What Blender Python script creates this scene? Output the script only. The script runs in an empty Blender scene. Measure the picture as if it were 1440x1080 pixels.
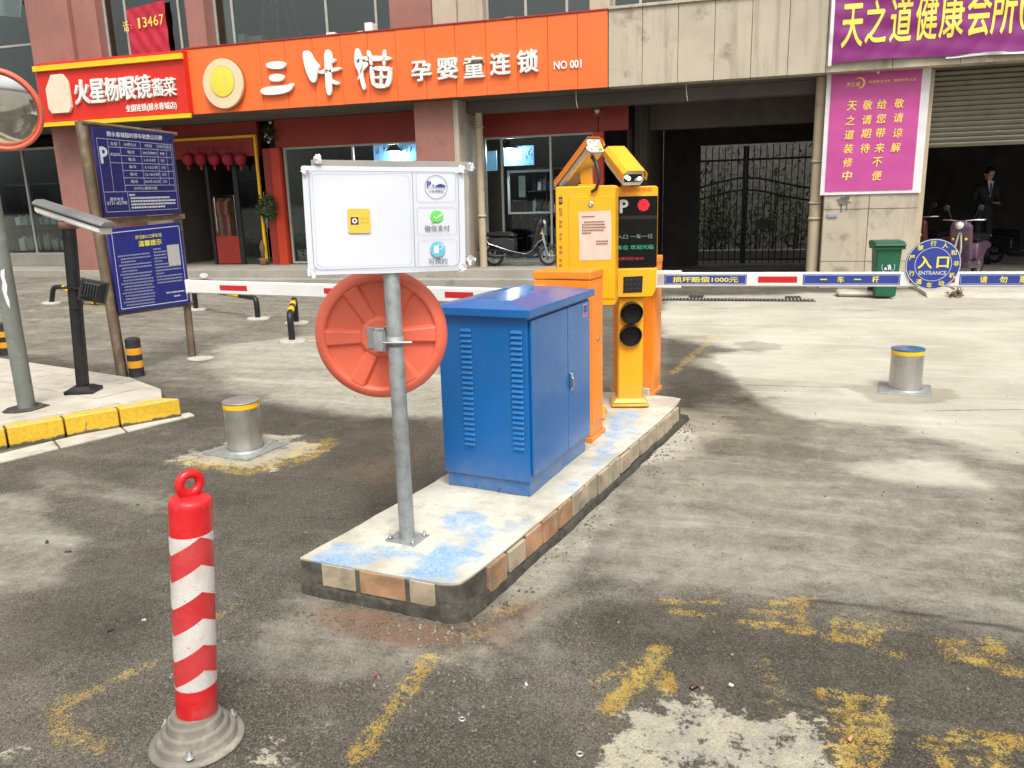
import bpy, bmesh, math, random
import numpy as np
from mathutils import Matrix, Vector
random.seed(7)
rad = math.radians
scn = bpy.context.scene
col = scn.collection

# ------------------------------------------------------------ camera
FPX, CAMH = 1110.0, 1.55
PITCH, ROLL, YAW = rad(13.2), rad(1.59), rad(16.5)
fw = Vector((-math.sin(YAW)*math.cos(PITCH), math.cos(YAW)*math.cos(PITCH), -math.sin(PITCH)))
r0 = Vector((math.cos(YAW), math.sin(YAW), 0)); u0 = r0.cross(fw)
rt = r0*math.cos(ROLL)-u0*math.sin(ROLL); up = u0*math.cos(ROLL)+r0*math.sin(ROLL)
CP = Vector((0, 0, CAMH))
cd = bpy.data.cameras.new('camera'); cam = bpy.data.objects.new('camera', cd); col.objects.link(cam)
cam.matrix_world = Matrix((( rt.x, up.x, -fw.x, CP.x), (rt.y, up.y, -fw.y, CP.y), (rt.z, up.z, -fw.z, CP.z), (0, 0, 0, 1)))
cd.sensor_width = 36; cd.lens = 36*FPX/1440; cd.clip_end = 2000; cd.clip_start = .05
scn.camera = cam
# ------------------------------------------------------------ sky, sun, exposure (overcast day)
SUN_EL, SUN_AZ = rad(58), rad(150)      # azimuth clockwise from +Y
w = bpy.data.worlds.new("World"); scn.world = w; w.use_nodes = True
nt = w.node_tree; nt.nodes.clear()
sky = nt.nodes.new('ShaderNodeTexSky'); sky.sky_type = 'NISHITA'; sky.sun_disc = False
sky.sun_elevation = SUN_EL; sky.sun_rotation = SUN_AZ; sky.dust_density = 6; sky.air_density = 1.5
hs = nt.nodes.new('ShaderNodeHueSaturation'); hs.inputs['Saturation'].default_value = .10
bgn = nt.nodes.new('ShaderNodeBackground'); bgn.inputs[1].default_value = .15
wo = nt.nodes.new('ShaderNodeOutputWorld')
nt.links.new(sky.outputs[0], hs.inputs['Color']); nt.links.new(hs.outputs[0], bgn.inputs[0]); nt.links.new(bgn.outputs[0], wo.inputs[0])
sl = bpy.data.lights.new('sun', 'SUN'); sl.energy = 1.8; sl.angle = rad(18); sl.color = (1, .945, .85)
so = bpy.data.objects.new('sun', sl); col.objects.link(so)
sd = Vector((math.sin(SUN_AZ)*math.cos(SUN_EL), math.cos(SUN_AZ)*math.cos(SUN_EL), math.sin(SUN_EL)))
so.rotation_euler = sd.to_track_quat('Z', 'Y').to_euler()
scn.view_settings.view_transform = 'Standard'; scn.view_settings.look = 'None'
scn.view_settings.exposure = .42; scn.view_settings.gamma = 1; scn.view_settings.use_curve_mapping = False
scn.render.engine = 'CYCLES'

# ------------------------------------------------------------ survey helpers (photo measurement -> point on a known plane)
def ray(u, v): return fw + rt*((u-720)/FPX) - up*((v-540)/FPX)
def G(u, v, z=0.0):
    d = ray(u, v); return CP + d*((z-CAMH)/d.z)
def W(u, v, Y):
    d = ray(u, v); return CP + d*(Y/d.y)
def PL(u, v, p, n):
    d = ray(u, v); return CP + d*((Vector(p)-CP).dot(n)/d.dot(n))

# ------------------------------------------------------------ node helpers
def nn(t, k, **kw):
    n = t.nodes.new(k)
    for a, b in kw.items(): setattr(n, a, b)
    return n
def L(t, a, b): t.links.new(a, b)
def mth(t, op, a, b=None, c=None, clamp=False):
    n = t.nodes.new('ShaderNodeMath'); n.operation = op; n.use_clamp = clamp
    for i, x in enumerate((a, b, c)):
        if x is None: continue
        if isinstance(x, (int, float)): n.inputs[i].default_value = x
        else: L(t, x, n.inputs[i])
    return n.outputs[0]
def noise(t, vec, scale, detail=4, rough=.55, dist=0):
    n = t.nodes.new('ShaderNodeTexNoise'); n.inputs['Scale'].default_value = scale
    n.inputs['Detail'].default_value = detail; n.inputs['Roughness'].default_value = rough; n.inputs['Distortion'].default_value = dist
    L(t, vec, n.inputs['Vector']); return n.outputs['Fac']
def mixc(t, f, a, b):
    n = t.nodes.new('ShaderNodeMix'); n.data_type = 'RGBA'; n.clamp_factor = True
    for i, x in ((0, f), (6, a), (7, b)):
        if isinstance(x, (int, float)): n.inputs[i].default_value = x
        elif isinstance(x, tuple): n.inputs[i].default_value = (x[0], x[1], x[2], 1)
        else: L(t, x, n.inputs[i])
    return n.outputs[2]
def ramp(t, v, a, b):
    n = t.nodes.new('ShaderNodeMapRange'); n.interpolation_type = 'SMOOTHSTEP'
    n.inputs[1].default_value = a; n.inputs[2].default_value = b; L(t, v, n.inputs[0]); return n.outputs[0]
def base_mat(name):
    m = bpy.data.materials.new(name); m.use_nodes = True
    t = m.node_tree; b = t.nodes['Principled BSDF']
    tc = nn(t, 'ShaderNodeTexCoord'); return m, t, b, tc.outputs['Object']
def bump(t, b, h, strength=.3, dist=.005):
    n = nn(t, 'ShaderNodeBump'); n.inputs['Strength'].default_value = strength; n.inputs['Distance'].default_value = dist
    L(t, h, n.inputs['Height']); L(t, n.outputs[0], b.inputs['Normal'])
def mat(name, c, rough=.5, metal=0, var=.12, vs=6, dirt=None, da=.5, ds=9, bs=0, bd=.002, coat=0, emit=0, streak=None, spec=.5, dust=None):
    m, t, b, o = base_mat(name)
    n1 = noise(t, o, vs, 5)
    lo = tuple(x*(1-var) for x in c); hi = tuple(min(1, x*(1+var)) for x in c)
    cc = mixc(t, ramp(t, n1, .3, .7), lo, hi)
    if dirt:
        n2 = noise(t, o, ds, 8, .65); f = mth(t, 'MULTIPLY', ramp(t, n2, .52, .72), da)
        cc = mixc(t, f, cc, dirt)
    if streak:
        mp = nn(t, 'ShaderNodeMapping'); mp.inputs['Scale'].default_value = streak[1]; L(t, o, mp.inputs[0])
        n3 = noise(t, mp.outputs[0], 1, 6, .6); cc = mixc(t, mth(t, 'MULTIPLY', ramp(t, n3, .5, .75), streak[2]), cc, streak[0])
    if dust:      # settled grime near the foot: (height, colour, amount)
        sz = nn(t, 'ShaderNodeSeparateXYZ'); L(t, o, sz.inputs[0]); hgt = mth(t, 'SUBTRACT', 1, ramp(t, sz.outputs['Z'], .0, dust[0]))
        n4 = noise(t, o, 16, 7, .7); cc = mixc(t, mth(t, 'MULTIPLY', mth(t, 'MULTIPLY', hgt, ramp(t, n4, .25, .65)), dust[2]), cc, dust[1])
    L(t, cc, b.inputs['Base Color'])
    rr = nn(t, 'ShaderNodeMapRange'); rr.inputs[1].default_value = .3; rr.inputs[2].default_value = .7
    rr.inputs[3].default_value = max(.02, rough*.82); rr.inputs[4].default_value = min(1, rough*1.2)
    L(t, noise(t, o, vs*2.3, 4), rr.inputs[0]); L(t, rr.outputs[0], b.inputs['Roughness'])
    b.inputs['Metallic'].default_value = metal; b.inputs['Specular IOR Level'].default_value = spec
    if coat: b.inputs['Coat Weight'].default_value = coat; b.inputs['Coat Roughness'].default_value = .12
    if emit:
        L(t, cc, b.inputs['Emission Color']); b.inputs['Emission Strength'].default_value = emit
    if bs: bump(t, b, noise(t, o, bs, 5, .6), .5, bd)
    return m
def glass_mat(name, tint, alpha_mix, rough=.03):
    m, t, b, o = base_mat(name)
    gl = nn(t, 'ShaderNodeBsdfGlossy'); gl.inputs['Roughness'].default_value = rough; gl.inputs[0].default_value = (.9, .95, .95, 1)
    tr = nn(t, 'ShaderNodeBsdfTransparent'); tr.inputs[0].default_value = (*tint, 1)
    mx = nn(t, 'ShaderNodeMixShader'); lw = nn(t, 'ShaderNodeLayerWeight'); lw.inputs[0].default_value = .25
    f = mth(t, 'ADD', mth(t, 'MULTIPLY', lw.outputs['Fresnel'], .6), alpha_mix, clamp=True)
    L(t, f, mx.inputs[0]); L(t, tr.outputs[0], mx.inputs[1]); L(t, gl.outputs[0], mx.inputs[2])
    L(t, mx.outputs[0], t.nodes['Material Output'].inputs[0]); return m

# ------------------------------------------------------------ mesh helpers
def frame(o, ex, upv):
    ex = Vector(ex).normalized(); n = ex.cross(Vector(upv)).normalized(); u = n.cross(ex).normalized()
    return Matrix(((ex.x, u.x, n.x, o[0]), (ex.y, u.y, n.y, o[1]), (ex.z, u.z, n.z, o[2]), (0, 0, 0, 1)))
def RZ(loc, deg): return Matrix.Translation(loc) @ Matrix.Rotation(rad(deg), 4, 'Z')
class MB:
    def __init__(s, M=None): s.bm = bmesh.new(); s.M = M or Matrix(); s.mi = 0
    def _fin(s, vs, fs):
        for v in vs: v.co = s.M @ v.co
        for f in fs: f.material_index = s.mi
    def box(s, x0, x1, y0, y1, z0, z1, bev=0, seg=2):
        if x0 > x1: x0, x1 = x1, x0
        if y0 > y1: y0, y1 = y1, y0
        if z0 > z1: z0, z1 = z1, z0
        P = [(x0,y0,z0),(x1,y0,z0),(x1,y1,z0),(x0,y1,z0),(x0,y0,z1),(x1,y0,z1),(x1,y1,z1),(x0,y1,z1)]
        return s.hexa(P, bev, seg)
    def hexa(s, P, bev=0, seg=2):
        b = bmesh.new(); vs = [b.verts.new(p) for p in P]
        for f in ((3,2,1,0),(4,5,6,7),(0,1,5,4),(1,2,6,5),(2,3,7,6),(3,0,4,7)): b.faces.new([vs[i] for i in f])
        if bev: bmesh.ops.bevel(b, geom=b.edges[:], offset=bev, segments=seg, affect='EDGES', profile=.5)
        s.merge(b); return s
    def merge(s, b):
        mp = {}; 
        for v in b.verts: mp[v] = s.bm.verts.new(s.M @ v.co)
        for f in b.faces:
            try:
                g = s.bm.faces.new([mp[v] for v in f.verts]); g.material_index = s.mi
            except ValueError: pass
        b.free()
    def prism(s, pts, vec, bev=0):
        b = bmesh.new(); vec = Vector(vec)
        a = [b.verts.new(p) for p in pts]; c = [b.verts.new(Vector(p)+vec) for p in pts]; n = len(pts)
        f1 = b.faces.new(a[::-1]); f2 = b.faces.new(c)
        for i in range(n): b.faces.new((a[i], a[(i+1) % n], c[(i+1) % n], c[i]))
        bmesh.ops.recalc_face_normals(b, faces=b.faces[:])
        if bev: bmesh.ops.bevel(b, geom=list(f1.edges)+list(f2.edges), offset=bev, segments=2, affect='EDGES')
        s.merge(b); return s
    def poly(s, pts):
        vs = [s.bm.verts.new(s.M @ Vector(p)) for p in pts]; f = s.bm.faces.new(vs); f.material_index = s.mi; return s
    def lathe(s, prof, n=32, A=None, cap=True):
        A = A or Matrix(); b = bmesh.new(); rings = []
        for r, z in prof:
            rings.append([b.verts.new(A @ Vector((r*math.cos(2*math.pi*i/n), r*math.sin(2*math.pi*i/n), z))) for i in range(n)])
        for k in range(len(rings)-1):
            for i in range(n):
                b.faces.new((rings[k][i], rings[k][(i+1) % n], rings[k+1][(i+1) % n], rings[k+1][i]))
        if cap:
            if prof[0][0] > 1e-4: b.faces.new(rings[0][::-1])
            if prof[-1][0] > 1e-4: b.faces.new(rings[-1])
        s.merge(b); return s
    def tube(s, pts, r, n=10, closed=False):
        pts = [Vector(p) for p in pts]; N = len(pts); rs = r if isinstance(r, (list, tuple)) else [r]*N
        b = bmesh.new(); rings = []; pu = None
        for i, p in enumerate(pts):
            if closed: d = pts[(i+1) % N]-pts[i-1]
            else: d = pts[min(i+1, N-1)]-pts[max(i-1, 0)]
            d.normalize()
            if pu is None: pu = d.orthogonal().normalized()
            a = (pu - d*pu.dot(d)).normalized(); pu = a; c = d.cross(a)
            rings.append([b.verts.new(p + (a*math.cos(2*math.pi*k/n)+c*math.sin(2*math.pi*k/n))*rs[i]) for k in range(n)])
        for i in range(N if closed else N-1):
            A, B = rings[i], rings[(i+1) % N]
            for k in range(n): b.faces.new((A[k], A[(k+1) % n], B[(k+1) % n], B[k]))
        if not closed: b.faces.new(rings[0][::-1]); b.faces.new(rings[-1])
        s.merge(b); return s
    def bar(s, p, q, r, n=8): return s.tube([p, q], r, n)
    def slab(s, p, q, wx, wy, upv=(0,0,1)):
        p = Vector(p); q = Vector(q); d = (q-p).normalized(); a = d.cross(Vector(upv)).normalized(); c = a.cross(d)
        P = [p+a*x*wx/2+c*y*wy/2 for x, y in ((-1,-1),(1,-1),(1,1),(-1,1))]
        return s.hexa(P+[v+(q-p) for v in P])
ROOT = {}
def obj(name, mb, mats, parent=None, ang=38, **props):
    if isinstance(mb, MB): bm = mb.bm
    else: bm = mb
    me = bpy.data.meshes.new(name)
    lim = rad(ang)
    for f in bm.faces: f.smooth = True
    for e in bm.edges:
        if len(e.link_faces) != 2 or e.calc_face_angle(3.2) > lim: e.smooth = False
    bm.to_mesh(me); bm.free()
    for m in (mats if isinstance(mats, (list, tuple)) else [mats]): me.materials.append(m)
    o = link(name, me, parent, **props)
    if len(me.polygons) < 4000: wn = o.modifiers.new('wn', 'WEIGHTED_NORMAL'); wn.keep_sharp = True; wn.weight = 80
    return o
def link(name, me, parent=None, **props):
    o = bpy.data.objects.new(name, me); col.objects.link(o)
    if parent:
        o.parent = parent; Mr = ROOT[parent.name]; ROOT[o.name] = Mr
        if Mr != Matrix(): me.transform(Mr.inverted())
    else: ROOT[o.name] = Matrix()
    for k, v in props.items(): o[k] = v
    return o
def thing(name, label, cat, M=None, group=None):
    o = bpy.data.objects.new(name, None); col.objects.link(o); o.empty_display_size = .2
    M = M or Matrix()
    if isinstance(M, (tuple, Vector)): M = Matrix.Translation(M)
    o.matrix_world = M; ROOT[o.name] = M.copy()
    o['label'] = label; o['category'] = cat
    if group: o['group'] = group
    return o
def tag(o, label, cat, group=None):
    o['label'] = label; o['category'] = cat
    if group: o['group'] = group
    return o
def struct(name, mb, m, parent=None):
    o = obj(name, mb, m, parent)
    if not parent: o['kind'] = 'structure'
    return o
def setup(name):
    o = bpy.data.objects.new(name, None); col.objects.link(o); ROOT[o.name] = Matrix(); o['kind'] = 'structure'; return o
def copy_tree(o, parent=None, M=None):
    c = o.copy(); col.objects.link(c)
    if parent: c.parent = parent
    if M is not None: c.matrix_world = M
    for ch in list(o.children): copy_tree(ch, c)
    return c
_tc = {}
def text_mesh(s, off=0, ext=0, res=3):
    k = (s, off, ext)
    cu = bpy.data.curves.new('t', 'FONT'); cu.body = s; cu.offset = off; cu.extrude = ext; cu.resolution_u = res; cu.size = 1
    to = bpy.data.objects.new('t', cu); col.objects.link(to)
    dg = bpy.context.evaluated_depsgraph_get(); me = bpy.data.meshes.new_from_object(to.evaluated_get(dg))
    bpy.data.objects.remove(to); bpy.data.curves.remove(cu); return me
def embolden(me, r, n=6):
    bm = bmesh.new(); bm.from_mesh(me); base = bm.verts[:] + bm.edges[:] + bm.faces[:]
    for k in range(n):
        d = bmesh.ops.duplicate(bm, geom=base); a = 2*math.pi*k/n+.23
        for v in d['geom']:
            if isinstance(v, bmesh.types.BMVert): v.co += Vector((r*math.cos(a), r*math.sin(a), -.0022*(k+1)))
    bm.to_mesh(me); bm.free()
def text(name, s, M, box, m, parent, off=.0, depth=0, keep=False, rot=0, shear=0, **props):
    """text fitted to the rectangle box=(x0,x1,y0,y1) of the frame M, lifted to z=depth when raised"""
    me = text_mesh(s, 0, .1 if depth else 0, 2 if len(s) > 2 else 4)
    if off: embolden(me, off*.8, 6 if off > .025 else 4)
    n = len(me.vertices); co = np.empty(n*3); me.vertices.foreach_get('co', co); co = co.reshape(-1, 3)
    if n == 0: return None
    lo, hi = co.min(0), co.max(0); c = (lo+hi)/2; sz = hi-lo
    bw, bh = box[1]-box[0], box[3]-box[2]
    sx, sy = bw/max(sz[0], 1e-5), bh/max(sz[1], 1e-5)
    if keep: sx = sy = min(sx, sy)
    zr = co[:, 2]-lo[2]; co = co-c; co[:, 0] *= sx; co[:, 1] *= sy; co[:, 2] = zr*.12 if off else 0
    co[:, 0] += co[:, 1]*shear
    if depth: co[:, 2] = zr/max(hi[2]-lo[2], 1e-6)*depth
    if rot:
        cr, sr = math.cos(rot), math.sin(rot); x = co[:, 0]*cr-co[:, 1]*sr; y = co[:, 0]*sr+co[:, 1]*cr; co[:, 0] = x; co[:, 1] = y
    co[:, 0] += (box[0]+box[1])/2; co[:, 1] += (box[2]+box[3])/2
    me.vertices.foreach_set('co', co.ravel()); me.transform(M); me.materials.clear(); me.materials.append(m); me.name = name; me.update()
    return link(name, me, parent, **props)
def vnoise(x, y, scale, seed=0, octs=4):
    rng = np.random.RandomState(seed); out = np.zeros_like(x); amp = 1; tot = 0
    for o in range(octs):
        g = rng.rand(256, 256); u = x*scale+rng.rand()*50; v = y*scale+rng.rand()*50
        i = np.floor(u).astype(int); j = np.floor(v).astype(int); fu = u-i; fv = v-j; fu = fu*fu*(3-2*fu); fv = fv*fv*(3-2*fv)
        a = g[i % 256, j % 256]; b = g[(i+1) % 256, j % 256]; c = g[i % 256, (j+1) % 256]; d = g[(i+1) % 256, (j+1) % 256]
        out += amp*((a*(1-fu)+b*fu)*(1-fv)+(c*(1-fu)+d*fu)*fv); tot += amp; amp *= .5; scale *= 2.03
    return out/tot
def sdf(x, y, poly):
    d = np.full_like(x, 1e9); ins = np.zeros(x.shape, bool); n = len(poly)
    for i in range(n):
        ax, ay = poly[i]; bx, by = poly[(i+1) % n]; ex, ey = bx-ax, by-ay; wx, wy = x-ax, y-ay
        t = np.clip((wx*ex+wy*ey)/(ex*ex+ey*ey+1e-9), 0, 1); d = np.minimum(d, (wx-ex*t)**2+(wy-ey*t)**2)
        c = ((ay > y) != (by > y)) & (x < (bx-ax)*(y-ay)/((by-ay) if by != ay else 1e-9)+ax); ins ^= c
    d = np.sqrt(d); return np.where(ins, d, -d)
def sst(v, a, b):
    t = np.clip((v-a)/(b-a), 0, 1); return t*t*(3-2*t)

# ------------------------------------------------------------ materials
M_ = {}
M_['blue'] = mat('blue_enamel', (.003, .115, .37), .30, 0, .07, 2.2, (.012, .09, .24), .35, 6, 0, coat=.3, dust=(.22, (.20, .21, .20), .38), streak=((.03, .15, .36), (26, 26, 1.2), .22))
M_['blue_dk'] = mat('blue_louvre', (.006, .135, .40), .35, 0, .08, 9)
M_['orange'] = mat('orange_paint', (.88, .25, .014), .42, 0, .06, 2.5, (.50, .17, .04), .35, 8, 80, .0004, dust=(.28, (.38, .25, .12), .5), streak=((.60, .22, .05), (22, 22, 1.5), .25))
M_['yellow'] = mat('yellow_paint', (.86, .40, .008), .40, 0, .06, 2.5, (.55, .28, .05), .3, 9, 70, .0005, dust=(.22, (.42, .30, .13), .55), streak=((.62, .30, .04), (24, 24, 1.6), .25))
M_['sign_orange'] = mat('orange_cladding', (.88, .15, .03), .45, 0, .05, .8, (.55, .12, .05), .2, 2, 0, streak=((.62, .12, .04), (5, 5, .5), .22))
M_['sign_red'] = mat('red_cladding', (.60, .022, .012), .4, 0, .05, 1.5)
M_['sign_yel'] = mat('yellow_strip', (.85, .50, .01), .4, 0, .04)
M_['letter'] = mat('white_acrylic', (.78, .77, .73), .35, 0, .03, 4, (.4, .38, .34), .2, 8)
M_['white'] = mat('white_paint', (.72, .72, .70), .4, 0, .04, 5, (.4, .38, .34), .2, 20)
M_['sheet'] = mat('printed_sheet', (.62, .64, .70), .35, 0, .02, 4)
M_['pink'] = mat('pink_render', (.30, .135, .11), .75, 0, .10, 1.2, (.16, .08, .065), .5, 2.5, 30, .002, streak=((.15, .09, .075), (3, 3, .25), .35))
M_['beige'] = mat('beige_render', (.45, .39, .30), .8, 0, .10, 1.3, (.22, .18, .13), .55, 2.4, 26, .003, streak=((.2, .16, .11), (4, 4, .3), .45))
M_['beige_pipe'] = mat('beige_pipe', (.46, .38, .26), .55, 0, .08, 3, (.22, .16, .09), .5, 6)
M_['dirtybeige'] = mat('panel_concrete', (.43, .375, .29), .82, 0, .10, .9, (.13, .105, .08), .7, 2.2, 24, .004, streak=((.16, .13, .095), (5, 5, .35), .6))
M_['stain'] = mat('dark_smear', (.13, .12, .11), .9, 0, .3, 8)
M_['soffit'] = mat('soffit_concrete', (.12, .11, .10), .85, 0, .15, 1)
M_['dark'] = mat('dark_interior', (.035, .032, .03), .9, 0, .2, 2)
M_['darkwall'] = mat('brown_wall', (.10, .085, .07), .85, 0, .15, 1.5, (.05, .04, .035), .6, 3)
M_['black'] = mat('black_plastic', (.012, .012, .013), .35, 0, .1)
M_['blackmetal'] = mat('black_metal', (.02, .021, .023), .45, .3, .2, 8, (.08, .075, .07), .4, 10)
M_['rubber'] = mat('black_rubber', (.02, .02, .021), .7, 0, .15, 10, (.1, .095, .085), .4, 12, 40, .001)
M_['greyrubber'] = mat('dusty_rubber', (.19, .175, .145), .85, 0, .2, 10, (.36, .33, .27), .8, 12, 60, .002, streak=((.09, .08, .065), (9, 9, 9), .6))
M_['steel'] = mat('brushed_steel', (.52, .51, .48), .38, .85, .05, 5, (.35, .32, .27), .3, 9, streak=((.35, .34, .31), (60, 60, 2), .3))
M_['galv'] = mat('galvanised_steel', (.38, .40, .40), .5, .6, .16, 22, (.2, .2, .19), .4, 12, 50, .0008, streak=((.22, .23, .23), (30, 30, 2), .4))
M_['polegrey'] = mat('grey_green_pole', (.17, .185, .165), .6, .2, .12, 8, (.32, .31, .27), .5, 7)
M_['alu'] = mat('aluminium', (.6, .6, .59), .35, .8, .05, 6)
M_['alugrey'] = mat('grey_plate', (.34, .32, .29), .55, .3, .1, 5)
M_['red_plastic'] = mat('red_plastic', (.62, .012, .016), .32, 0, .06, 6, (.4, .03, .03), .3, 14, 40, .0006)
M_['mirror_orange'] = mat('orange_moulding', (.76, .145, .08), .45, 0, .05, 5, (.45, .09, .06), .25, 9, 50, .0005)
M_['mirror_dark'] = mat('orange_groove', (.50, .06, .035), .6, 0, .06)
M_['redmark'] = mat('red_reflector', (.52, .015, .02), .35, 0, .08, 20)
M_['bluelabel'] = mat('blue_label', (.03, .05, .26), .35, 0, .06)
M_['navy'] = mat('navy_panel', (.014, .018, .115), .32, 0, .1, 3, (.05, .05, .13), .2, 6)
M_['navy2'] = mat('blue_panel', (.016, .024, .20), .32, 0, .08, 3, (.05, .05, .2), .2, 6)
M_['ivory_ink'] = mat('pale_ink', (.55, .57, .62), .5, 0, .02)
M_['dim_ink'] = mat('thin_pale_ink', (.30, .32, .45), .5, 0, .02)
M_['yellow_ink'] = mat('yellow_ink', (.78, .70, .10), .5, 0, .03)
M_['gold_ink'] = mat('gold_ink', (.85, .60, .12), .5, 0, .05)
M_['black_ink'] = mat('dark_ink', (.04, .04, .06), .5, 0, .02)
M_['grey_ink'] = mat('grey_ink', (.25, .27, .34), .5, 0, .02)
M_['navy_ink'] = mat('navy_ink', (.04, .045, .22), .5, 0, .02)
M_['green_ink'] = mat('green_ink', (.12, .62, .10), .5, 0, .02)
M_['cyan_ink'] = mat('cyan_ink', (.12, .45, .60), .5, 0, .02)
M_['wood'] = mat('weathered_wood', (.15, .105, .065), .8, 0, .25, 6, (.30, .25, .18), .55, 6, 40, .002, streak=((.07, .05, .035), (30, 30, 1.5), .6))
M_['purple'] = mat('purple_cloth', (.20, .012, .15), .5, 0, .08, 1.3, None)
M_['magenta'] = mat('magenta_poster', (.46, .062, .26), .45, 0, .06, 1.5)
M_['posterwhite'] = mat('poster_border', (.66, .64, .66), .5, 0, .05)
M_['redcloth'] = mat('red_cloth', (.42, .012, .035), .6, 0, .15, 2)
M_['winframe'] = mat('window_frame', (.42, .42, .38), .45, .3, .08)
M_['glass'] = glass_mat('window_glass', (.6, .66, .62), .09)
M_['shopglass'] = glass_mat('shop_glass', (.80, .84, .84), .02)
M_['shopred'] = mat('red_shop_panel', (.28, .025, .015), .45, 0, .1, 1.5)
M_['shopred2'] = mat('bright_red_panel', (.50, .04, .012), .4, 0, .08, 2)
M_['lantern'] = mat('lantern_red', (.32, .01, .035), .6, 0, .15, 8)
M_['leaf'] = mat('dark_leaf', (.03, .07, .02), .6, 0, .4, 12)
M_['leaf2'] = mat('pale_leaf', (.10, .13, .06), .6, 0, .5, 9)
M_['bin'] = mat('green_plastic', (.006, .10, .045), .45, 0, .08, 5, (.03, .12, .06), .3, 8)
M_['shutter'] = mat('steel_shutter', (.20, .185, .14), .5, .2, .1, 2, (.08, .07, .05), .4, 3)
M_['lamp'] = mat('lamp_glow', (1, .93, .8), .5, emit=3.0)
M_['led'] = mat('led_glow', (1, 1, .95), .5, emit=3.0)
M_['ledred'] = mat('led_red', (.9, .01, .02), .4, emit=1.3)
M_['leddim'] = mat('led_dim_red', (.35, .02, .03), .4, emit=.35)
M_['ledgrey'] = mat('led_dim_white', (.16, .22, .2), .4, emit=.3)
M_['ledgreen'] = mat('led_green', (.03, .35, .2), .4, emit=.3)
M_['bluepanel'] = mat('lit_blue_poster', (.14, .32, .50), .5, 0, .3, 2, emit=.8)
M_['concrete'] = mat('step_concrete', (.30, .28, .24), .85, 0, .12, 2, (.14, .13, .11), .6, 4, 30, .003)
M_['brickterra'] = mat('terracotta_tile', (.36, .205, .11), .88, 0, .3, 7, (.30, .27, .19), .9, 11, 40, .004, streak=((.12, .11, .09), (9, 9, 14), .7))
M_['bricktan'] = mat('tan_tile', (.36, .30, .21), .88, 0, .28, 7, (.38, .22, .11), .8, 7, 40, .004, streak=((.13, .12, .095), (9, 9, 14), .75))
M_['mortar'] = mat('dark_mortar', (.046, .042, .033), .92, 0, .4, 14, (.12, .11, .085), .7, 30, 45, .012)
M_['slab'] = mat('paving_slab', (.46, .42, .35), .85, 0, .12, 4, (.26, .235, .19), .6, 5, 50, .002)
M_['gutter'] = mat('gutter_stone', (.45, .42, .36), .85, 0, .14, 4, (.2, .18, .15), .7, 6, 50, .002)
M_['paper'] = mat('pink_paper', (.78, .53, .44), .6, 0, .03)
M_['skin'] = mat('skin', (.45, .26, .18), .55, 0, .05)
M_['suit'] = mat('black_suit', (.01, .011, .014), .8, 0, .1)
M_['shirt'] = mat('white_shirt', (.7, .7, .72), .7, 0, .02)
M_['hair'] = mat('black_hair', (.01, .009, .008), .6, 0, .1)
M_['chrome'] = mat('chrome', (.7, .7, .7), .15, 1, .05)
M_['pinkpaint'] = mat('lilac_paint', (.10, .055, .09), .3, 0, .05, coat=.4)
M_['redblack'] = mat('dark_red_paint', (.10, .03, .03), .3, 0, .1, coat=.4)
M_['headlamp'] = mat('headlamp_glass', (.75, .75, .7), .15, .3, .03)
# ============================================================ THE GROUND
def rise(x, y):
    f = np.clip((-6-x)/7.0, 0, 1); g = np.clip((y-7)/6.0, 0, 1)
    return .17*(f*f*(3-2*f))*(g*g*(3-2*g))
def rz(x, y): return float(rise(np.array([x]), np.array([y]))[0])
def GR(u, v):
    p = G(u, v, 0)
    for _ in range(6): p = G(u, v, rz(p.x, p.y))
    return p
def axis(a, b, step, far, grow=1.12):
    c = list(np.arange(a, b+1e-6, step)); s = step; x = b
    while x < far: s *= grow; x += s; c.append(x)
    s = step; x = a; pre = []
    while x > -far: s *= grow; x -= s; pre.append(x)
    return np.array(pre[::-1]+c)
xs = axis(-5.2, 3.4, .021, 400, 1.035); ys = axis(1.0, 7.4, .021, 400, 1.035)
GX, GY = np.meshgrid(xs, ys); nx, ny = len(xs), len(ys)
def wp(pts, z=0): return [(G(u, v, z).x, G(u, v, z).y) for u, v in pts]
gx, gyy = GX.ravel(), GY.ravel()
sel = (np.abs(gx) < 30) & (gyy > .5) & (gyy < 30)
sx_, sy_ = gx[sel], gyy[sel]
def mask(items, soft=.12, nz=.25, nscale=2.2, seed=1, z=0, X=None, Yv=None, along=1.0):
    X = sx_ if X is None else X; Yv = sy_ if Yv is None else Yv
    n = (vnoise(X, Yv*along, nscale, seed, 5)-.5)*2*nz; out = np.zeros_like(X)
    for val, pts in items:
        s = sdf(X, Yv, wp(pts, z))+n; out = np.maximum(out, val*sst(s, -soft, soft))
    return out
light = mask([(1, [(935, 432), (1500, 436), (1500, 655), (1340, 628), (1250, 604), (1180, 596), (1120, 590), (1050, 548), (1010, 530), (1000, 505), (1035, 492), (940, 474)]),
              (.8, [(930, 415), (1500, 405), (1500, 440), (930, 436)])], .22, .34, 1.5, 3)
light = np.maximum(light, mask([(.43, [(770, 770), (900, 640), (985, 560), (1130, 570), (1500, 618), (1500, 880), (1250, 868), (1000, 835), (860, 830)]), (.85, [(1190, 655), (1330, 640), (1440, 690), (1400, 700), (1250, 676)]), (.8, [(900, 600), (960, 575), (1010, 590), (1000, 640), (930, 650), (880, 660)])], .25, .25, 1.8, 5))
light = np.maximum(light, mask([(.62, [(300, 486), (450, 470), (620, 452), (620, 580), (520, 582), (380, 562), (300, 548)]), (.32, [(-200, 396), (460, 396), (620, 440), (620, 500), (300, 560), (180, 520), (-200, 470)])], .2, .3, 1.2, 8))
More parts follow.
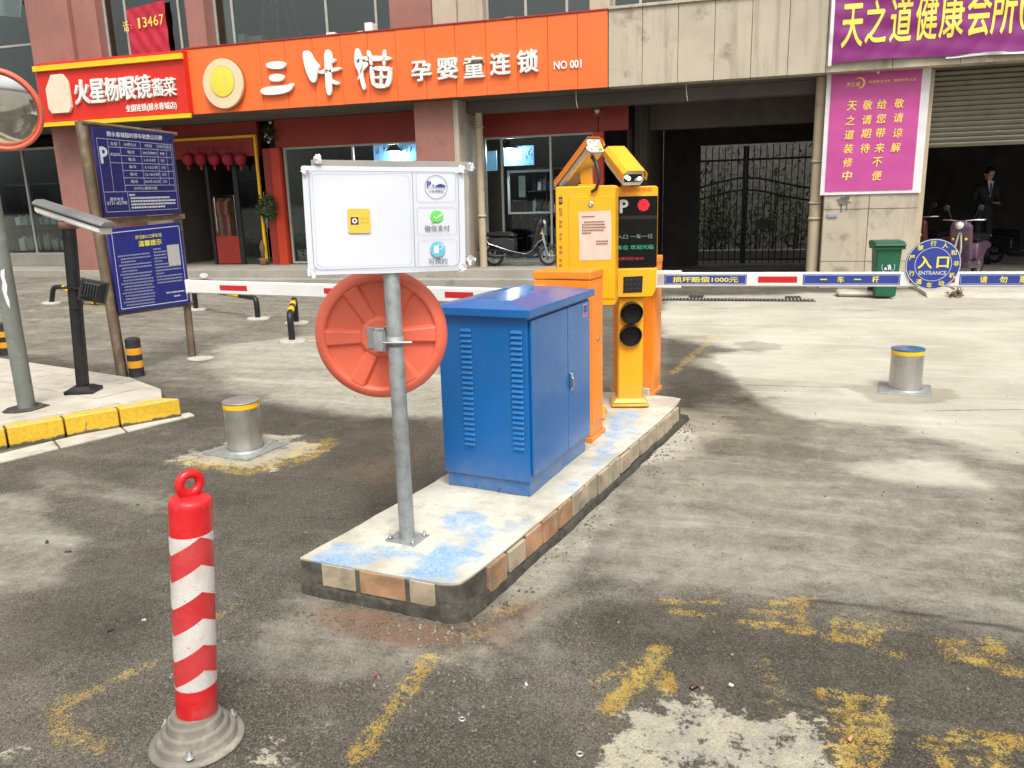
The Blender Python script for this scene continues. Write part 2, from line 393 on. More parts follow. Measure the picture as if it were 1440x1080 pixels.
light = np.maximum(light, mask([(.50, [(640, 870), (780, 740), (905, 650), (930, 680), (830, 790), (720, 880)]), (.38, [(-80, 700), (60, 690), (110, 760), (60, 830), (-80, 850)]),
     (.34, [(420, 845), (640, 890), (760, 830), (840, 840), (700, 960), (430, 960), (330, 900)]), (.30, [(60, 655), (230, 690), (300, 720), (240, 735), (60, 690)]),
     (.5, [(190, 652), (232, 650), (240, 660), (205, 664)]), (.6, [(1120, 585), (1175, 582), (1180, 592), (1130, 598)])], .1, .2, 2.5, 11))
wet = mask([(.9, [(935, 470), (1000, 500), (1060, 560), (1150, 600), (1130, 650), (1000, 640), (950, 590), (935, 540)]), (.55, [(1020, 528), (1190, 540), (1190, 556), (1060, 548)]),
            (.85, [(1180, 542), (1338, 546), (1346, 570), (1225, 566)]), (.8, [(1028, 480), (1062, 478), (1103, 484), (1100, 492), (1050, 492)]), (.8, [(936, 470), (1000, 471), (998, 478), (936, 478)]),
            (.3, [(980, 640), (1440, 650), (1440, 700), (1200, 690), (1000, 700)]), (.35, [(1000, 690), (1120, 640), (1130, 800), (990, 830)])], .05, .10, 3.5, 21, along=1.6)
wet = np.maximum(wet, mask([(.95, [(440, 588), (618, 592), (618, 690), (520, 720), (470, 650)]), (.8, [(262, 560), (620, 588), (600, 610), (250, 600)]), (.55, [(300, 660), (560, 640), (560, 700), (430, 780), (280, 740)]),
     (.7, [(260, 760), (130, 770), (0, 860), (0, 960), (200, 900)]), (.75, [(830, 850), (1000, 850), (1250, 880), (1500, 930), (1500, 1100), (830, 1100)]), (.5, [(0, 640), (250, 640), (150, 700), (0, 680)]), (.5, [(440, 960), (840, 960), (840, 1100), (440, 1100)])], .12, .22, 2.2, 25))
light *= 1-.75*mask([(1, [(830, 850), (1000, 850), (1250, 876), (1500, 915), (1500, 1120), (830, 1120)])], .1, .12, 3, 31)
white = mask([(1, [(893, 1000), (940, 972), (1000, 968), (1060, 992), (1120, 1000), (1165, 1040), (1150, 1110), (870, 1110), (876, 1040)]), (.45, [(1120, 985), (1200, 990), (1180, 1020), (1120, 1010)]),
              (1.15, [(250, 645), (345, 610), (425, 611), (442, 634), (350, 664)]), (.35, [(-40, 1050), (60, 1055), (40, 1100), (-40, 1100)]), (.4, [(330, 1060), (460, 1040), (470, 1090), (330, 1100)]), (.3, [(720, 780), (860, 700), (880, 720), (760, 810)])], .09, .13, 5, 41)
def strokes(segs, seed, wob=.02):
    n = (vnoise(sx_, sy_, 9, seed, 4)-.5)*2*wob*1.3; out = np.zeros_like(sx_)
    for val, wid, pts in segs:
        q = wp(pts)
        for (ax, ay), (bx, by) in zip(q[:-1], q[1:]):
            ex, ey = bx-ax, by-ay; t = np.clip(((sx_-ax)*ex+(sy_-ay)*ey)/(ex*ex+ey*ey), 0, 1)
            d = np.hypot(sx_-ax-ex*t, sy_-ay-ey*t)+n; out = np.maximum(out, val*(1-sst(d, wid*.25, wid*.75)))
    return out
yellow = strokes([(.8, .07, [(603, 925), (505, 1060)]), (.3, .09, [(740, 838), (620, 925)]), (.62, .06, [(206, 936), (150, 962), (80, 1000)]), (.62, .08, [(80, 985), (92, 1040), (140, 1052)]), (.35, .05, [(300, 870), (370, 830)]),
    (.6, .05, [(928, 846), (1010, 846)]), (.62, .05, [(940, 858), (1008, 864)]), (.4, .05, [(985, 825), (1000, 840)]),
    (.8, .06, [(1045, 872), (1135, 886)]), (.75, .05, [(1075, 846), (1150, 843)]), (.75, .05, [(1060, 860), (1125, 864)]), (.7, .05, [(1128, 848), (1130, 886)]), (.5, .04, [(1085, 848), (1080, 880)]),
    (.85, .05, [(1163, 896), (1216, 898)]), (.65, .05, [(1175, 876), (1282, 882)]), (.7, .05, [(1182, 866), (1180, 892)]), (.65, .05, [(1232, 884), (1232, 912), (1262, 920)]), (.4, .04, [(1215, 868), (1300, 872)]),
    (.65, .05, [(1315, 904), (1402, 900)]), (.7, .05, [(1330, 918), (1400, 916)]), (.85, .05, [(1348, 926), (1432, 946)]), (.6, .05, [(1400, 900), (1412, 940)]), (.5, .04, [(1340, 904), (1336, 932)]),
    (.6, .05, [(838, 962), (892, 934)]), (.95, .08, [(853, 1000), (890, 960), (930, 914)]), (.75, .06, [(932, 944), (936, 968)]),
    (.85, .07, [(1168, 1000), (1242, 1018)]), (.7, .05, [(1160, 975), (1245, 985)]), (.85, .06, [(1175, 1024), (1238, 1036)]), (.85, .06, [(1198, 980), (1190, 1080)]), (.85, .06, [(1240, 990), (1228, 1085)]), (.8, .05, [(1170, 1050), (1235, 1060)]),
    (.95, .05, [(1303, 1042), (1346, 1048)]), (.85, .05, [(1326, 1046), (1330, 1090)]), (.75, .06, [(1352, 1032), (1445, 1048)]), (.85, .05, [(1405, 1046), (1412, 1092)]), (.75, .05, [(1370, 1060), (1372, 1090)]),
    (.75, .07, [(1022, 458), (985, 490), (945, 526)]), (.45, .08, [(935, 438), (1105, 437)]), (.5, .25, [(45, 441), (130, 436), (150, 443)]),
    (.8, .13, [(262, 648), (350, 664), (440, 640), (458, 626)]), (.7, .22, [(405, 645), (452, 624)]), (.45, .3, [(300, 650), (400, 650)]), (.5, .05, [(262, 646), (330, 622)]), (.35, .05, [(1070, 930), (1100, 1010), (1150, 1030)])], 51)
seam = strokes([(1, .022, [(1145, 845), (1250, 858), (1460, 890)]), (1, .018, [(1060, 975), (1200, 1012), (1460, 1082)]), (.7, .02, [(1300, 578), (1460, 576)]), (.6, .025, [(1050, 541), (1190, 545)]), (.6, .02, [(620, 875), (740, 930)])], 99, .006)
rust = mask([(.8, [(440, 850), (520, 860), (640, 892), (560, 910), (450, 880)]), (.55, [(640, 880), (760, 815), (770, 850), (680, 920)]), (.3, [(250, 940), (700, 950), (700, 1000), (300, 1000)]), (.4, [(440, 660), (600, 620), (560, 700)])], .08, .15, 4, 61)
me = bpy.data.meshes.new('road')
Z = rise(gx, gyy) + np.where(sel, (vnoise(gx, gyy, .9, 77, 4)-.5)*.018*np.clip((gyy-1)/3, 0, 1), 0)
co = np.stack([gx, gyy, Z], 1).astype(np.float32)
me.vertices.add(nx*ny); me.vertices.foreach_set('co', co.ravel())
ii = (np.arange(ny-1)[:, None]*nx+np.arange(nx-1)[None, :]).ravel()
q = np.stack([ii, ii+1, ii+nx+1, ii+nx], 1).astype(np.int32); nq = len(q)
me.loops.add(nq*4); me.loops.foreach_set('vertex_index', q.ravel())
me.polygons.add(nq); me.polygons.foreach_set('loop_start', np.arange(nq)*4); me.polygons.foreach_set('loop_total', np.full(nq, 4))
me.update(); me.polygons.foreach_set('use_smooth', np.ones(nq, bool))
def put_attr(me, name, vals):
    a = me.attributes.new(name, 'FLOAT', 'POINT'); a.data.foreach_set('value', vals.astype(np.float32))
def full(v, default=0.0):
    o = np.full(len(gx), default); o[sel] = v; return o
put_attr(me, 'pale', full(light, .5)); put_attr(me, 'damp', full(wet)); put_attr(me, 'white', full(white)); put_attr(me, 'yellow', full(yellow)); put_attr(me, 'rust', full(rust)); put_attr(me, 'seam', full(seam))
def road_mat():
    m, t, b, o = base_mat('worn_asphalt')
    def at(n):
        a = nn(t, 'ShaderNodeAttribute'); a.attribute_name = n; return a.outputs['Fac']
    big = noise(t, o, .9, 6, .6, .4); mid = noise(t, o, 5, 8, .68, .3); mid2 = noise(t, o, 13, 6, .7, .2); fine = noise(t, o, 60, 5, .75); grit = noise(t, o, 210, 3, .8)
    def streak(rot, sc, k):
        mp = nn(t, 'ShaderNodeMapping'); mp.inputs['Rotation'].default_value = (0, 0, rot); mp.inputs['Scale'].default_value = sc; L(t, o, mp.inputs[0]); return noise(t, mp.outputs[0], k, 7, .65, .6)
    sweep = streak(.25, (.5, 3.6, 1), 1.4); sweep2 = streak(1.45, (.45, 2.6, 1), 1.7)
    vo = nn(t, 'ShaderNodeTexVoronoi'); vo.inputs['Scale'].default_value = 210; L(t, o, vo.inputs[0]); cc = nn(t, 'ShaderNodeSeparateColor'); L(t, vo.outputs['Color'], cc.inputs[0])
    asp = mixc(t, ramp(t, big, .35, .65), (.068, .058, .043), (.138, .122, .092))
    asp = mixc(t, mth(t, 'MULTIPLY', ramp(t, mid, .45, .7), .5), asp, (.19, .175, .142))
    asp = mixc(t, mth(t, 'MULTIPLY', ramp(t, sweep2, .52, .72), .40), asp, (.20, .185, .155))
    asp = mixc(t, mth(t, 'MULTIPLY', ramp(t, cc.outputs[0], .5, .95), .55), asp, (.25, .235, .195))
    asp = mixc(t, mth(t, 'MULTIPLY', ramp(t, cc.outputs[1], .45, .95), .70), asp, (.024, .021, .016))
    con = mixc(t, ramp(t, big, .3, .7), (.37, .348, .28), (.49, .468, .388))
    con = mixc(t, mth(t, 'MULTIPLY', mth(t, 'MULTIPLY', ramp(t, mid, .48, .70), mth(t, 'SUBTRACT', 1.15, at('pale'))), .9, clamp=True), con, (.25, .232, .18))
    con = mixc(t, mth(t, 'MULTIPLY', ramp(t, sweep, .5, .7), .42), con, (.58, .56, .48))
    con = mixc(t, mth(t, 'MULTIPLY', ramp(t, mid2, .55, .72), .30), con, (.62, .60, .53))
    con = mixc(t, mth(t, 'MULTIPLY', ramp(t, fine, .52, .72), .30), con, (.22, .205, .16))
    p = at('pale'); pm = p
    for n_, k in ((mid, .70), (mid2, .50), (fine, .40), (sweep, .45), (sweep2, .35), (grit, .25)): pm = mth(t, 'ADD', pm, mth(t, 'MULTIPLY', mth(t, 'SUBTRACT', n_, .5), k))
    pm = ramp(t, pm, -.02, 1.02); c = mixc(t, pm, asp, con)
    d = at('damp'); dd = mth(t, 'ADD', d, mth(t, 'ADD', mth(t, 'MULTIPLY', mth(t, 'SUBTRACT', mid, .5), .9), mth(t, 'MULTIPLY', mth(t, 'SUBTRACT', sweep, .5), .5)))
    dm = mth(t, 'MULTIPLY', ramp(t, dd, .05, 1.0), .62)
    mul = nn(t, 'ShaderNodeMix'); mul.data_type = 'RGBA'; mul.blend_type = 'MULTIPLY'; L(t, dm, mul.inputs[0]); L(t, c, mul.inputs[6]); mul.inputs[7].default_value = (.50, .47, .41, 1)
    c = mul.outputs[2]
    r = at('rust'); c = mixc(t, mth(t, 'MULTIPLY', ramp(t, mth(t, 'ADD', mth(t, 'MULTIPLY', r, .7), mth(t, 'ADD', mth(t, 'MULTIPLY', mid2, .5), mth(t, 'MULTIPLY', fine, .3))), .55, 1.05), .5), c, (.25, .125, .07))
    wv = at('white'); wn_ = mth(t, 'ADD', mth(t, 'MULTIPLY', mth(t, 'SUBTRACT', mid2, .5), 2.6), mth(t, 'ADD', mth(t, 'MULTIPLY', mth(t, 'SUBTRACT', mid, .5), 2.2), mth(t, 'MULTIPLY', mth(t, 'SUBTRACT', fine, .5), 1.8)))
    wf = ramp(t, mth(t, 'ADD', mth(t, 'MULTIPLY', wv, .74), wn_), .36, .66); wf = mth(t, 'MULTIPLY', wf, ramp(t, wv, .02, .2))
    c = mixc(t, mth(t, 'MULTIPLY', wf, .85), c, mixc(t, mth(t, 'MULTIPLY', cc.outputs[0], .6), mixc(t, ramp(t, mid, .42, .6), (.42, .40, .34), (.56, .52, .38)), (.24, .22, .17)))
    yv = at('yellow'); yn = mth(t, 'ADD', mth(t, 'MULTIPLY', mth(t, 'SUBTRACT', cc.outputs[2], .5), .75), mth(t, 'ADD', mth(t, 'MULTIPLY', mth(t, 'SUBTRACT', mid2, .5), 2.6), mth(t, 'MULTIPLY', mth(t, 'SUBTRACT', fine, .5), 1.8)))
    yf = ramp(t, mth(t, 'ADD', mth(t, 'MULTIPLY', yv, .72), yn), .38, .84); yf = mth(t, 'MULTIPLY', yf, ramp(t, yv, .03, .35))
    c = mixc(t, mth(t, 'MULTIPLY', yf, .66), c, mixc(t, ramp(t, mid, .4, .6), (.47, .29, .03), (.56, .39, .07)))
    c = mixc(t, mth(t, 'MULTIPLY', at('seam'), .8), c, (.035, .031, .025))
    cr = nn(t, 'ShaderNodeTexVoronoi'); cr.feature = 'DISTANCE_TO_EDGE'; cr.inputs['Scale'].default_value = .45
    dv = nn(t, 'ShaderNodeVectorMath'); dv.operation = 'ADD'; ns = nn(t, 'ShaderNodeTexNoise'); ns.inputs['Scale'].default_value = 2.3; ns.inputs['Detail'].default_value = 7; L(t, o, ns.inputs[0]); L(t, o, dv.inputs[0]); L(t, ns.outputs['Color'], dv.inputs[1]); L(t, dv.outputs[0], cr.inputs[0])
    ck = mth(t, 'SUBTRACT', 1, ramp(t, cr.outputs['Distance'], 0, .004)); c = mixc(t, mth(t, 'MULTIPLY', mth(t, 'MULTIPLY', ck, ramp(t, big, .45, .6)), .35), c, (.05, .046, .04))
    L(t, c, b.inputs['Base Color'])
    rr = nn(t, 'ShaderNodeMapRange'); rr.inputs[3].default_value = .92; rr.inputs[4].default_value = .58; L(t, dm, rr.inputs[0]); L(t, rr.outputs[0], b.inputs['Roughness'])
    h = mth(t, 'ADD', mth(t, 'MULTIPLY', mth(t, 'ADD', grit, mth(t, 'MULTIPLY', vo.outputs['Distance'], -.8)), mth(t, 'SUBTRACT', 1, mth(t, 'MULTIPLY', pm, .75))), mth(t, 'MULTIPLY', mid2, 1.2)); bump(t, b, h, .8, .005)
    b.inputs['Specular IOR Level'].default_value = .35
    return m
me.materials.append(road_mat()); road = link('road', me); road['kind'] = 'structure'

# ------------------------------------------------------------ traffic island
isl = setup('traffic_island'); del isl['kind']
tag(isl, 'raised concrete traffic island with tiled edge and blue paint overspray', 'traffic island')
IF = RZ((0, 0, 0), -9.45)             # island axes: local x across, y along the lane
Lp = [Vector((-1.690, 2.600)), Vector((-1.462, 3.647)), Vector((-1.045, 5.60))]
Rp = [Vector((-.965, 2.515)), Vector((-.347, 5.53))]
def lerp(a, b, t): return a+(b-a)*t
ns_, nt_ = 60, 200
iv = []
for j in range(nt_+1):
    t = j/nt_
    lp = lerp(Lp[0], Lp[1], t*3) if t < 1/3 else lerp(Lp[1], Lp[2], (t-1/3)*1.5)
    rp = lerp(Rp[0], Rp[1], t)
    for i in range(ns_+1):
        s = i/ns_; p = lerp(lp, rp, s)
        cr = max(0, s-.86)/.14; p = p+Vector((.0, .07))*(1-math.sqrt(max(0, 1-cr*cr)))*(1-t)**12
        cl = max(0, s-.7)/.3; p = p-Vector((.05, .0))*(1-math.sqrt(max(0, 1-cl*cl)))*t**14 - Vector((0, .05))*cl*cl*t**14
        iv.append((p.x, p.y))
iv = np.array(iv); me = bpy.data.meshes.new('slab'); W1 = ns_+1
edge_n = (vnoise(iv[:, 0], iv[:, 1], 5, 5, 4)-.5)*.012
vsx = np.stack([iv[:, 0], iv[:, 1], .15+edge_n], 1)
fs = [(j*W1+i, j*W1+i+1, (j+1)*W1+i+1, (j+1)*W1+i) for j in range(nt_) for i in range(ns_)]
ring = [i for i in range(W1)]+[j*W1+ns_ for j in range(1, nt_+1)]+[nt_*W1+i for i in range(ns_-1, -1, -1)]+[j*W1 for j in range(nt_-1, 0, -1)]
base = len(vsx); low = vsx[ring].copy(); low[:, 2] = .142
cen = iv.mean(0); low2 = low.copy(); low2[:, 2] = -.02
allv = np.vstack([vsx, low, low2]); R_ = len(ring)
for k in range(R_):
    k2 = (k+1) % R_; fs.append((ring[k2], ring[k], base+k, base+k2)); fs.append((base+k2, base+k, base+R_+k, base+R_+k2))
me.from_pydata(allv.tolist(), [], fs); me.update()
def imask(items, soft, nz, sc, seed):
    return mask(items, soft, nz, sc, seed, .15, allv[:, 0], allv[:, 1])
zo = lambda pts: [(400+a*.4167, 540+b*.4167) for a, b in pts]
bl = imask([(.85, zo([(130, 575), (200, 545), (330, 560), (470, 550), (440, 592), (330, 600), (220, 612), (140, 596)])), (1, zo([(370, 645), (440, 610), (500, 530), (650, 540), (650, 600), (570, 668), (480, 665)])),
            (.75, zo([(500, 470), (600, 420), (690, 430), (720, 490), (670, 525), (560, 500)])), (.6, zo([(700, 500), (760, 470), (840, 480), (760, 520)])), (.5, zo([(880, 380), (1010, 300), (1120, 200), (1100, 260), (960, 370)])),
            (.75, zo([(1080, 190), (1100, 110), (1180, 95), (1190, 140), (1130, 200), (1040, 280)])), (.45, zo([(520, 420), (540, 390), (640, 400), (620, 430)]))], .05, .11, 5, 71)
put_attr(me, 'spray', bl)
def island_mat():
    m, t, b, o = base_mat('island_concrete')
    a = nn(t, 'ShaderNodeAttribute'); a.attribute_name = 'spray'
    big = noise(t, o, 2.2, 6, .6, .3); mid = noise(t, o, 11, 7, .7); fine = noise(t, o, 90, 3, .7)
    c = mixc(t, ramp(t, big, .35, .65), (.38, .35, .28), (.58, .56, .48)); c = mixc(t, mth(t, 'MULTIPLY', ramp(t, mid, .50, .72), .6), c, (.27, .24, .18)); c = mixc(t, mth(t, 'MULTIPLY', ramp(t, fine, .55, .75), .3), c, (.2, .18, .14))
    g = nn(t, 'ShaderNodeNewGeometry'); sp = nn(t, 'ShaderNodeSeparateXYZ'); L(t, g.outputs['Position'], sp.inputs[0])
    f = ramp(t, mth(t, 'ADD', a.outputs['Fac'], mth(t, 'MULTIPLY', mth(t, 'SUBTRACT', mid, .5), 2.2)), .15, 1.1)
    c = mixc(t, mth(t, 'MULTIPLY', f, .8), c, mixc(t, ramp(t, fine, .35, .7), (.10, .27, .52), (.30, .46, .62)))
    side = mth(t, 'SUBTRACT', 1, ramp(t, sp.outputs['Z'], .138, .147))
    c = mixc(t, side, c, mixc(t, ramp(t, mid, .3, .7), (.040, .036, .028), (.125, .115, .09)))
    L(t, c, b.inputs['Base Color']); b.inputs['Roughness'].default_value = .88
    bump(t, b, mth(t, 'ADD', mid, mth(t, 'MULTIPLY', fine, .4)), .7, .006); return m
me.materials.append(island_mat()); link('slab', me, isl)
# rough dark mortar skirt round the foot and the edge tiles set in it
def edge_run(a, b, n, z0, z1, names, proud=.008, jit=.004, th=.02):
    a, b = Vector((*a, 0)), Vector((*b, 0)); d = (b-a)/n; dn = d.normalized(); out = Vector((dn.y, -dn.x, 0))
    for k in range(n):
        g = .006+random.random()*.006; p0 = a+d*k+dn*g; p1 = a+d*(k+1)-dn*g; o_ = out*(proud+random.uniform(-jit, jit)); i_ = -out*th
        zz = z1+random.uniform(-.006, .003); zb = z0+random.uniform(-.008, .012)
        P = [p0+o_, p1+o_, p1+i_, p0+i_]
        mb = MB(); mb.hexa([Vector((p.x, p.y, zb)) for p in P]+[Vector((p.x, p.y, zz)) for p in P], .005, 1)
        obj('edge_tile', mb, M_[random.choice(names)], isl)
fl = Vector((-1.690, 2.600)); fr = Vector((-.965, 2.515))
for (a_, b_, k_) in ((.13, .37, 'bricktan'), (.375, .68, 'brickterra'), (.685, .86, 'bricktan')): edge_run(lerp(fl, fr, a_), lerp(fl, fr, b_), 1, .052, .1445, [k_], .008)
edge_run((-.925, 2.70), (-.390, 5.31), 16, .032, .141, ['bricktan', 'bricktan', 'brickterra'])
edge_run((-1.05, 5.60), (-1.462, 3.647), 11, .03, .14, ['bricktan'])
mb = MB()
path = [(-1.54, 3.3), (-1.695, 2.64), (-1.675, 2.592), (-1.3, 2.550), (-1.03, 2.518), (-.962, 2.548), (-.932, 2.66), (-.75, 3.47), (-.56, 4.4), (-.34, 5.5)]
pp = []
for k in range(len(path)-1):
    a, b = Vector(path[k]), Vector(path[k+1]); n = max(2, int((b-a).length/.012))
    for i in range(n): pp.append((lerp(a, b, i/n), k+i/n))
nrm = []
for i in range(len(pp)):
    d = (pp[min(i+4, len(pp)-1)][0]-pp[max(i-4, 0)][0]).normalized(); nrm.append(Vector((d.y, -d.x)))
al = np.arange(len(pp))*.012; n1_ = vnoise(al, al*0, 9, 3, 4)-.5; n2_ = vnoise(al, al*0+7, 4, 9, 5)-.5
rows = []
for i, ((p, k), o_) in enumerate(zip(pp, nrm)):
    front = math.exp(-((k-4.6)/1.0)**2)+.5*math.exp(-((k-1.5)/.9)**2); h = .032+.05*front+.045*n2_[i]; wd = .006+.010*front+.022*n1_[i]
    prof = [(-.06, h+.004), (.000, h), (.30*wd+.004, h*.72+.006*n1_[i]), (.72*wd+.004, h*.30), (wd+.005, .010), (wd+.007+.012*abs(n2_[i]), -.006)]
    rows.append([mb.bm.verts.new(Vector((p.x+o_.x*q, p.y+o_.y*q, max(z, -.01)+(.006*(random.random()-.5) if 0 < j < 4 else 0)))) for j, (q, z) in enumerate(prof)])
for a, b in zip(rows[:-1], rows[1:]):
    for j in range(5): mb.bm.faces.new((a[j], a[j+1], b[j+1], b[j]))
s_ = obj('mortar_skirt', mb, M_['mortar'], isl, 80)

# ------------------------------------------------------------ pavement at the left, kerb stones, gutter stones
def kerb_mat():
    m, t, b, o = base_mat('chipped_yellow_kerb')
    g = nn(t, 'ShaderNodeNewGeometry'); sp = nn(t, 'ShaderNodeSeparateXYZ'); L(t, g.outputs['Position'], sp.inputs[0])
    n1 = noise(t, o, 7, 7, .7, .3); n2 = noise(t, o, 40, 4, .7)
    f = mth(t, 'ADD', mth(t, 'ADD', mth(t, 'MULTIPLY', n1, .7), mth(t, 'MULTIPLY', n2, .3)), mth(t, 'MULTIPLY', ramp(t, mth(t, 'SUBTRACT', .06, sp.outputs['Z']), 0, .06), .34))
    c = mixc(t, ramp(t, n2, .3, .7), (.56, .34, .015), (.68, .44, .03)); c = mixc(t, ramp(t, f, .60, .70), c, (.085, .072, .05))
    top = ramp(t, sp.outputs['Z'], .138, .15); c = mixc(t, mth(t, 'MULTIPLY', mth(t, 'MULTIPLY', top, ramp(t, n1, .42, .6)), .6), c, (.42, .38, .30))
    L(t, c, b.inputs['Base Color']); b.inputs['Roughness'].default_value = .7; bump(t, b, mth(t, 'ADD', n1, n2), .6, .004); return m
KM = kerb_mat()
pav = setup('pavement')
tip = Vector(G(254, 560, .15)).xy; kb = Vector(G(0, 603, .15)).xy; kd = (kb-tip).normalized(); end = tip+kd*3.4; inn = Vector((-kd.y, kd.x))
if inn.x > 0: inn = -inn
back = [Vector(G(226, 547, .15)).xy, Vector(G(183, 531, .15)).xy, Vector(G(0, 503, .15)).xy]
bd = (back[2]-back[1]).normalized(); backfar = back[1]+bd*9
poly_out = [tip, back[0], back[1], backfar, Vector((backfar.x, end.y)), end]
joints = [0]+[(Vector(G(u, v, .15)).xy-tip).length for u, v in ((174, 578), (96, 592), (12, 606))]
while joints[-1] < 3.2: joints.append(joints[-1]+.42)
KW = .13
for a, b in zip(joints[:-1], joints[1:]):
    p, q = tip+kd*(a+.006), tip+kd*(b-.006); mb = MB()
    P = [p, q, q+inn*KW, p+inn*KW]
    if a == 0: P[3] = p+inn*KW+kd*.10
    mb.hexa([Vector((*v, -.02)) for v in P]+[Vector((*v, .15)) for v in P], .012, 2); obj('kerb_stone', mb, KM, pav)
def clip(poly, n, c):
    out = []
    for i in range(len(poly)):
        a, b = poly[i], poly[(i+1) % len(poly)]; da, db = a.dot(n)-c, b.dot(n)-c
        if da >= 0: out.append(a)
        if (da >= 0) != (db >= 0): out.append(a+(b-a)*(da/(da-db)))
    return out
inner = [tip+inn*(KW+.008)+kd*.10, back[0]-Vector((0, .0)), back[1], backfar, Vector((backfar.x, end.y)), end+inn*(KW+.008)]
mb = MB(); mb.prism([Vector((*v, -.02)) for v in [tip+inn*.06+kd*.06, back[0]+inn*.02+kd*.01, back[1]+inn*.01, backfar, Vector((backfar.x, end.y)), end+inn*.06]], (0, 0, .155)); obj('mortar_bed', mb, M_['mortar'], pav)
dx, dy = .62, .40; o0 = tip
for i in range(-2, 16):
    for j in range(-4, 16):
        off = (j % 2)*dx*.5; c0 = i*dx+off; r0_ = j*dy
        P = inner
        P = clip(P, bd, o0.dot(bd)+c0+.008); P = clip(P, -bd, -(o0.dot(bd)+c0+dx-.008)) if len(P) > 2 else P
        nb = Vector((bd.y, -bd.x))
        if nb.dot(inner[4]-o0) < 0: nb = -nb
        if len(P) > 2: P = clip(P, nb, o0.dot(nb)+r0_+.006-.9)
        if len(P) > 2: P = clip(P, -nb, -(o0.dot(nb)+r0_-.9+dy-.006))
        if len(P) < 3: continue
        ar = abs(sum(P[k].cross(P[(k+1) % len(P)]) if hasattr(P[k], 'cross') else 0 for k in range(len(P))))/2
        cx = sum((p.x for p in P))/len(P); cy = sum((p.y for p in P))/len(P)
        if cy < 2.2 or cx < -10: continue
        z = .148+random.uniform(-.004, .003)
        clean = [P[0]]
        for p in P[1:]:
            if (p-clean[-1]).length > .01: clean.append(p)
        if (clean[0]-clean[-1]).length < .01: clean.pop()
        if len(clean) < 3: continue
        mb = MB(); mb.prism([Vector((*p, .12)) for p in clean], (0, 0, z-.12)); obj('paving_slab', mb, M_['slab'], pav)
gutter = setup('gutter')
t0 = Vector(G(275, 585, 0)).xy; b0 = Vector(G(0, 652, 0)).xy; gd = (b0-t0).normalized(); gj = 0
kk = 0
while gj < 3.6:
    ln = random.uniform(.44, .54); p, q = t0+gd*(gj+.007), t0+gd*(gj+ln-.007); wv = .21 if kk else .12
    P = [p, q, q+inn*.21, p+inn*wv]
    mb = MB(); mb.hexa([Vector((*v, -.03)) for v in P]+[Vector((*v, .011+random.uniform(-.003, .003))) for v in P], .004, 1); obj('gutter_stone', mb, M_['gutter'], gutter); gj += ln; kk += 1
# ============================================================ THE BUILDING
YF, YC, YS = 13.55, 13.85, 15.2        # fascia front, column front, shop front
FZ = .30
def xw(u, v, Y): return W(u, v, Y).x
bld = thing('building', 'pinkish and beige commercial building with shops, a gated passage and a garage bay', 'building', (0, YC, 0))
def bpart(name, x0, x1, y0, y1, z0, z1, m, bev=0, parent=None, **p):
    mb = MB(); mb.box(x0, x1, y0, y1, z0, z1, bev); return obj(name, mb, M_[m], parent or bld, **p)
ZF0, ZF1 = 3.28, 4.44                 # fascia bottom / top
# podium
pod = MB(); pod.box(-22, -2.02, YC-.02, 19.4, -.1, FZ, .012); pod.box(-22, -2.0, YC-.30, YC-.024, -.1, FZ-.15, .012); obj('podium', pod, M_['concrete'], bld)
# ground floor columns
bpart('column', xw(82, 250, YC), xw(135, 250, YC), YC, YS-.0, .1, ZF0+.002, 'pink', .01)
c2l, c2r = -5.80, -5.065
bpart('column', c2l, c2r, YC, YS+.05, FZ, ZF0+.002, 'pink', .008)
bpart('column_side', c2r+.001, c2r+.10, YC+.012, YS+.04, FZ, ZF0, 'beige', .006)
c3l, c3r = 1.19, 2.56
bpart('column', c3l, c3r, YC, YC+1.6, -.1, ZF0, 'dirtybeige', .008)
for z in (.62, 1.27, 2.0, 2.66):
    pass
for k, (a, b) in enumerate(((c3l+.004, c3l+.66), (c3l+.67, c3r-.004))):
    zz = -.05
    for z in (.42, 1.24, 2.05, 2.84, ZF0-.01):
        bpart('facing_panel', a, b, YC-.022, YC-.003, zz+.006, z-.004, 'dirtybeige', .003); zz = z
# soffit, wall over the shops, upper storeys
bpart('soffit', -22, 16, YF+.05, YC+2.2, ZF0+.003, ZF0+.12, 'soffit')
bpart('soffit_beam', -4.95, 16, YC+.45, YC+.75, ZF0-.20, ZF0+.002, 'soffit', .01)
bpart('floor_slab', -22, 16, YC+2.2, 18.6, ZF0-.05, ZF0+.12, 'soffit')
# upper facade: piers and bands
def upx(u): return xw(u, 30, YC)
def pier(u0, u1, m, y0=YC, zt=9.5): bpart('pier', upx(u0), upx(u1), y0, YC+.6, ZF0+.13, zt, m, .008)
pier(38, 97, 'pink'); pier(97.4, 131, 'pink', YC+.10); pier(262, 288, 'pink'); pier(548, 606, 'pink', YC)
pier(606.5, 640, 'beige', YC+.06); pier(640.5, 676, 'beige', YC+.12); pier(829, 857, 'beige')
WH0, WH1 = ZF0+.13, 6.6
bpart('upper_wall', -22, upx(38)-.003, YC+.1, YC+.6, WH1, 9.5, 'pink')
for a, b, m in ((131, 262, 'pink'), (288, 548, 'pink'), (676, 829, 'beige')): bpart('upper_wall', upx(a)+.003, upx(b)-.003, YC+.1, YC+.6, WH1, 9.5, m)
bpart('upper_wall', upx(857)+.003, 16, YC+.1, YC+.6, WH1, 9.5, 'beige')
bpart('pier', upx(1060), upx(1100), YC, YC+.6, ZF1, WH1, 'beige'); 
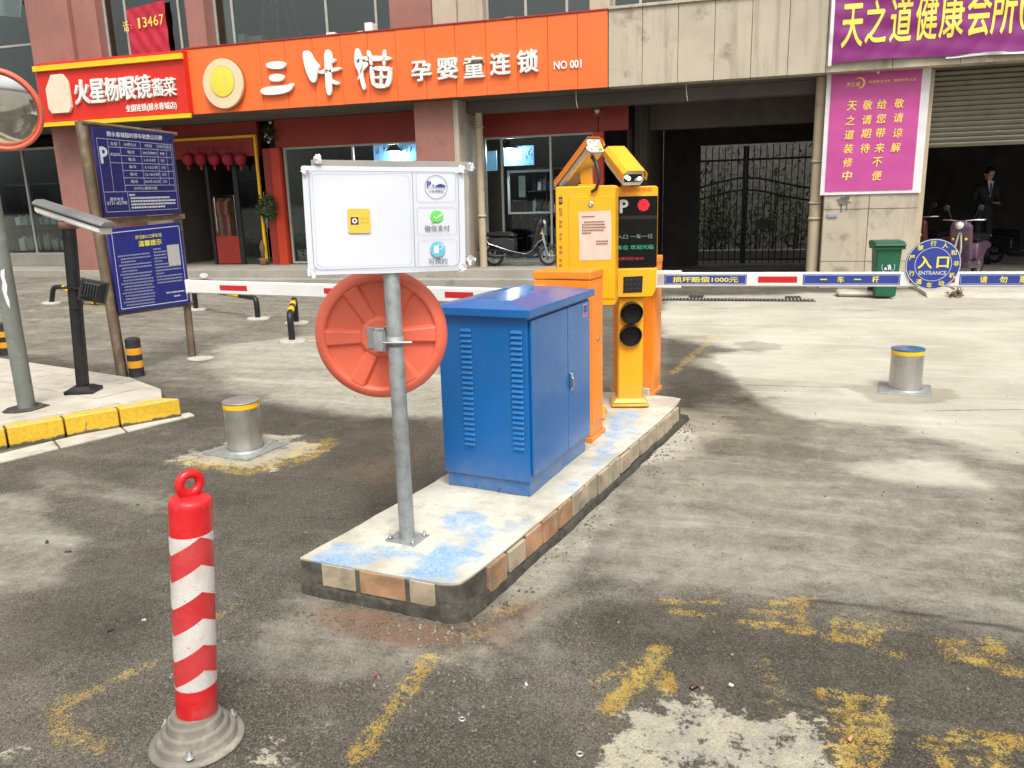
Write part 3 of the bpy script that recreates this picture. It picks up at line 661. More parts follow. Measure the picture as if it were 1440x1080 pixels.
def window(x0, x1, z0, z1, muls, Y=YC+.30, bars=(), fr=.045, gm='glass', parent=None):
    mb = MB(); mb.box(x0+fr, x1-fr, Y+.022, Y+.028, z0+fr, z1-fr)
    win = MB()
    for a, b, c, d in ((x0, x0+fr, z0, z1), (x1-fr, x1, z0, z1), (x0+fr, x1-fr, z1-fr, z1), (x0+fr, x1-fr, z0, z0+fr)): win.box(a, b, Y, Y+.06, c, d, .004)
    wf = obj('window', win, M_['winframe'], parent or bld)
    obj('pane', mb, M_[gm], wf)
    for x in muls: m = MB(); m.box(x-fr/2, x+fr/2, Y-.004, Y+.055, z0+fr, z1-fr, .004); obj('mullion', m, M_['winframe'], wf)
    for z in bars: m = MB(); m.box(x0+fr, x1-fr, Y-.002, Y+.053, z-fr/2, z+fr/2, .004); obj('transom', m, M_['winframe'], wf)
    return wf
window(-22, upx(38)-.003, WH0, WH1, [upx(26)], bars=(4.95,))
window(upx(131)+.003, upx(262)-.003, WH0, WH1, [upx(162), upx(238)], bars=())
window(upx(288)+.003, upx(548)-.003, WH0, WH1, [upx(314), upx(448), upx(519)])
window(upx(676)+.003, upx(829)-.003, WH0, WH1, [upx(733), upx(792)])
window(upx(857)+.003, upx(1060), ZF1-.3, WH1, [upx(897)], bars=())
window(upx(1100), 9, ZF1-.3, WH1, [4, 6])
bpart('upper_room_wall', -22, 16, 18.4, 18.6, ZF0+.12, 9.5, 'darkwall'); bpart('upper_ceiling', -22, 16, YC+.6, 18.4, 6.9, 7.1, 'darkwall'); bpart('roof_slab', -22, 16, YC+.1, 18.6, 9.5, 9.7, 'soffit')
for x in (-12.9, -5.4, -2.3): bpart('upper_partition', x-.1, x+.1, YC+.61, 18.4, ZF0+.12, 6.9, 'darkwall')
bpart('end_wall', -22.2, -22, YC, 19.6, -.1, 9.5, 'pink'); bpart('end_wall', 16, 16.2, YC, 24, -.1, 9.5, 'beige')
# beige fascia panels above passage and garage
fx0 = -2.24
pxs = [fx0+.004]+[W(u, 80, YF).x for u in (903, 953, 1004, 1056, 1108, 1162)]+[2.0, 2.9, 3.8, 4.7, 5.6, 6.5]
for a, b in zip(pxs[:-1], pxs[1:]): bpart('fascia_panel', a+.003, b-.003, YF+random.uniform(.0, .006), YC-.002, ZF0, ZF1, 'dirtybeige', .006)
bpart('fascia_panel', pxs[-1], 16, YF+.01, YC-.002, ZF0, ZF1, 'dirtybeige')
bpart('coping', fx0, 16, YF-.03, YC+.2, ZF1+.002, ZF1+.05, 'dirtybeige', .01)
# ---- shop fronts (between left edge and passage)
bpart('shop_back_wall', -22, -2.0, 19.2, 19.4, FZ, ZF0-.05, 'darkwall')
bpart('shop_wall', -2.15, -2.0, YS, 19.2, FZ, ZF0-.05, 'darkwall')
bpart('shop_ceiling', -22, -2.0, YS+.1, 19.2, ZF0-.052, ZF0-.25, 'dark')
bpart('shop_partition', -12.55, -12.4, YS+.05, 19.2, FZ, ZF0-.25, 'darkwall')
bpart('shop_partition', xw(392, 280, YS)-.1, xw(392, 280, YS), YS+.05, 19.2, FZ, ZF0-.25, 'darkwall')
def shx(u, v=280): return xw(u, v, YS)
LZ = W(450, 205, YS).z     # lintel underside
# red lintel panels
rx = [shx(243, 185), shx(388, 185), shx(420, 185), shx(520, 185), c2l-.02]
bpart('lintel', rx[1], rx[-1], YS-.06, YS+.05, LZ, ZF0-.003, 'shopred', .006)
bpart('lintel', c2r+.12, shx(842), YS-.06, YS+.05, LZ, ZF0-.003, 'shopred', .006)
bpart('shop_pier', shx(390), shx(402), YS-.12, YS+.05, FZ, LZ-.003, 'shopred2', .006)
bpart('shop_pier', shx(378), shx(389), YS-.08, YS+.05, FZ, LZ-.003, 'shopred', .006)
bpart('shop_pier', shx(836), shx(850), YS-.10, YS+.05, FZ, LZ-.003, 'shopred2', .006)
bpart('lintel', shx(843, 170)-.001, shx(885, 170)+.0, YS-.10, YS+.05, LZ+.003, ZF0-.003, 'shopred', .006)
# shop windows
window(shx(404), c2l-.01, FZ+.02, LZ, [shx(500)], Y=YS, gm='shopglass', fr=.04)
window(c2r+.12, shx(836)-.003, FZ+.02, LZ, [shx(707), shx(775)], Y=YS, gm='shopglass', fr=.04)
# the glasses shop: left bay
window(-22, xw(82, 250, YC)-.0, FZ+.25, ZF0-.28, [shx(40), shx(-40)], Y=YS, gm='shopglass', fr=.05)
bpart('window_sill', -22, xw(82, 250, YC), YS-.06, YS+.08, FZ, FZ+.25, 'concrete', .01)
bpart('shop_pier', xw(135, 250, YC)+.0, shx(240), YS-.02, YS+.08, FZ, ZF0-.003, 'beige', .01)
# red entrance with yellow neon frame
ex0, ex1 = shx(243), shx(372); ez = W(300, 193, YS).z
bpart('entrance_lintel', ex0, ex1, YS-.05, YS+.06, W(300, 222, YS).z, ZF0-.003, 'shopred', .006)
door = MB(); door.box(shx(330), shx(336), YS, YS+.05, FZ, W(300, 224, YS).z, .004); door.box(shx(292), shx(296), YS, YS+.05, FZ, W(300, 224, YS).z, .004); door.box(ex0+.02, ex0+.1, YS, YS+.05, FZ, W(300, 224, YS).z, .004)
dr = obj('door_frame', door, M_['blackmetal'], bld)
hb = MB(); hb.bar((shx(303), YS-.05, 1.0), (shx(303), YS-.05, 1.75), .015); obj('door_handle', hb, M_['chrome'], dr)
pn = MB(); pn.box(shx(337), ex1-.07, YS+.02, YS+.026, FZ, W(300, 224, YS).z); obj('pane', pn, M_['shopglass'], dr)
bpart('door_panel', shx(297), shx(329), YS+.02, YS+.03, FZ+.02, FZ+.62, 'shopred', .003)
fmb = MB(); fmb.box(ex1-.055, ex1, YS-.13, YS-.07, FZ+.06, ez, .01); fmb.box(ex0-.6, ex1-.056, YS-.13, YS-.07, ez-.055, ez, .01)
obj('yellow_door_trim', fmb, M_['sign_yel'], bld)
# interiors: shelving, posters, lamps
def shelf(name, label, x0, x1, Y, z0, z1, n, back='dark', items=True, dpt=.4):
    t = thing(name, label, 'shelf', (x0, Y, z0))
    mb = MB(); mb.box(x0, x1, Y+dpt, Y+dpt+.03, z0, z1)
    obj('back_panel', mb, M_[back], t)
    for x in (x0, (x0+x1)/2, x1): mb = MB(); mb.box(x-.02, x+.02, Y, Y+dpt, z0, z1); obj('upright', mb, M_['blackmetal'], t)
    for k in range(n+1):
        z = z0+(z1-z0)*k/n; mb = MB(); mb.box(x0, x1, Y, Y+dpt, z-.015, z+.015); obj('shelf_board', mb, M_['winframe'] if k == n else M_['blackmetal'], t)
    return t
def goods(x0, x1, Y, z, n, cols, hmax, label):
    t = None
    for i in range(n):
        x = x0+(x1-x0)*(i+.5)/n; wv = (x1-x0)/n*.35; h = hmax*random.uniform(.55, 1); mb = MB()
        mb.box(x-wv, x+wv, Y, Y+.2, z+.016, z+h, .012); mb.lathe([(wv*.5, 0), (wv*.5, .04), (0, .05)], 8, Matrix.Translation((x, Y+.1, z+h)))
        tag(obj('goods_box', mb, M_[random.choice(cols)]), label, 'packaged goods', label)
sh1 = shelf('display_shelf', 'black display rack with stacked shoes seen through the right-hand shop window', shx(716), shx(778), YS+1.3, FZ, 2.15, 4, 'dark')
X0, X1 = shx(716), shx(778)
for k in range(3): goods(X0+.1, X1-.1, YS+1.35, FZ+(2.15-FZ)*(k+1)/4, 6, ['black', 'grey_ink', 'shirt', 'bluepanel'][:3], .28, 'small dark goods standing on the '+('lowest', 'middle', 'top')[k]+' board of the black display rack')
fr_ = thing('framed_display', 'white framed display window with rows of dark goods behind the shop glass', 'display case', (shx(745), YS+1.2, 1))
a_, b_ = W(713, 240, YS+1.2), W(778, 300, YS+1.2)
for x0_, x1_, z0_, z1_ in ((a_.x, a_.x+.05, b_.z, a_.z), (b_.x-.05, b_.x, b_.z, a_.z), (a_.x+.05, b_.x-.05, a_.z-.05, a_.z), (a_.x+.05, b_.x-.05, b_.z, b_.z+.04)): mb = MB(); mb.box(x0_, x1_, YS+1.2, YS+1.24, z0_, z1_, .004); obj('frame_bar', mb, M_['white'], fr_)
mb = MB(); mb.box(a_.x+.05, b_.x-.05, YS+1.9, YS+1.92, (a_.z+b_.z)/2-.1, a_.z-.1); obj('pale_panel', mb, mat('lit_panel', (.25, .3, .28), .5, 0, .2, 2, emit=.35), fr_)
shelf('display_shelf', 'dark low shelf unit at the left inside the right-hand shop window', shx(688), shx(704), YS+1.6, FZ, 1.5, 3)
shelf('display_shelf', 'dark wide shelf against the back wall behind the scooter', shx(790), shx(832), YS+2.2, FZ, 2.4, 4)
shelf('display_shelf', 'dark shelf at the back of the middle shop window', shx(410), shx(470), YS+2.4, FZ, 2.3, 4)
shelf('display_shelf', 'dark rack inside the red framed entrance', shx(252), shx(320), YS+2.2, FZ, 2.2, 4)
shelf('display_shelf', 'dark shelf inside the window of the shop at the far left', shx(-10), shx(70), YS+.35, FZ+.3, 2.2, 3)
goods(shx(252), shx(320), YS+2.25, FZ+.48, 7, ['shopred', 'black', 'alugrey'], .25, 'goods on the rack inside the red framed entrance')
goods(shx(-6), shx(66), YS+.40, FZ+.93, 7, ['alugrey', 'brickterra', 'cyan_ink', 'shirt'], .3, 'goods on the shelf in the window at the far left')
goods(shx(-6), shx(66), YS+.40, FZ+.31, 6, ['alugrey', 'shirt', 'concrete'], .4, 'bundles on the shelf in the window at the far left')
def garment_rack(label, u0, u1, Y, z, cols, n, ln=.75):
    x0, x1 = shx(u0), shx(u1); t = thing('garment_rack', label, 'clothes rack', ((x0+x1)/2, Y, FZ))
    mb = MB(); mb.tube([(x0, Y, FZ), (x0, Y, z+.05), (x1, Y, z+.05), (x1, Y, FZ)], .015, 6); obj('rail', mb, M_['chrome'], t)
    for i in range(n):
        x = x0+.1+(x1-x0-.2)*i/(n-1); h = ln*random.uniform(.75, 1.1); wv = .035; d = .19; mb = MB()
        mb.prism([(x-wv, Y-.03, z), (x-wv, Y-d, z-.10), (x-wv, Y-d*1.05, z-.38), (x-wv, Y-d*.8, z-.36), (x-wv, Y-d*.75, z-h), (x-wv, Y+d*.75, z-h), (x-wv, Y+d*.8, z-.36), (x-wv, Y+d*1.05, z-.38), (x-wv, Y+d, z-.10), (x-wv, Y+.03, z)], (wv*2, 0, 0), .012)
        obj('garment', mb, M_[random.choice(cols)], t)
garment_rack('rack of hanging brown and red clothes inside the red framed entrance', 256, 290, YS+1.0, 1.75, ['brickterra', 'lantern', 'darkwall', 'pink', 'wood'], 11, 1.1)
garment_rack('rack of pale clothes behind the glass right of the entrance door', 338, 368, YS+.9, 1.8, ['alugrey', 'pink', 'posterwhite', 'darkwall'], 7, .8)
garment_rack('rack of small coloured clothes inside the middle shop window', 520, 585, YS+1.6, 1.75, ['cyan_ink', 'pink', 'letter', 'gold_ink', 'green_ink'], 12, .7)
def scribble(t, x0, x1, z0, z1, Y, m='navy_ink', n=7):
    mb = MB()
    for i in range(n):
        x = x0+(x1-x0)*(i+.5)/n; h = (z1-z0)
        for k in range(4):
            a = Vector((x+random.uniform(-.3, .3)*(x1-x0)/n, Y, z0+h*random.random())); b = a+Vector((random.uniform(-.35, .35)*(x1-x0)/n, 0, random.uniform(-.5, .5)*h)); b.z = min(max(b.z, z0), z1)
            mb.slab(a, b+Vector((.001, 0, .001)), .004, h*.07, (0, 1, 0))
    o = obj('brush_writing', mb, M_[m], t); o['kind'] = 'stuff'
def poster(label, u0, u1, v0, v1, Y, m='bluepanel', write=True):
    a, b = W(u0, v0, Y), W(u1, v1, Y); t = thing('hanging_poster', label, 'poster', ((a.x+b.x)/2, Y, b.z))
    mb = MB(); mb.box(a.x, b.x, Y, Y+.02, b.z, a.z, .003); obj('panel', mb, M_[m], t)
    if write: h = a.z-b.z; scribble(t, a.x+.05, b.x-.05, b.z+h*.35, a.z-h*.12, Y-.004)
poster('lit blue poster with brush writing behind the right-hand shop window', 708, 751, 206, 232, YS+1.0)
poster('lit blue poster with brush writing above the sign board in the middle window', 524, 588, 196, 226, YS+1.0)
poster('pale blue poster panel at the left edge of the right-hand shop window', 678, 699, 213, 240, YS+.6, 'bluepanel', False)
poster('tall pale teal poster standing inside the middle window', 404, 428, 250, 345, YS+.9, 'cyan_ink', False)
poster('deep blue lit screen at the top left inside the middle window', 410, 432, 205, 240, YS+1.3, 'bluepanel', False)
def lamp(label, u, v, Y):
    p = W(u, v, Y); t = thing('pendant_lamp', label, 'lamp', p)
    mb = MB(); mb.lathe([(.02, .16), (.06, .14), (.17, .02), (.17, 0)], 20, Matrix.Translation(p), cap=False); obj('lamp_shade', mb, M_['black'], t)
    pl2 = bpy.data.lights.new('bulb', 'POINT'); pl2.energy = 55; pl2.shadow_soft_size = .1; pl2.color = (.85, .93, 1); po = bpy.data.objects.new('bulb_light', pl2); col.objects.link(po); po.parent = t; po.location = (0, 0, -.03)
    mb = MB(); mb.lathe([(0, .0), (.15, .005), (.15, .015), (0, .02)], 20, Matrix.Translation(p)); obj('bulb_disc', mb, M_['lamp'], t)
    mb = MB(); mb.bar(p+Vector((0, 0, .15)), (p.x, p.y, ZF0-.25), .008, 6); obj('cord', mb, M_['black'], t)
lamp('lit round pendant lamp in the right-hand shop window', 716, 209, YS+.8)
lamp('lit round pendant lamp in the middle window above the board', 554, 213, YS+.8)
goods(X0+.1, X1-.1, YS+1.35, FZ+(2.15-FZ)*.0+.02, 6, ['alugrey', 'shirt', 'bluepanel'], .3, 'pale boxes standing on the floor under the black display rack')
# five red lantern signs over the entrance
for i, u in enumerate((264, 282, 301, 320, 338)):
    p = W(u, 224, YS-.14); t = thing('red_lantern', ['leftmost', 'second from the left', 'middle', 'second from the right', 'rightmost'][i]+' of the five red lanterns hanging in the entrance', 'lantern', p, 'red lanterns in the shop entrance')
    mb = MB(); mb.lathe([(.0, .14), (.05, .135), (.11, .09), (.13, .02), (.115, -.06), (.06, -.12), (0, -.125)], 14, Matrix.Translation(p)); obj('lantern_body', mb, M_['lantern'], t)
    mb = MB(); mb.lathe([(.03, -.12), (.02, -.22), (0, -.23)], 8, Matrix.Translation(p)); obj('tassel', mb, M_['redcloth'], t)
    mb = MB(); mb.bar(p+Vector((0, 0, .13)), p+Vector((0, .03, .26)), .006, 5); obj('cord', mb, M_['black'], t)
etx = obj('door_lettering', (lambda mb: [mb.box(shx(284)+i*.072, shx(284)+i*.072+.05, YS-.056, YS-.053, W(300, 212, YS).z, W(300, 205, YS).z) for i in range(13)] and mb)(MB()), M_['lantern'], bld)
# passage with iron gate at its end
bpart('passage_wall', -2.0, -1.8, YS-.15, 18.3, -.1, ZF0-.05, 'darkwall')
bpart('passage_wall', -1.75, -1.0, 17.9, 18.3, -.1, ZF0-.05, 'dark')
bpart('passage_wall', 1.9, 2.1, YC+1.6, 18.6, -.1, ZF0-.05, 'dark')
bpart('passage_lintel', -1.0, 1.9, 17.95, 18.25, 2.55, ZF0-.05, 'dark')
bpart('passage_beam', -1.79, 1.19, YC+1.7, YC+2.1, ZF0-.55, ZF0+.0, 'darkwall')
def vines(): pass
gate = thing('iron_gate', 'black wrought iron double gate with curved rails at the end of the dark passage', 'gate', (.45, 18.0, 0))
gx0, gx1 = -1.0, 1.9; gm = -.04
def garc(x, base): return base+.30*math.exp(-((x-gm)/1.0)**2)
for side in (0, 1):
    a, b = (gx0, gm-.03) if side == 0 else (gm+.03, gx1)
    for bz in (1.55, 1.30):
        mb = MB(); mb.tube([(a+(b-a)*k/12, 18.0, garc(a+(b-a)*k/12, bz)) for k in range(13)], .022, 6); obj('curved_rail', mb, M_['black'], gate)
    mb = MB(); mb.box(a, b, 17.98, 18.02, .12, .16); mb.box(a, b, 17.98, 18.02, 2.2, 2.24); obj('rail', mb, M_['black'], gate)
    n = int((b-a)/.125)
    for k in range(n+1):
        x = a+(b-a)*k/n; mb = MB(); mb.bar((x, 18.0, .05), (x, 18.0, 2.5), .011 if k not in (0, n) else .03, 5); obj('gate_bar', mb, M_['black'], gate)
def ring3(c, r, ax='y', n=16): return [(c[0]+r*math.cos(2*math.pi*k/n), c[1], c[2]+r*math.sin(2*math.pi*k/n)) for k in range(n)]
for cx, cz, r in ((gm, .55, .16), (.95, .55, .13), (-.5, .75, .09), (-.5, .6, .06), (-.62, .68, .06), (-.38, .68, .06)):
    mb = MB(); mb.tube(ring3((cx, 17.97, cz), r), .02, 6, True); obj('scroll', mb, M_['black'], gate)
pl = MB(); pl.box(.2, .52, 17.95, 17.96, .78, .98); obj('gate_plate', pl, M_['blackmetal'], gate)
# planted court behind the gate
for k in range(16):
    x, y, h = random.uniform(-1.6, 3.2), random.uniform(20.3, 22.4), random.uniform(1.2, 2.7); t = thing('shrub', 'leafy green shrub in the court behind the iron gate', 'shrub', (x, y, 0), 'shrubs behind the iron gate')
    mb = MB()
    for i in range(170):
        c = Vector((x+random.gauss(0, .32), y+random.gauss(0, .3), abs(random.gauss(h*.55, h*.25)))); d = Vector((random.gauss(0, 1), random.gauss(0, 1), random.gauss(0, 1))).normalized()*random.uniform(.06, .13); e = d.orthogonal().normalized()*.03
        mb.poly([c-d, c+e, c+d, c-e])
    obj('foliage', mb, M_['leaf2'], t)['kind'] = 'stuff'; mb = MB(); mb.tube([(x, y, 0), (x+.05, y, h*.5), (x, y, h*.8)], [.03, .02, .01], 6); obj('stem', mb, M_['wood'], t)
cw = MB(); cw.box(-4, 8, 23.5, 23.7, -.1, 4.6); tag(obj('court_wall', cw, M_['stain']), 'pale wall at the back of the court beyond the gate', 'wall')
cw = MB(); cw.box(-2, 3, 19.6, 19.9, -.05, .22, .02); tag(obj('planter_kerb', cw, M_['concrete']), 'low pale kerb across the court behind the gate', 'kerb')
# garage bay
gz_ = .14
gr = MB(); gr.hexa([Vector(p) for p in ((c3r, 12.45, -.05), (9, 12.2, -.05), (9, 19, -.05), (c3r, 19, -.05), (c3r, 12.75, .06), (9, 12.5, .06), (9, 19, gz_), (c3r, 19, gz_))], .01)
struct('garage_floor', gr, M_['slab'])
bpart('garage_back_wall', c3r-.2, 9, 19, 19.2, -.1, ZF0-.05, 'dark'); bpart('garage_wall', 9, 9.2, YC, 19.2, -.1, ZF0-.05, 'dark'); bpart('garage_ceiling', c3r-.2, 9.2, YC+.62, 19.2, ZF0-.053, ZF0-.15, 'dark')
shz = W(1400, 204, YC+.35).z
sh = MB(); nsl = 15; x0, x1 = c3r+.08, 8.9
for k in range(nsl):
    za = shz+(ZF0-.0-shz)*k/nsl; zb = shz+(ZF0-.0-shz)*(k+1)/nsl-.006
    mb = MB(); mb.prism([(x0, YC+.35, za), (x0, YC+.325, (za*.6+zb*.4)), (x0, YC+.33, (za*.2+zb*.8)), (x0, YC+.35, zb), (x0, YC+.37, zb), (x0, YC+.37, za)], (x1-x0, 0, 0)); obj('shutter_slat', mb, M_['shutter'], bld)
bpart('shutter_guide', c3r+.002, c3r+.09, YC+.05, YC+.45, gz_-.1, ZF0-.002, 'beige_pipe', .008)
# downpipes and their clamps
def pipe(label, u, v, Y, r, z0, z1, clamps):
    p = W(u, v, Y); t = thing('downpipe', label, 'downpipe', (p.x, Y, z0)); mb = MB(); mb.tube([(p.x, Y, z0), (p.x, Y, z1)], r, 16); obj('pipe', mb, M_['beige_pipe'], t)
    for z in clamps: mb = MB(); mb.lathe([(r+.008, -.025), (r+.012, 0), (r+.008, .025)], 16, Matrix.Translation((p.x, Y, z))); obj('pipe_collar', mb, M_['beige_pipe'], t)
    return t
pipe('beige downpipe on the right side of the pink column', 677, 280, YC+.50, .07, FZ, ZF0-.2, (2.85, 1.25))
t = pipe('tall beige downpipe left of the pillar with the magenta poster', 1149, 250, YC+.2, .095, .25, ZF0, (2.0, 1.35, 1.1))
mb = MB(); mb.box(1.0, 1.17, YC+.02, YC+.4, -.05, .25, .01); obj('pipe_base', mb, M_['concrete'], t)
# drain grate
gg = thing('drain_grate', 'long metal drain grate across the mouth of the passage', 'drain grate', (0, 12.1, .01))
mb = MB(); mb.box(-1.9, 1.0, 12.0, 12.24, -.02, .012); obj('grate_bed', mb, M_['black'], gg)
mb = MB()
for k in range(58): mb.box(-1.88+k*.05, -1.86+k*.05, 12.01, 12.23, .012, .02)
obj('grate_bar', mb, M_['concrete'], gg)['kind'] = 'stuff'
for u, v, s, lab in ((1205, 416, .18, 'flat broken concrete lump by the foot of the poster pillar'), (979, 418, .07, 'dark stone lying left on the drain grate'), (1115, 420, .07, 'dark stone lying at the right end of the drain grate')):
    p = G(u, v, 0); mb = MB(); mb.box(p.x-s*1.6, p.x+s*1.6, p.y-s, p.y+s, 0, s*.5, s*.2, 1); tag(obj('loose_stone', mb, M_['slab' if s > .1 else 'mortar']), lab, 'stone')
# hanging wires under the soffit, cables inside upper windows etc.
for u, v0, v1, lab in ((810, 128, 152, 'thin loose wire hanging under the orange fascia end'), (965, 115, 142, 'thin loose wire hanging under the beige fascia')):
    a, b = W(u, v0, YF+.1), W(u+2, v1, YF+.1); mb = MB(); mb.tube([(a.x, a.y, ZF0+.01), ((a.x+b.x)/2-.01, a.y, (a.z+b.z)/2), b], .006, 5); tag(obj('hanging_wire', mb, M_['beige_pipe']), lab, 'wire')
mb = MB(); c = W(840, 156, YS-.14)
t = thing('wall_light', 'small silver spotlight on the red panel right of the window', 'spotlight', c); mb.lathe([(.05, -.08), (.06, .08)], 12, Matrix.Translation(c) @ Matrix.Rotation(rad(60), 4, 'X')); obj('light_head', mb, M_['alu'], t); mb = MB(); mb.bar(c, c+Vector((-.1, .1, -.06)), .012); obj('arm', mb, M_['alu'], t)

# upper window contents
def box_thing(name, label, u0, u1, v0, v1, Y, d, m, cat):
    a, b = W(u0, v0, Y), W(u1, v1, Y); mb = MB(); mb.box(a.x, b.x, Y, Y+d, b.z, a.z, .008); o = obj(name, mb, M_[m]); return tag(o, label, cat)
zt = ZF0+.13
for u0, u1, h, m, lab, Y in ((333, 345, .33, 'white', 'white upright box behind the upper window left of the ladder', YC+.8), (349, 369, .30, 'white', 'white wide box behind the upper window beside the ladder', YC+.8), (458, 471, .22, 'letter', 'cream tub on the ledge of the upper window', YC+.12), (501, 511, .18, 'white', 'small white cup on the ledge of the upper window', YC+.12), (512, 524, .45, 'letter', 'white leaning box on the ledge right end of upper window', YC+.12)):
    pass
ZB = 4.44
for u0, u1, v0, v1, m, lab, Y in ((333, 345, 48, 69, 'white', 'white upright box behind the upper window left of the ladder', YC+.5), (349, 369, 51, 68, 'white', 'white wide box behind the upper window beside the ladder', YC+.5),
    (458, 471, 46, 57, 'letter', 'cream tub on top of the orange fascia', YF+.1), (501, 511, 44, 52, 'white', 'small white cup on top of the orange fascia', YF+.1), (512, 524, 32, 50, 'letter', 'white box leaning at the right end on the orange fascia', YF+.1), (709, 722, 24, 30, 'brickterra', 'small brown bundle on the fascia below the dark window', YF+.1)):
    a, b = W(u0, v0, Y), W(u1, v1, Y); mb = MB(); mb.box(a.x, b.x, Y, Y+.2, min(ZB+.052, b.z) if Y < YC else b.z-.3, a.z, .01); tag(obj('box', mb, M_[m]), lab, 'box')
lt = thing('stepladder', 'grey aluminium stepladder behind the upper window', 'ladder', (W(380, 60, 15).x, 15, ZF0+.12))
for (ua, va, ub, vb, Y) in ((368, 62, 372, -20, 15.0), (392, 62, 388, -20, 15.05), (385, 60, 380, -20, 15.3), (412, 60, 395, -20, 15.6), (424, 58, 404, -20, 15.62)):
    mb = MB(); mb.slab(W(ua, va, Y), W(ub, vb, Y), .05, .03, (0, 1, 0)); obj('ladder_rail', mb, M_['alugrey'], lt)
for v in (46, 28, 10, -8):
    mb = MB(); mb.slab(W(366, v, 15.0), W(392, v-1, 15.02), .06, .03); obj('rung', mb, M_['alu'], lt)
    mb = MB(); mb.slab(W(396, v-2, 15.6), W(418, v-3, 15.6), .03, .02); obj('rung', mb, M_['alugrey'], lt)
for lab, u0, u1, m in (('pale curtain behind the left part of the upper window over the round plate', 290, 330, 'letter'), ('pale curtain strip behind the upper window left of the red banner', 134, 158, 'dirtybeige'), ('grey curtain behind the window over the last orange panels', 796, 828, 'alugrey')):
    x0, x1 = W(u0, 30, YC+.6).x, W(u1, 30, YC+.6).x; mb = MB(); n_ = 26; z0c, z1c = ZF0+.3, 6.5
    for i in range(n_): xa, xb = x0+(x1-x0)*i/n_, x0+(x1-x0)*(i+1)/n_; ya, yb = YC+.6+.03*math.sin(i*1.3), YC+.6+.03*math.sin((i+1)*1.3); mb.poly([(xa, ya, z0c), (xb, yb, z0c), (xb, yb, z1c), (xa, ya, z1c)])
    tag(obj('curtain', mb, M_[m], None, 80), lab, 'curtain')
# red banner in the upper window
Y = YC+.24
a, b = W(177, 14, Y), W(240, 80, Y)
t = thing('window_banner', 'red cloth banner with gold numbers hung in the upper left window', 'banner', ((a.x+b.x)/2, Y, b.z))
N = 24; mb = MB(); vs = [[None]*(N+1) for _ in range(N+1)]
for i in range(N+1):
    for j in range(N+1):
        x = a.x+(b.x-a.x)*i/N; z = b.z-.3+(a.z+.10*i/N-b.z+.3)*j/N; vs[i][j] = mb.bm.verts.new((x, Y+.02*math.sin(i*.9+j*.3)*math.cos(j*.5), z))
for i in range(N):
    for j in range(N): mb.bm.faces.new((vs[i][j], vs[i+1][j], vs[i+1][j+1], vs[i][j+1]))
obj('cloth', mb, M_['redcloth'], t)
_F = frame((0, Y-.035, 0), (1, 0, 0), (0, 0, 1))
for ch, ua, ub, va, vb in (('话', 174, 182, 22, 37), (':', 184.5, 186, 28, 33), ('1', 195.5, 198.5, 19.5, 34), ('3', 202, 208, 19, 33.5), ('4', 209, 216, 18.5, 33), ('6', 217.5, 224, 18, 32.5), ('7', 226, 232, 17.5, 32)):
    text('number', ch, _F, (W(ua, 30, Y).x, W(ub, 30, Y).x, W(200, vb+6, Y).z, W(200, va+6, Y).z), M_['gold_ink'], t, off=0 if ch in '1:' else .015)
mb = MB(); a = W(112, -8, YC-.1); mb.prism([W(0, 22, YC-.15), W(27, 24, YC-.15), W(31, -10, YC+.1), W(0, -10, YC+.1)], (0, .03, .0)); tag(obj('open_casement', mb, M_['glass']), 'open glazed casement of the upper window at the top left corner', 'window sash')

# ============================================================ SHOP SIGNS ON THE FASCIA
FM = frame((0, YF, 0), (1, 0, 0), (0, 0, 1))    # x right, y up, z towards the street
def ubox(u0, v0, u1, v1, Y):
    um, vm = (u0+u1)/2, (v0+v1)/2; return (W(u0, vm, Y).x, W(u1, vm, Y).x, W(um, v1, Y).z, W(um, v0, Y).z)
osg = thing('shop_sign', 'long orange shop sign with raised white characters and round cream plate', 'shop sign', (-6.3, YF, ZF0), 'shop signs on the fascia'); del osg['group']
ox0, ox1 = W(262, 120, YF).x, fx0-.004
seams = [ox0]+[W(u, (75-15)*0+ 110-(u-262)*.09, YF).x for u in (367, 402, 441, 480, 518, 557, 598, 640, 683, 727, 770, 812)]+[ox1]
for a, b in zip(seams[:-1], seams[1:]): mb = MB(); q_ = random.uniform(0, .004); mb.box(a+.0035, b-.0035, YF+q_, YF+.06, ZF0+random.uniform(0, .004), ZF1, .004); obj('sign_panel', mb, M_['sign_orange'], osg)
mb = MB(); mb.box(ox0+.004, ox1-.004, YF+.062, YC-.004, ZF0+.01, ZF1-.01); obj('sign_box', mb, M_['dark'], osg)
mb = MB(); mb.box(ox0, ox1+.01, YF-.012, YC+.02, ZF1+.002, ZF1+.03, .004); obj('top_trim', mb, M_['shopred'], osg)
c = W(314, 118, YF-.08); rx_, rz_ = (W(342, 118, YF).x-W(286, 118, YF).x)/2, (W(314, 81, YF).z-W(314, 152, YF).z)/2
mb = MB(); A = Matrix.Translation((c.x, YF, c.z)) @ Matrix.Rotation(rad(90), 4, 'X') @ Matrix.Diagonal((rx_, rz_, 1, 1))
mb.lathe([(1, .0), (1, .09), (.97, .11), (0, .11)], 48, A); obj('round_plate', mb, mat('cream_acrylic', (.70, .56, .36), .35, 0, .04), osg)
mb = MB(); mb.lathe([(.62, .111), (.60, .122), (0, .122)], 40, A @ Matrix.Translation((0, .08, 0))); obj('yellow_disc', mb, mat('lemon_acrylic', (.72, .60, .07), .35, 0, .04), osg)
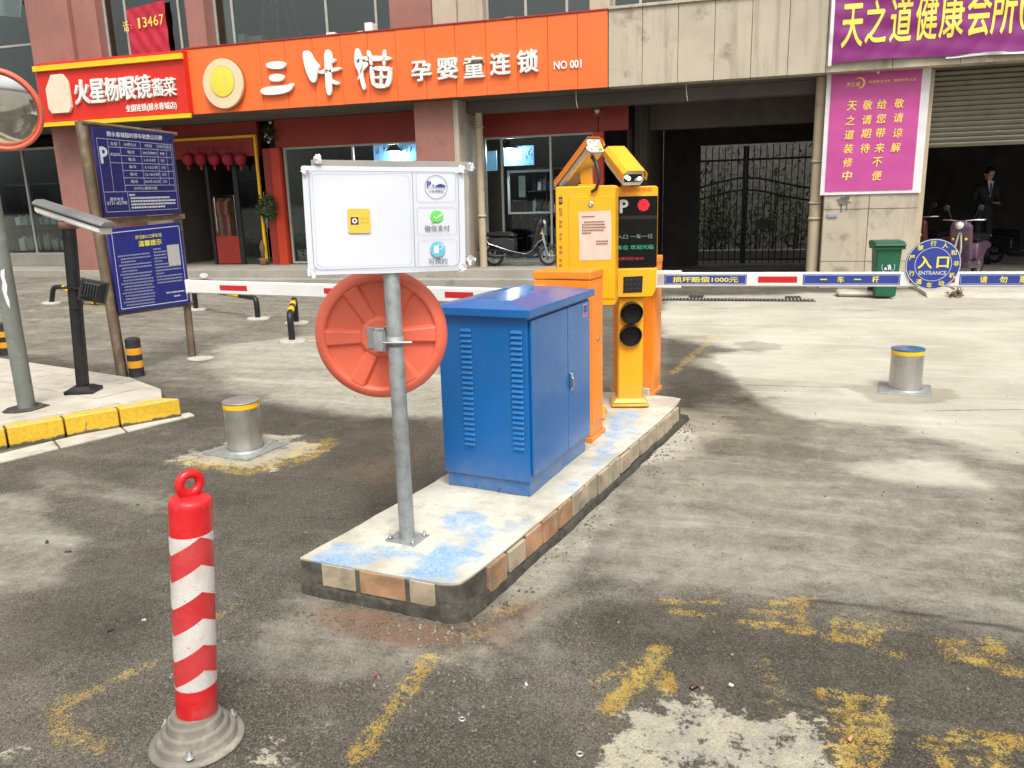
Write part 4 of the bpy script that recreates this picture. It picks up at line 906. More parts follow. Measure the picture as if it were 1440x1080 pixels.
def stroke_char(polys, parent, zoomf, depth=.07):
    mb = MB(); 
    for P in polys:
        pts = []
        n = len(P)
        for k in range(n):      # chaikin smoothing twice
            pass
        Q = [Vector(p) for p in P]
        for _ in range(2):
            R2 = []
            for k in range(len(Q)):
                a_, b_ = Q[k], Q[(k+1) % len(Q)]; R2 += [a_*.75+b_*.25, a_*.25+b_*.75]
            Q = R2
        pts = [W(*zoomf(p), YF-depth) for p in Q]
        ar = sum(pts[k].x*pts[(k+1) % len(pts)].z-pts[(k+1) % len(pts)].x*pts[k].z for k in range(len(pts)))
        if ar < 0: pts = pts[::-1]
        mb.prism(pts, (0, depth-.012, 0), .006)
    mb2 = obj('sign_letter', mb, M_['letter'], parent); return mb2
zf2 = lambda p: (250+p[0]/4, p[1]/4)
# three brush characters
stroke_char([[(490, 350), (600, 342), (608, 372), (580, 392), (498, 386)], [(505, 424), (560, 412), (600, 424), (590, 458), (520, 462)], [(458, 500), (520, 484), (610, 480), (648, 462), (652, 488), (620, 522), (540, 536), (470, 534)]], osg, zf2)
stroke_char([[(698, 290), (725, 282), (745, 292), (770, 345), (800, 370), (785, 400), (778, 465), (750, 466), (725, 420), (705, 350)], [(820, 285), (850, 275), (868, 310), (862, 400), (868, 530), (842, 542), (830, 500), (824, 380)],
             [(860, 330), (885, 328), (888, 346), (858, 358)], [(780, 400), (850, 385), (915, 375), (920, 392), (862, 408), (800, 420)], [(858, 440), (880, 452), (908, 462), (905, 480), (870, 474), (855, 460)]], osg, zf2)
stroke_char([[(992, 278), (1015, 268), (1030, 310), (1042, 360), (1040, 440), (1060, 500), (1040, 512), (1022, 450), (1012, 400), (990, 365)], [(1035, 350), (1060, 345), (1075, 365), (1040, 400), (1010, 460), (1008, 440), (1028, 395)], [(990, 345), (1050, 310), (1055, 328), (1000, 368)],
             [(1055, 285), (1080, 280), (1098, 365), (1080, 372)], [(1040, 315), (1120, 312), (1200, 318), (1202, 338), (1120, 345), (1050, 345)], [(1148, 280), (1172, 276), (1168, 370), (1148, 372)],
             [(1072, 370), (1098, 375), (1110, 480), (1088, 485)], [(1095, 372), (1180, 372), (1205, 385), (1200, 402), (1100, 400)], [(1180, 385), (1206, 390), (1198, 480), (1170, 495), (1160, 480), (1176, 440)], [(1095, 470), (1130, 468), (1175, 478), (1170, 498), (1110, 498)], [(1134, 392), (1152, 392), (1150, 480), (1132, 480)], [(1102, 428), (1182, 424), (1182, 442), (1102, 446)]], osg, zf2)
for ch, u0, v0, u1, v1 in (('孕', 580, 86, 608, 115), ('婴', 616, 82, 645, 112), ('童', 653, 79, 682, 110), ('连', 690, 75, 719, 106), ('锁', 728, 70, 758, 103)):
    text('sign_letter', ch, FM, ubox(u0, v0, u1, v1, YF), M_['letter'], osg, off=.022 if ch == '童' else .033, depth=.06)
text('sign_letter', 'NO 001', FM, ubox(779, 85, 818, 97, YF), M_['letter'], osg, off=.03, depth=.02)
# the red sign of the neighbouring shop (stands a little proud)
YR = YF-.14; RM = frame((0, YR, 0), (1, 0, 0), (0, 0, 1))
rsg = thing('shop_sign', 'red shop sign between yellow strips with bold white characters and face-shaped cream plate', 'shop sign', (W(150, 130, YR).x, YR, ZF0))
ra, rb = W(50, 100, YR).x, W(258, 90, YR).x
mb = MB(); mb.box(ra, rb, YR, YC-.02, ZF0+.02, ZF1-.03, .004); obj('sign_panel', mb, M_['sign_red'], rsg)
z_ = W(150, 92, YR).z; mb = MB(); mb.box(ra-.02, rb+.02, YR-.06, YR-.001, z_-.01, z_+.09, .006); obj('yellow_strip', mb, M_['sign_yel'], rsg)
z_ = W(150, 172, YR).z; mb = MB(); mb.box(ra+.0, rb+.06, YR-.06, YR-.001, z_-.02, z_+.06, .006); obj('yellow_strip', mb, M_['sign_yel'], rsg)
x0, x1, z0, z1 = ubox(68, 105, 101, 160, YR)
mb = MB(); mb.prism([Vector((p[0], YR-.06, p[1])) for p in [(x0+.12*(x1-x0), z0), (x1-.12*(x1-x0), z0), (x1, z0+.15*(z1-z0)), (x1, z1-.2*(z1-z0)), (x1-.2*(x1-x0), z1), (x0+.3*(x1-x0), z1), (x0, z1-.35*(z1-z0)), (x0, z0+.15*(z1-z0))]], (0, .058, 0), .01); obj('cream_plate', mb, mat('pale_acrylic', (.76, .60, .45), .35, 0, .04), rsg)
for ch, u0, v0, u1, v1 in (('火', 106, 112, 128, 147), ('星', 128, 111, 149, 145), ('杨', 149, 109, 169, 143), ('眼', 170, 108, 192, 141), ('镜', 192, 105, 214, 139), ('酱', 216, 110, 232, 136), ('菜', 232, 109, 249, 136)):
    text('sign_letter', ch, RM, ubox(u0, v0, u1, v1, YR), M_['letter'], rsg, off=.018 if ch in '镜酱菜' else .032, depth=.05)
text('sign_letter', '全国连锁(碧水春城店)', RM, ubox(177, 145, 249, 157, YR), M_['letter'], rsg, off=.02, depth=.012)

# ------------------------------------------------------------ purple banner and magenta poster
def wrinkle(x, z, s=1.0):
    x = np.asarray(x, float); z = np.asarray(z, float)
    return s*(.016*np.sin(x*5.3+z*3.1)*np.cos(z*4.1-x)+.010*np.abs(np.sin(x*9-z*7))+.006*np.sin(z*19+x*4))
YB = YF-.05
ban = thing('purple_banner', 'long purple cloth banner with big yellow characters above the garage', 'banner', (2.8, YB, ZF0))
bx0 = W(1166, 60, YB).x; bz0 = W(1166, 90, YB).z; bx1, bz1 = 5.6, 5.2
def sheet(name, x0, x1, z0f, z1, Y, m, parent, nx_=150, nz_=60, amp=1.0, th=True):
    X = np.linspace(x0, x1, nx_+1); V = []
    for i, x in enumerate(X):
        zb = z0f(x) if callable(z0f) else z0f
        for j in range(nz_+1):
            z = zb+(z1-zb)*j/nz_; V.append((x, Y-float(wrinkle(x, z, amp)), z))
    F_ = [(i*(nz_+1)+j, (i+1)*(nz_+1)+j, (i+1)*(nz_+1)+j+1, i*(nz_+1)+j+1) for i in range(nx_) for j in range(nz_)]
    me = bpy.data.meshes.new(name); me.from_pydata(V, [], F_); me.update(); me.polygons.foreach_set('use_smooth', [True]*len(F_)); me.materials.append(m); return link(name, me, parent)
sag = lambda x: bz0+.02*math.sin((x-bx0)*2.2)+.03*math.exp(-((x-bx0-2.1)/.4)**2)
sheet('cloth', bx0+.05, bx1, sag, bz1, YB, M_['purple'], ban)
sheet('white_hem', bx0, bx0+.05, bz0-.03, bz1, YB, M_['posterwhite'], ban, 4, 30)
hem = sheet('white_hem', bx0+1.6, bx1, lambda x: sag(x)-.035, 0, YB+.004, M_['posterwhite'], ban, 60, 1)
mev = hem.data; cc_ = np.empty(len(mev.vertices)*3); mev.vertices.foreach_get('co', cc_); cc_ = cc_.reshape(-1, 3); Rl = ROOT[ban.name].translation
for k in range(len(cc_)):
    if k % 2 == 1: cc_[k, 2] = sag(cc_[k, 0]+Rl.x)+.004-Rl.z
mev.vertices.foreach_set('co', cc_.ravel())
BMx = frame((0, YB-.006, 0), (1, 0, 0), (0, 0, 1))
for ch, u0, v0, u1, v1 in (('天', 1184, 5, 1214, 67), ('之', 1217, 0, 1247, 61), ('道', 1252, -5, 1283, 59), ('健', 1288, -10, 1319, 56), ('康', 1322, -14, 1356, 53), ('会', 1360, -18, 1394, 51), ('所', 1395, -22, 1430, 48), ('(', 1434, -26, 1444, 42)):
    o = text('banner_letter', ch, BMx, ubox(u0, v0, u1, v1, YB), M_['yellow_ink'], ban, off=.02)
    bm = bmesh.new(); bm.from_mesh(o.data); bmesh.ops.triangulate(bm, faces=bm.faces[:]); 
    for _ in range(2):
        lg = [e for e in bm.edges if e.calc_length() > .06]
        if lg: bmesh.ops.subdivide_edges(bm, edges=lg, cuts=1); bmesh.ops.triangulate(bm, faces=[f for f in bm.faces if len(f.verts) > 3])
    for v_ in bm.verts: v_.co.y -= float(wrinkle(v_.co.x+Rl.x, v_.co.z+Rl.z))
    bm.to_mesh(o.data); bm.free()
YP = YC-.045
pos = thing('wall_poster', 'magenta notice poster with vertical gold characters and pale border on the pillar', 'poster', (1.9, YP, 1.7))
pc = [W(1166, 93, YP), W(1309, 84, YP), W(1291, 268, YP), W(1157, 272, YP)]
px0, px1, pz0, pz1 = pc[0].x, pc[1].x-.0, (pc[2].z+pc[3].z)/2, (pc[0].z+pc[1].z)/2
sheet('pale_border', px0-.02, px1+.02, pz0-.03, pz1, YP, M_['posterwhite'], pos, 30, 40, .25)
sheet('magenta_sheet', px0+.045, px1-.10, pz0+.02, pz1-.03, YP-.008, M_['magenta'], pos, 30, 40, .25)
PMx = frame((0, YP-.018, 0), (1, 0, 0), (0, 0, 1))
zz = lambda a, b: (1150+a*.1806, 80+b*.1806)
def pchar(ch, cx, cy, wpx=74, hpx=74):
    u0, v0 = zz(cx-wpx/2, cy-hpx/2); u1, v1 = zz(cx+wpx/2, cy+hpx/2); text('poster_writing', ch, PMx, ubox(u0, v0, u1, v1, YP), M_['gold_ink'], pos, off=.02, shear=.12)
for s, pts in (('天之道装修中', [(266, 382), (252, 497), (244, 606), (237, 715), (232, 822), (227, 925)]), ('敬请期待', [(387, 375), (380, 490), (375, 597), (366, 712)]), ('给您带来不便', [(498, 370), (492, 480), (486, 592), (482, 708), (462, 818), (458, 925)]), ('敬请谅解', [(632, 362), (625, 475), (620, 592), (605, 705)])):
    for ch, (a, b) in zip(s, pts): pchar(ch, a, b)
pchar('天之道', 275, 215, 105, 34); pchar('和谐养生文化  健康快乐人生', 580, 185, 370, 22)
mb = MB(); cc = W(*zz(318, 205), YP); PO = []; R1 = .072
for k in range(20):
    a = rad(-100+k*12.5); w1 = .018*math.sin(math.pi*k/19)+.002; PO.append((a, w1))
mb.prism([Vector((cc.x+(R1+w1)*math.cos(a), YP-.018, cc.z+(R1+w1)*math.sin(a))) for a, w1 in PO]+[Vector((cc.x+(R1-w1*.4)*math.cos(a), YP-.018, cc.z+(R1-w1*.4)*math.sin(a))) for a, w1 in PO[::-1]], (0, .001, 0)); obj('crescent_emblem', mb, M_['gold_ink'], pos)
a = W(1233, 97, YP-.03); mb = MB(); mb.slab(a+Vector((-.03, -.01, .07)), a+Vector((.03, -.01, -.07)), .035, .012, (0, 1, 0)); obj('tape_tab', mb, M_['posterwhite'], pos)
# old smear and little dark plate on the pillar
mb = MB(); c = W(1187, 283, YC-.026)
bl_ = []
for k in range(22):
    a = 2*math.pi*k/22; r = .09*(1+.35*random.uniform(-1, 1)); bl_.append(Vector((c.x+r*math.cos(a)*1.1, YC-.0265, c.z+r*math.sin(a)*.8)))
mb.prism(bl_, (0, .002, 0)); mb.box(c.x-.05, c.x-.02, YC-.0265, YC-.0245, c.z-.17, c.z-.05); mb.box(c.x+.03, c.x+.055, YC-.0265, YC-.0245, c.z-.15, c.z-.05); obj('old_smear', mb, M_['stain'], bld)
a, b = W(1163, 300, YC-.02), W(1177, 306, YC-.02); mb = MB(); mb.box(a.x, b.x, YC-.045, YC-.0235, b.z, a.z, .01); obj('wall_plate', mb, M_['grey_ink'], bld)
# ============================================================ THINGS ON AND AROUND THE ISLAND
def roundrect(x0, x1, z0, z1, r, n=5):
    P = []
    for cx, cz, a0 in ((x1-r, z1-r, 0), (x0+r, z1-r, 90), (x0+r, z0+r, 180), (x1-r, z0+r, 270)):
        for k in range(n+1): a = rad(a0+90*k/n); P.append((cx+r*math.cos(a), cz+r*math.sin(a)))
    return P
def line_rect(M, x0, x1, y0, y1, wd, m, parent, r=0, name='border_line', z=.001, dash=0):
    mb = MB(M); P = roundrect(x0, x1, y0, y1, max(r, .0005)); n = len(P)
    for k in range(n):
        a, b = Vector((*P[k], z)), Vector((*P[(k+1) % n], z)); d = b-a
        if d.length < 1e-5: continue
        d.normalize(); s_ = Vector((-d.y, d.x, 0))*wd/2
        if dash and (b-a).length > dash*4:
            q = int((b-a).length/(dash*2))
            for i in range(q): c0 = a+(b-a)*(i/q); c1 = a+(b-a)*((i+.5)/q); mb.poly([c0-s_, c1-s_, c1+s_, c0+s_])
        else: mb.poly([a-s_, b-s_, b+s_, a+s_])
    return obj(name, mb, m, parent)
# ---- blue control cabinet
cabP = G(746, 700, .15); CM = RZ((cabP.x, cabP.y, .149), -9.3)
cab = thing('control_cabinet', 'bright blue sheet metal cabinet with louvred end and double doors on the island', 'control cabinet', CM)
CW, CD, CH = .470, .815, .885
mb = MB(CM); mb.box(-CW+.012, -.006, .012, CD-.04, 0, .075, .003); obj('plinth', mb, M_['blue'], cab)
mb = MB(CM); mb.box(-CW, -.0, .0, CD, .075, CH, .004); obj('body', mb, M_['blue'], cab)
mb = MB(CM); e = .028; zb = CH-.012
mb.box(-CW-e, e, -e, CD+e, zb, zb+.038, .003)
A0 = [(-CW-e, -e), (e, -e), (e, CD+e), (-CW-e, CD+e)]; A1 = [(-CW+.13, .10), (-.13, .10), (-.13, CD-.10), (-CW+.13, CD-.10)]
mb.hexa([Vector((*p, zb+.036)) for p in A0]+[Vector((*p, zb+.062)) for p in A1], .003); obj('roof', mb, M_['blue'], cab)
# the doors on the lane side
nR = (CM.to_3x3() @ Vector((1, 0, 0))); inv = CM.inverted()
ysplit = (inv @ PL(797, 560, CM @ Vector((.004, 0, 0)), nR)).y
for a, b in ((.022, ysplit-.0025), (ysplit+.0025, CD-.012)): mb = MB(CM); mb.box(.0015, .013, a, b, .10, CH-.03, .0025); obj('door', mb, M_['blue'], cab)
hp = inv @ PL(802, 536, CM @ Vector((.014, 0, 0)), nR)
mb = MB(CM); mb.box(.013, .026, hp.y-.012, hp.y+.012, hp.z-.048, hp.z+.048, .004); mb.box(.026, .034, hp.y-.006, hp.y+.006, hp.z-.035, hp.z+.02, .003); obj('handle', mb, M_['chrome'], cab)
sp_ = inv @ PL(823, 436, CM @ Vector((.014, 0, 0)), nR)
LM = CM @ frame((.0135, sp_.y, sp_.z), (0, 1, 0), (0, 0, 1))
st = (lambda mb: mb.box(-.033, .033, -.033, .033, 0, .001) and obj('sticker', mb, M_['sheet'], cab))(MB(LM))
mb = MB(LM); mb.box(-.029, .029, -.015, .029, .0011, .0016); obj('sticker_print', mb, M_['bluelabel'], cab); mb = MB(LM); mb.box(-.029, .029, -.029, -.018, .0011, .0016); obj('sticker_print', mb, M_['redmark'], cab)
for i, s in enumerate(('配电', '箱')): pass
# louvres on the end facing the camera
louv = None
nF = CM.to_3x3() @ Vector((0, -1, 0))
for uc, v0, v1 in ((655, 464, 623), (726, 467, 630)):
    t0_, t1_ = inv @ PL(uc, v0, CM @ Vector((0, 0, 0)), nF), inv @ PL(uc, v1, CM @ Vector((0, 0, 0)), nF)
    for k in range(23):
        z = t0_.z+(t1_.z-t0_.z)*k/22
        if louv is None:
            mb = MB(CM @ Matrix.Translation((t0_.x, 0, z))); hw = .030
            mb.hexa([(-hw, -.011, -.0065), (hw, -.011, -.0065), (hw, .001, -.0065), (-hw, .001, -.0065), (-hw+.004, -.001, .008), (hw-.004, -.001, .008), (hw-.004, .001, .008), (-hw+.004, .001, .008)], .0012, 1)
            louv = obj('louvre', mb, M_['blue_dk'], cab); lx, lz = t0_.x, z
        else:
            c = louv.copy(); col.objects.link(c); c.parent = cab; c.location = (t0_.x-lx, 0, z-lz); ROOT[c.name] = ROOT[cab.name]
for x in (-.30, -.17):
    mb = MB(CM @ Matrix.Translation((x, -.0, .02)) @ Matrix.Rotation(rad(90), 4, 'X')); mb.lathe([(.004, -.014), (.004, -.002), (0, 0)], 8); obj('screw', mb, M_['blue_dk'], cab)
# ---- the two barrier housings with their booms
def housing(label, base, ang, wx, dy, h, boomz, boomx):
    M = RZ((base.x, base.y, .149), ang); t = thing('barrier_housing', label, 'barrier housing', M)
    mb = MB(M); mb.box(-wx-.012, .012, -.012, dy+.012, 0, .03, .003); obj('base_plate', mb, M_['orange'], t)
    mb = MB(M); mb.box(-wx, 0, 0, dy, .03, h-.05, .006); obj('body', mb, M_['orange'], t)
    mb = MB(M); mb.box(-wx-.004, .004, -.004, dy+.004, h-.049, h, .008); obj('lid', mb, M_['orange'], t)
    mb = MB(M); mb.box(-.0005, .004, .02, dy-.02, .10, h-.08, .002); obj('door', mb, M_['orange'], t)
    mb = MB(M @ Matrix.Translation((.0045, dy*.5, h*.6)) @ Matrix.Rotation(rad(90), 4, 'Y')); mb.lathe([(.012, 0), (.012, .006), (0, .007)], 12); obj('lock', mb, M_['chrome'], t)
    return t, M
h1p = G(831, 622, .15); h2p = G(918, 556, .15)
H1, HM1 = housing('orange barrier housing standing directly behind the blue cabinet', h1p, -9.45, .345, .215, .995, 0, 0)
H2, HM2 = housing('orange barrier housing behind the traffic light terminal at the far end of the island', h2p, -9.45, .30, .20, .985, 0, 0)
def boom(label, A, B, h=.088, th=.035):
    A, B = Vector(A), Vector(B); ex = (B-A).normalized(); n = ex.cross(Vector((0, 0, 1))).normalized()
    if n.dot(CP-A) < 0: n = -n
    ex2 = Vector((0, 0, 1)).cross(n).normalized()
    M = frame(A if ex2.dot(ex) > 0 else A, ex2, (0, 0, 1)); t = thing('barrier_boom', label, 'barrier boom', Matrix.Translation(A))
    return t, M, (B-A).length*(1 if ex2.dot(ex) > 0 else -1)
def boom_body(t, M, Ln, h, th):
    s = 1 if Ln > 0 else -1; mb = MB(M); mb.prism([Vector((0, p[0], p[1])) for p in roundrect(-h/2, h/2, -th/2, th/2, .01, 3)], (Ln, 0, 0)); obj('arm', mb, M_['white'], t)
    mb = MB(M); mb.box(Ln, Ln+s*.012, -h/2-.004, h/2+.004, -th/2-.003, th/2+.003, .004); obj('end_cap', mb, M_['white'], t)
    mb = MB(M); mb.box(-s*.03, s*.16, -h/2-.012, h/2+.012, -th/2-.012, th/2-.0, .006); obj('clamp', mb, M_['white'], t)
# right boom: from the far housing out over the entry lane
rb0 = PL(925, 392.8, (h2p.x, h2p.y-.035, 0), (0, 1, 0)); RB1 = Vector((rb0.x+3.4, rb0.y+.06, rb0.z+.0)); RB1.z = PL(1440, 393.5, rb0, (0, 1, 0)).z+.02
bt, bM, bL = boom('white boom with blue lettered labels reaching right over the entry lane', rb0, RB1)
boom_body(bt, bM, bL, .094, .04)
binv = bM.inverted(); fo = bM @ Vector((0, 0, .0205)); bn = bM.to_3x3() @ Vector((0, 0, 1))
def bx(u, v=393): return (binv @ PL(u, v, fo, bn)).x
def blabel(u0, u1, M=None, t=None):
    a, b = bx(u0), bx(u1); mb = MB(bM); mb.box(a, b, -.032, .034, .0195, .0212); obj('blue_label', mb, M_['bluelabel'], bt)
    line_rect(bM @ Matrix.Translation((0, 0, .0216)), a+.007, b-.007, -.026, .028, .0022, M_['ivory_ink'], bt, .006)
TM = bM @ Matrix.Translation((0, 0, .0222))
blabel(934, 1050); blabel(1129, 1266); blabel(1349, 1475)
text('label_writing', '损坏赔偿1000元', TM, (bx(946), bx(1038), -.019, .020), M_['yellow_ink'], bt, off=.03)
def chars(s, us, hw=.021):
    for c, u in zip(s, us):
        x = bx(u); hh = hw if c != '一' else .004; text('label_writing', c, TM, (x-hw, x+hw, -hh+.001, hh+.001), M_['yellow_ink'], bt, off=.03)
chars('一车一杆', (1158, 1182, 1206, 1231)); chars('请勿跟', (1383, 1411, 1439))
for a, b in ((1066, 1121), (1279, 1343)): mb = MB(bM); mb.box(bx(a), bx(b), -.02, .021, .0195, .0211); obj('red_reflector', mb, M_['redmark'], bt)
# round ENTRANCE sign on the boom
ec = bx(1311.5, 372); ez_ = (binv @ PL(1311.5, 371.5, fo, bn)).y; er = (bx(1350.5)-bx(1273))/2
esg = thing('entrance_sign', 'round blue ENTRANCE sign with yellow characters fixed on the boom', 'round sign', Matrix.Translation(bM @ Vector((ec, ez_, .03))))
EM = bM @ Matrix.Translation((ec, ez_, .022))
mb = MB(EM); mb.lathe([(er, 0), (er, .008), (er-.003, .010), (0, .010)], 64); obj('disc', mb, M_['bluelabel'], esg)
def annulus(M, r, wd, m, parent, name='ring_line', n=64, z=0, th=.0006):
    mb = MB(M); mb.lathe([(r-wd/2, z), (r-wd/2, z+th), (r+wd/2, z+th), (r+wd/2, z)], n, cap=False); return obj(name, mb, m, parent)
annulus(EM, er-.004, .004, M_['ivory_ink'], esg, z=.0102); annulus(EM, er*.66, .003, M_['ivory_ink'], esg, z=.0102)
E2 = EM @ Matrix.Translation((0, 0, .0108))
text('sign_writing', '入', E2, (-er*.56, -er*.04, -er*.17, er*.33), M_['yellow_ink'], esg, off=.035)
text('sign_writing', '口', E2, (er*.12, er*.56, -er*.15, er*.30), M_['yellow_ink'], esg, off=.035)
text('sign_writing', 'ENTRANCE', E2, (-er*.50, er*.50, -er*.42, -er*.26), M_['ivory_ink'], esg, off=.03)
for ch, (a, b) in zip('严禁行人和非机动车通行', ((300, 230), (382, 138), (508, 100), (633, 112), (735, 178), (762, 287), (718, 395), (625, 475), (503, 503), (383, 475), (300, 385))):
    ddx, ddy = (a-525)/275, -(b-295)/235; an = math.atan2(ddy, ddx); cx, cy = math.cos(an)*er*.83, math.sin(an)*er*.83; q = er*.105
    me_ = text('sign_writing', ch, E2 @ Matrix.Translation((cx, cy, 0)), (-q, q, -q, q), M_['yellow_ink'], esg, off=.03, rot=0)
# left boom: from the near housing over the exit lane, behind everything
lz_ = PL(660, 411, HM1 @ Vector((-.345, .1, 0)), HM1.to_3x3() @ Vector((0, 1, 0))).z
lb0 = HM1 @ Vector((-.345+.05, -.03, 0)); lb0.z = lz_-.0
ldir = (HM1.to_3x3() @ Vector((-1, 0, 0))); le = PL(265.5, 403, lb0, HM1.to_3x3() @ Vector((0, 1, 0)))
bt2, bM2, bL2 = boom('white boom with red reflectors reaching left behind the mirror', lb0, le)
boom_body(bt2, bM2, bL2, .092, .04)
bi2 = bM2.inverted(); f2 = bM2 @ Vector((0, 0, .0205)); n2_ = bM2.to_3x3() @ Vector((0, 0, 1))
for a, b in ((309, 347), (455, 492), (625, 665)):
    xa, xb = (bi2 @ PL(a, 404, f2, n2_)).x, (bi2 @ PL(b, 404, f2, n2_)).x; mb = MB(bM2); mb.box(xa, xb, -.017, .019, .0195, .0211); obj('red_reflector', mb, M_['redmark'], bt2)

M_['lens'] = mat('dark_lens', (.006, .006, .006), .5, 0, .1, spec=.2)
# ---- terminal 1 (turned away: we see its back, lock and notice) and terminal 2 (display, lights)
f1 = G(823, 588, .15); f2_ = G(884, 571, .15)
def term_base(t, M, r=.10):
    mb = MB(M); mb.prism([(-.125, -.09, 0), (.125, -.09, 0), (.125, .11, 0), (-.125, .11, 0)], (0, 0, .035), .01)
    mb.hexa([(-.12, -.085, .035), (.12, -.085, .035), (.12, .105, .035), (-.12, .105, .035), (-.092, -.06, .062), (.092, -.06, .062), (.092, .08, .062), (-.092, .08, .062)], .004); obj('foot', mb, M_['yellow'], t)
T1M = RZ((f1.x, f1.y+.04, .149), 4); T1 = thing('ticket_terminal', 'yellow ticket terminal seen from behind with pink paper notice taped below its lock', 'ticket terminal', T1M)
term_base(T1, T1M); mb = MB(T1M); mb.box(-.085, .085, -.05, .07, .06, .80, .01); obj('pillar', mb, M_['yellow'], T1)
i1 = T1M.inverted(); n1 = T1M.to_3x3() @ Vector((0, -1, 0)); pf = T1M @ Vector((0, -.07, 0))
def t1(u, v, off=0): return i1 @ PL(u, v, T1M @ Vector((0, -.07-off, 0)), n1)
x0, x1 = t1(781.5, 340).x, t1(866, 340).x; zb_, zt_ = t1(855, 430).z, t1(823, 261.5).z
mb = MB(T1M); mb.prism([Vector((p[0], -.07, p[1])) for p in roundrect(x0, x1, zb_, zt_, .018)], (0, .19, 0), .006); obj('head', mb, M_['yellow'], T1)
dx0, dx1 = t1(800, 340).x, t1(864.5, 340).x; dz0, dz1 = t1(830, 420).z, t1(830, 276).z
mb = MB(T1M); mb.box(dx0, dx1, -.0745, -.0702, dz0, dz1, .002); obj('back_door', mb, M_['yellow'], T1)
c = t1(831, 287.5); mb = MB(T1M @ Matrix.Translation((c.x, -.0745, c.z)) @ Matrix.Rotation(rad(90), 4, 'X')); mb.lathe([(.017, 0), (.017, .004), (.012, .008), (.005, .008), (.004, .005), (0, .005)], 20); obj('lock', mb, M_['chrome'], T1)
a, b = t1(814, 298), t1(859.5, 366)
mb = MB(T1M); n_ = 8; 
for i in range(n_):
    for j in range(n_):
        def q_(s, r): return (a.x+(b.x-a.x)*s+.003*math.sin(r*4), -.0755-.0035*(math.sin(s*7+r*3)**2)*.6, b.z+(a.z-b.z)*r+.004*s)
        mb.poly([q_(i/n_, j/n_), q_((i+1)/n_, j/n_), q_((i+1)/n_, (j+1)/n_), q_(i/n_, (j+1)/n_)])
obj('paper_notice', mb, M_['paper'], T1)
mb = MB(T1M)
for k, wd in enumerate((.5, 0, .85, .9, .9, .85, .35, 0, 0, .4, .3)):
    if not wd: continue
    z = a.z-.028-k*.0165; xs_ = a.x+.02 if k < 8 else b.x-.09; x = xs_+(.014 if k == 2 else 0); xe = xs_+(b.x-a.x-.04)*wd if k < 8 else b.x-.02
    while x < xe: l = random.uniform(.006, .012); mb.box(x, x+l, -.0808, -.0803, z-.003, z+.003); x += l+.003
obj('notice_writing', mb, M_['mortar'], T1)['kind'] = 'stuff'
TX = T1M @ frame((0, -.0725, 0), (1, 0, 0), (0, 0, 1))
c = t1(788.5, 282); mb = MB(TX); mb.prism([(*p, 0) for p in roundrect(c.x-.011, c.x+.011, c.z-.022, c.z+.022, .004)], (0, 0, .0012)); obj('emblem', mb, M_['black_ink'], T1)
annulus(TX @ Matrix.Translation((c.x, c.z, 0)), .007, .003, M_['yellow'], T1, 'emblem_ring', 20, .0014)
for ch, v, h in (('秒', 295, .013), ('泊', 301, .013), ('智', 312, .010), ('能', 318, .010), ('停', 330, .010), ('车', 336, .010), ('管', 348, .010), ('理', 355, .010), ('系', 366, .010), ('统', 373, .010)):
    c = t1(788.5, v); text('side_writing', ch, TX, (c.x-.010, c.x+.010, c.z-h, c.z+h), M_['black_ink'], T1)
# terminal 2
T2M = RZ((f2_.x, f2_.y+.03, .149), 14); T2 = thing('ticket_terminal', 'yellow terminal with black display, red lamp, keypad and two black traffic lights', 'ticket terminal', T2M)
term_base(T2, T2M)
i2 = T2M.inverted(); n2 = T2M.to_3x3() @ Vector((0, -1, 0))
def t2(u, v, off=.07): return i2 @ PL(u, v, T2M @ Vector((0, -off, 0)), n2)
mb = MB(T2M); mb.prism([(-.088, -.03, 0), (-.07, -.055, 0), (.07, -.055, 0), (.088, -.03, 0), (.088, .07, 0), (-.088, .07, 0)], (0, 0, .76), .003); 
for v in mb.bm.verts: pass
obj('pillar', mb, M_['yellow'], T2)
hx1 = t2(925, 320).x; hx0 = -hx1+2*t2(886, 320).x; zt2, zd0, zd1, zk = t2(890, 262).z, t2(890, 376).z, t2(890, 276).z, t2(895, 418).z
mb = MB(T2M); mb.prism([Vector((p[0], -.07, p[1])) for p in roundrect(hx0, hx1, zd0-.005, zt2, .022)], (0, .17, 0), .006); obj('head', mb, M_['yellow'], T2)
mb = MB(T2M); mb.prism([Vector((p[0], -.085, p[1])) for p in [(hx0, zd0-.006), (hx0+.01, zk+.04), (hx0+.03, zk), (hx1-.03, zk), (hx1-.008, zk+.04), (hx1, zd0-.006)]], (0, .18, 0), .006); obj('keypad_housing', mb, M_['yellow'], T2)
mb = MB(T2M); mb.box(hx0+.012, hx1-.004, -.0745, -.0705, zd0, zd1, .002); obj('display', mb, mat('display_glass', (.004, .004, .005), .25, 0, .05, spec=.25), T2)
TD = T2M @ frame((0, -.0750, 0), (1, 0, 0), (0, 0, 1))
def dbox(u0, v0, u1, v1):
    a, b = t2(u0, v0, .075), t2(u1, v1, .075); return (a.x, b.x, b.z, a.z)
text('letter_p', 'P', TD, dbox(871.5, 281, 883.5, 299.5), M_['ivory_ink'], T2, off=.04)
c = t2(905, 288.5, .075)
mb = MB(TD)
for i in range(-4, 5):
    for j in range(-4, 5):
        if i*i+j*j <= 18: x, z = c.x+i*.0083, c.z+j*.0083; mb.poly([(x+.0032*math.cos(k*math.pi/3), z+.0032*math.sin(k*math.pi/3), .001) for k in range(6)])
obj('red_lamp_dots', mb, M_['ledred'], T2)['kind'] = 'stuff'
mb = MB(TD); mb.lathe([(.041, 0), (.041, .0006), (0, .0006)], 24, Matrix.Translation((c.x, c.z, 0))); obj('red_lamp', mb, mat('lamp_face', (.05, .004, .004), .4), T2)
